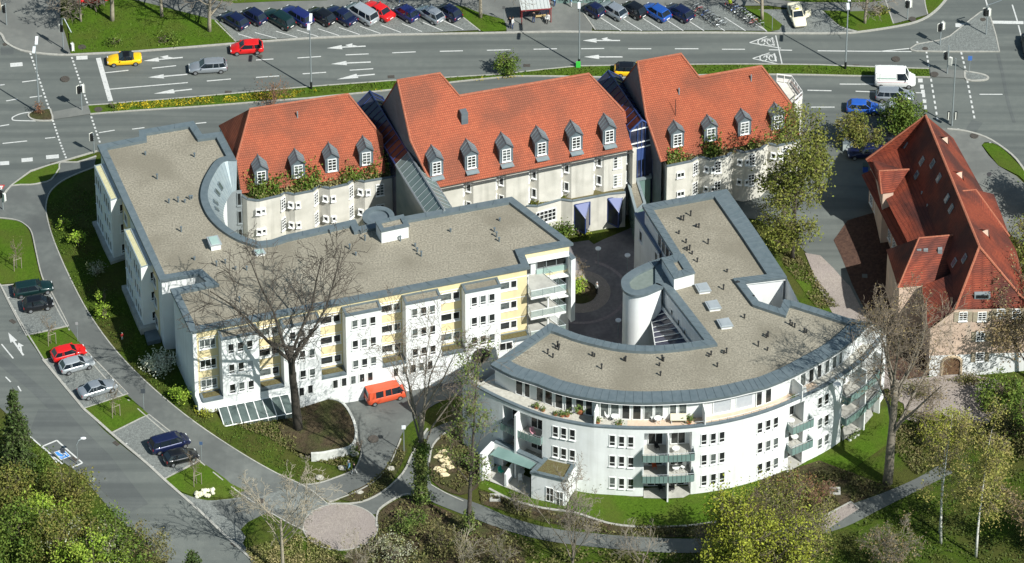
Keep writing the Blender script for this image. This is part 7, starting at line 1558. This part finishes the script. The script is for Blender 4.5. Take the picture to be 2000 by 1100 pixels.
tree('bare_tree', 'low spreading bare tree on the bed at the bottom, right of the pale many-stemmed one', 'tree', (1255,1120), 9, .14, 54, bark=m_barkg, twig=m_barkg, trunkL=.35, n=(8,6,5,4), t0=(.2,.2,.2,.2), ang=(50,42,45,50), lr=(1.3,.5,.5,.5), rmin=.018, lv=3)
for k, (bs, hh, sd, lfm, n, l) in enumerate([((2003,735), 16, 61, L_brown, 5000, 'brown budding tree at the right edge in front of the old house'), ((2040,560), 13, 62, L_oliv, 7000, 'olive tree at the right edge behind the old house'), ((2030,440), 10, 63, L_green, 6000, 'green tree at the right edge beside the pavement'), ((2020,900), 12, 64, L_green, 4500, 'dark green tree at the right edge above the birches'), ((2035,1080), 12, 65, L_brown, 4000, 'brown budding tree at the lower right corner')]):
    tree('edge_tree', l, 'tree', bs, hh, .2, sd, bark=m_bark, leaf=lfm, nleaf=n, lsz=.14, lspread=.5, trunkL=.6, n=(12,6,5,3), t0=(.2,.2,.2,.2), ang=(48,42,45,50), lr=(.6,.5,.5,.5))
# ---- top edge trees: trunks in view, crowns above the frame
for k, (bs, hh, r0, sd, l) in enumerate([((158,42), 9, .16, 71, 'slim pale trunk, leftmost on the top left lawn'), ((219,40), 13, .30, 72, 'thick trunk second from the left on the top left lawn'), ((316,32), 14, .22, 73, 'tall trunk third from the left at the back of the top left lawn'), ((409,61), 14, .26, 74, 'tall trunk at the right corner of the lawn beside the parking row'), ((939,34), 14, .24, 75, 'pale trunk on the grass wedge right of the parking row'), ((1489,38), 13, .22, 76, 'pale trunk beside the right bicycle rack'), ((1689,45), 12, .2, 77, 'thin trunk on the small lawn right of the taxi')]):
    tree('street_tree', 'bare tree, '+l, 'tree', bs, hh, r0, sd, bark=m_barkl, twig=m_barkg, trunkL=.6, n=(12,6,5,4), t0=(.28,.25,.2,.2), ang=(58,42,45,50), lr=(.8,.5,.5,.5), rmin=.024, up=(0,.04,.03,.01,0), group='bare trees along the top edge', off=.12)
for k, (bs, sd) in enumerate([((-60,60), 81), ((-20,95), 82)]):
    tree('street_tree', 'bare tree just outside the top left corner casting twiggy shadows' if k == 0 else 'bare tree just beyond the left edge by the pavement corner', 'tree', (bs[0]+60 if k == 0 else bs[0], bs[1]-40), 14, .25, sd, bark=m_barkl, twig=m_barkg, trunkL=.55, n=(9,6,5,4), t0=(.4,.25,.2,.2), ang=(48,42,45,50), lr=(.65,.5,.5,.5), rmin=.02)
# ---- conifers
def spruce(label, base, Ht, R0, seed, n):
    b = T(*base); root = thing('spruce_tree', label, 'tree', b); mb = MB(); mb.use(m_bark); mb.tube([b, b+V((0,0,Ht))], [.22,.03], 6); mb.obj('trunk', root); rs = random.Random(seed); C = []; br = MB(); br.use(m_bark); z = Ht*.08
    while z < Ht*.98:
        f = 1-z/Ht; R_ = R0*f**.85+.15; k = 9 if f > .3 else 6
        for i in range(k):
            a = rs.uniform(0, 6.28); L = R_*rs.uniform(.75, 1.1); e = b+V((math.cos(a)*L, math.sin(a)*L, z-L*.28)); s_ = b+V((0,0,z)); br.tube([s_, e], [.03,.01], 3)
            for j in range(int(10+26*f)): t = rs.random()**.7; p = s_.lerp(e, t); C.append((p.x+rs.gauss(0,.16), p.y+rs.gauss(0,.16), p.z+rs.gauss(0,.10)-.08))
        z += .32
    br.obj('branches', root); leaves('crown', root, C, .17, L_dark, seed); return root
spruce('dark green pointed spruce at the left edge beside the side road', (37,935), 13.5, 2.6, 1, 0); spruce('top of a dark spruce cut by the bottom edge left of the side path', (380,1185), 8.5, 3.6, 2, 0)
# ---- shrub masses bottom left
for k, (bs, R_, n, m, sz, l, ex) in enumerate([((45,1100), (4.5,4,4.0), 6500, L_green, .17, 'broad green bush filling the bottom left corner', None), ((130,1120), (4.5,4,4.6), 6500, L_oliv, .15, 'olive bush right of the corner bush at the bottom left', (L_blos, 300)), ((225,1150), (4.5,4,4.2), 6000, L_green, .16, 'green bush with pale blossoms near the side road', (L_blos, 500)), ((140,1000), (3.3,2.8,3.2), 4500, L_oliv, .13, 'tall airy bush in front of the disabled bay', None), ((20,985), (3.0,2.6,2.6), 3800, L_oliv, .14, 'grey-green bush below the spruce', None), ((80,1060), (3.6,3.,3.4), 4500, L_bright, .15, 'fresh yellow-green bush in the middle of the bottom left group', None), ((215,1070), (2.4,2.4,2.6), 3000, L_green, .14, 'small green bush closest to the kerb at the bottom left', (L_blos, 200)), ((180,1170), (4.5,4,4.8), 5000, L_bright, .15, 'bright bush cut by the bottom edge left of the road', (L_blos, 300)), ((285,1120), (3,3,3.4), 3600, L_under, .13, 'brownish bush at the bottom edge beside the road', None), ((-10,900), (2.2,2.2,2.2), 2200, L_green, .14, 'green bush cut by the left edge above the spruce', None), ((60,925), (2.6,1.8,1.6), 2400, L_green, .13, 'low dark bush at the foot of the spruce', None)]): shrub(l, bs, R_, n, m, sz, 100+k, name='bush', extra=ex, stems=12, group='bushes along the side road', clump=.4, cat='bush')
# small shrubs around the lawns
for k, (bs, R_, n, m, sz, l, ex) in enumerate([((532,208), (2.3,1.6,2.2), 900, L_red, .08, 'reddish bare shrub on the median behind the leftmost red roof', None), ((990,143), (1.4,1.1,1.5), 1700, L_green, .12, 'rounded green shrub on the median', None), ((76,222), (.5,.4,1.0), 260, L_red, .08, 'upright twiggy shrub at the foot of the left street lamp', None),
 ((218,213), (.8,.5,.5), 350, L_green, .12, 'small dark green bush at the left end of the yellow flowers', None), ((314,722), (2.3,1.8,1.1), 1500, L_white, .12, 'white flowering shrub beside the shaded white wall', None), ((125,445), (.7,.6,.7), 380, L_bright, .13, 'small bright shrub on the shaded west lawn, upper one', None), ((152,478), (.9,.8,.8), 480, L_bright, .13, 'small bright shrub on the west lawn, just below the upper one', None),
 ((204,590), (.8,.7,.9), 420, L_bright, .13, 'light green shrub at the edge of the shade on the lawn', None), ((203,620), (.8,.7,1.0), 480, L_bright, .13, 'bright green shrub below the one at the shade edge', None), ((350,785), (1.4,1,.8), 900, L_bright, .12, 'yellow-green low shrub left of the white corner', None), ((400,808), (1.0,.7,.6), 500, L_yel, .12, 'yellow shrub at the foot of the white corner', None), ((190,535), (1.1,.9,.8), 380, L_blos, .12, 'pale flowering shrub in the shade of the west bays', None),
 ((1662,285), (2.2,1.9,2.8), 2600, L_oliv, .14, 'loose olive shrub at the crossing, left one', None), ((1762,262), (2.8,2.2,3.1), 4800, L_green, .15, 'dense green shrub at the crossing beside the old house', None), ((1700,290), (1.6,1.4,1.7), 1300, L_oliv, .13, 'low olive shrub between the two bigger ones at the crossing', None), ((1130,568), (1.0,.9,.9), 600, L_bright, .12, 'yellow-green bush in the round courtyard bed', None),
 ((1103,458), (2.0,1.2,.9), 1500, L_green, .13, 'green shrub below the cream wall near the oriel', None), ((1135,460), (.9,.7,.6), 500, L_yel, .13, 'yellow shrub beside the triangular window', None), ((1850,865), (3.4,2.4,2.2), 3800, L_yel, .12, 'golden green bush beside the pink plaza', None), ((1955,800), (3.0,2.6,2.4), 3800, L_green, .14, 'dark green bush in front of the old house', None), ((1985,880), (3,2.6,2.4), 3200, L_under, .13, 'dark bush at the right edge above the birches', None), ((1790,775), (3.0,1.2,.8), 900, L_under, .12, 'low brownish hedge beside the arched door', None),
 ((1885,748), (2.2,.7,.5), 600, L_under, .12, 'low clipped shrubs along the old house wall', None), ((1560,980), (3.0,2.2,1.6), 1300, L_red, .09, 'reddish twiggy bush above the stone bay', None), ((860,1075), (3.0,2.2,1.6), 1200, L_under, .12, 'pale twiggy bush at the bottom beside the round plaza', None), ((770,1095), (3.0,2.2,1.6), 1300, L_blos, .10, 'grey-green twiggy bush at the bottom below the round plaza', None), ((800,1030), (2.2,1.8,1.0), 1200, L_ivy, .12, 'ivy-green undergrowth bush at the foot of the ivy trunk', None),
 ((1715,28), (1.1,.8,.6), 450, L_oliv, .12, 'small round bush on the lawn behind the lamp post', None), ((225,88), (1.0,.7,.5), 380, L_green, .12, 'low dark plants on the front of the top left lawn', None), ((325,84), (1.6,.7,.5), 420, L_green, .12, 'row of low plants right of the first on the top left lawn', None), ((700,878), (1.3,1.0,.8), 500, L_green, .12, 'green shrub at the end of the retaining wall', None), ((1630,830), (1.4,.8,.5), 200, L_dry, .12, 'dry tuft beside the balcony patio', None),
 ((655,470), (.1,.1,.1), 30, L_green, .05, 'x', None)][:-1]): shrub(l, bs, R_, n, m, sz, 200+k, extra=ex, stems=9 if R_[0] > 1.2 else 5, off=.05, twm=m_twigr if m is L_red else None, clump=.25 if R_[0] < 1.5 else .35)
# bare thin shrub bushes in the bottom foreground
for k, (bs, hh, m, l) in enumerate([((700,1115), 6, m_barkl, 'pale bare shrub at the bottom edge below the round plaza'), ((905,1110), 6, m_barkl, 'pale bare shrub at the bottom right of the slender tree'), ((980,1105), 5, m_barkg, 'grey bare shrub at the bottom beside the path bend'), ((1010,1000), 3.6, m_barkg, 'thin bare shrub on the bed before the sedum-roofed annex'), ((1480,925), 3.2, m_barkg, 'thin bare shrub against the curved wall'), ((1160,955), 3.4, m_twigr, 'reddish bare shrub at the foot of the curved wall'), ((1600,985), 4, m_twigr, 'red-twigged shrub on the bed by the stone bay'), ((1380,1095), 5, m_barkg, 'bare shrub left of the yellow tree'), ((1950,690), 6, m_barkg, 'bare shrub before the old house windows'), ((880,840), 4, m_barkg, 'thin bare shrub by the stone heap'), ((735,700), .1, m_barkg, 'x')][:-1]):
    tree('bare_shrub', l, 'shrub', bs, hh, .06, 300+k, bark=m, twig=m, lv=3, trunkL=.3, n=(8,6,5), t0=(.1,.2,.2), ang=(32,38,42), lr=(2.0,.5,.5), rr=(.7,.6,.6), rmin=.016, leaf=L_under, nleaf=250, lsz=.08, lspread=.3)
# staked saplings
for k, (bs, l) in enumerate([((33,525), 'staked sapling on the left lawn above the first parking bay'), ((100,672), 'staked sapling on the lawn between the two upper bays'), ((225,812), 'staked sapling on the lawn above the lowest bay'), ((384,946), 'staked sapling in a wooden frame near the heap of stones'), ((1128,560), 'sapling with two yellow stakes in the round courtyard bed')]):
    b = T(*bs, .05); root = tree('sapling', l, 'tree', bs, 5.0, .05, 400+k, bark=m_barkg, twig=m_twig, lv=3, trunkL=.7, n=(8,4,3), t0=(.45,.2,.2), ang=(40,40,40), lr=(.35,.5,.5), rr=(.5,.6,.6), rmin=.014, leaf=L_brown, nleaf=120, lsz=.06, lspread=.15)
    for j in range(3): a = j*2.09; mb = MB(); mb.use(m_barkl if k < 4 else mat('yellow_stake', (.55,.38,.12))); q = b+V((.55*math.cos(a), .55*math.sin(a), 0)); q2 = b+V((.55*math.cos(a+2.09), .55*math.sin(a+2.09), 0)); mb.tube([q, q+V((0,0,1.7))], .045, 4); mb.tube([q+V((0,0,1.6)), q2+V((0,0,1.6))], .03, 4); mb.obj('stake', root)
# ---- ground cover that nobody could count
def inside(p, poly):
    c = False; n = len(poly)
    for i in range(n):
        a, b = poly[i], poly[i-1]
        if (a[1] > p[1]) != (b[1] > p[1]) and p[0] < (b[0]-a[0])*(p[1]-a[1])/(b[1]-a[1])+a[0]: c = not c
    return c
def cover(name, polys, n, m, sz, seed=0, h=.15, thr=-9, z=None, patch=.5, label=None):
    rs = random.Random(seed); C = []; W = []
    for pl in polys: w = TX(pl) if z is None else PX(pl, z); W.append((w, abs(area(w))))
    tot = sum(a for _, a in W)
    for w, a in W:
        x0, x1 = min(p[0] for p in w), max(p[0] for p in w); y0, y1 = min(p[1] for p in w), max(p[1] for p in w); k = 0; t = 0; need = int(n*a/tot)
        while k < need and t < need*8:
            t += 1; p = (rs.uniform(x0, x1), rs.uniform(y0, y1))
            if not inside(p, w): continue
            nv = noise.noise(V((p[0]*patch, p[1]*patch, seed)))
            if nv < thr: continue
            k += 1; C.append((p[0], p[1], (H(*p) if z is None else z)+.06+h*abs(rs.gauss(0, 1))*(1 if z is None else max(.15, .9+nv*1.6))))
    o = leaves(name, None, C, sz, m, seed, up=.8); tag(o, kind='stuff'); return o
cover('median_flowers', [[(222,206),(430,189),(620,177),(620,189),(420,203),(230,218)]], 3000, L_flow, .085, 1, .12, thr=-.2); cover('median_flowers', [[(622,176),(760,163),(900,156),(1020,149),(1020,151),(800,174),(622,190)]], 700, L_flow, .09, 2, .1, thr=.1, patch=.3)
cover('median_grass_tufts', [[(222,204),(500,182),(760,161),(975,148),(1130,132),(1400,129),(1814,137),(1815,150),(1700,148),(1400,145),(1130,149),(1000,148),(760,175),(420,205),(230,219)]], 5500, L_gr, .12, 3, .10)
cover('undergrowth', [crv([(535,805),(600,796),(640,795),(668,806),(684,832),(690,862),(670,882),(640,890),(600,895),(560,860)], 2)], 2600, L_under, .14, 4, .2, thr=-.1)
cover('undergrowth', [[(700,985),(745,960),(776,920),(793,885),(776,878),(755,915),(720,945),(680,967)],[(862,850),(846,880),(848,940),(900,965),(940,940),(920,870)],[(940,985),(1060,1020),(1190,1044),(1300,1050),(1450,1046),(1450,1014),(1340,1030),(1190,1026),(1060,1000),(938,962)]], 5000, L_under, .13, 5, .18, thr=-.15)
cover('undergrowth', [[(740,1005),(800,975),(900,1012),(1000,1045),(1100,1075),(1300,1085),(1560,1060),(1560,1130),(660,1130),(700,1070),(740,1040)]], 6000, L_under, .15, 6, .3, thr=-.2); cover('undergrowth', [[(1490,940),(1600,905),(1745,955),(1660,982),(1580,1018),(1480,1045)]], 3500, L_under, .14, 7, .25, thr=-.1)
cover('meadow_grass', [[(1660,1030),(1860,930),(2010,850),(2020,1120),(1560,1120),(1560,1075)]], 6000, L_mead, .13, 8, .16, thr=-.2); cover('meadow_grass', [[(480,1075),(590,1045),(600,1120),(500,1120)],[(600,1045),(660,1078),(690,1110),(600,1120)]], 4500, L_dry, .12, 9, .14)
cover('lawn_tufts', [[(95,400),(105,470),(140,550),(180,620),(240,690),(310,765),(390,830),(480,890),(560,935),(620,930),(560,880),(530,800),(400,800),(380,790),(300,690),(240,600),(190,500),(186,340)]], 5000, L_gr, .10, 10, .07, thr=-.25); cover('lawn_tufts', [[(410,800),(530,860),(600,900),(680,915),(700,890),(600,880),(540,810)]], 3500, L_under, .13, 11, .12)
cover('lawn_tufts', [[(130,40),(140,104),(460,82),(420,44),(250,0),(140,0)]], 7000, L_gr, .10, 12, .07, thr=-.3); cover('bed_plants', [[(1820,745),(1990,742),(1990,860),(1950,830),(1950,748)],[(1745,800),(1830,812),(1930,832),(1860,900),(1790,930),(1745,880)]], 7000, L_under, .13, 13, .2, thr=-.2)
cover('bed_plants', [[(1500,430),(1560,440),(1560,500),(1640,600),(1600,605),(1530,515)]], 3000, L_under, .12, 15, .15, thr=-.2)
# roof terrace planting
TA = [(476,378),(500,391),(549,381),(575,379),(612,372),(644,367),(680,359),(712,354),(764,345),(755,325),(700,340),(600,357),(475,374)]
TB = [(1305,323),(1350,313),(1387,310),(1421,303),(1454,296),(1487,289),(1519,283),(1560,272),(1560,250),(1450,268),(1295,300)]
for nm, tp, zz, sd in (('terrace_planting', TA, 6.7, 20), ('terrace_planting', TB, 6.6, 30)):
    cover(nm, [tp], 3600, L_dry, .14, sd, .35, z=zz, patch=.35); cover(nm, [tp], 5200, L_green, .17, sd+1, .75, thr=.0, z=zz, patch=.35); cover(nm, [tp], 900, L_red, .12, sd+2, .6, thr=.1, z=zz, patch=.6)
cover('terrace_planting', [[(1032,400),(1050,402),(1078,394),(1094,390),(1110,385),(1075,380),(1040,388)]], 900, L_oliv, .12, 40, .12, z=3.0)
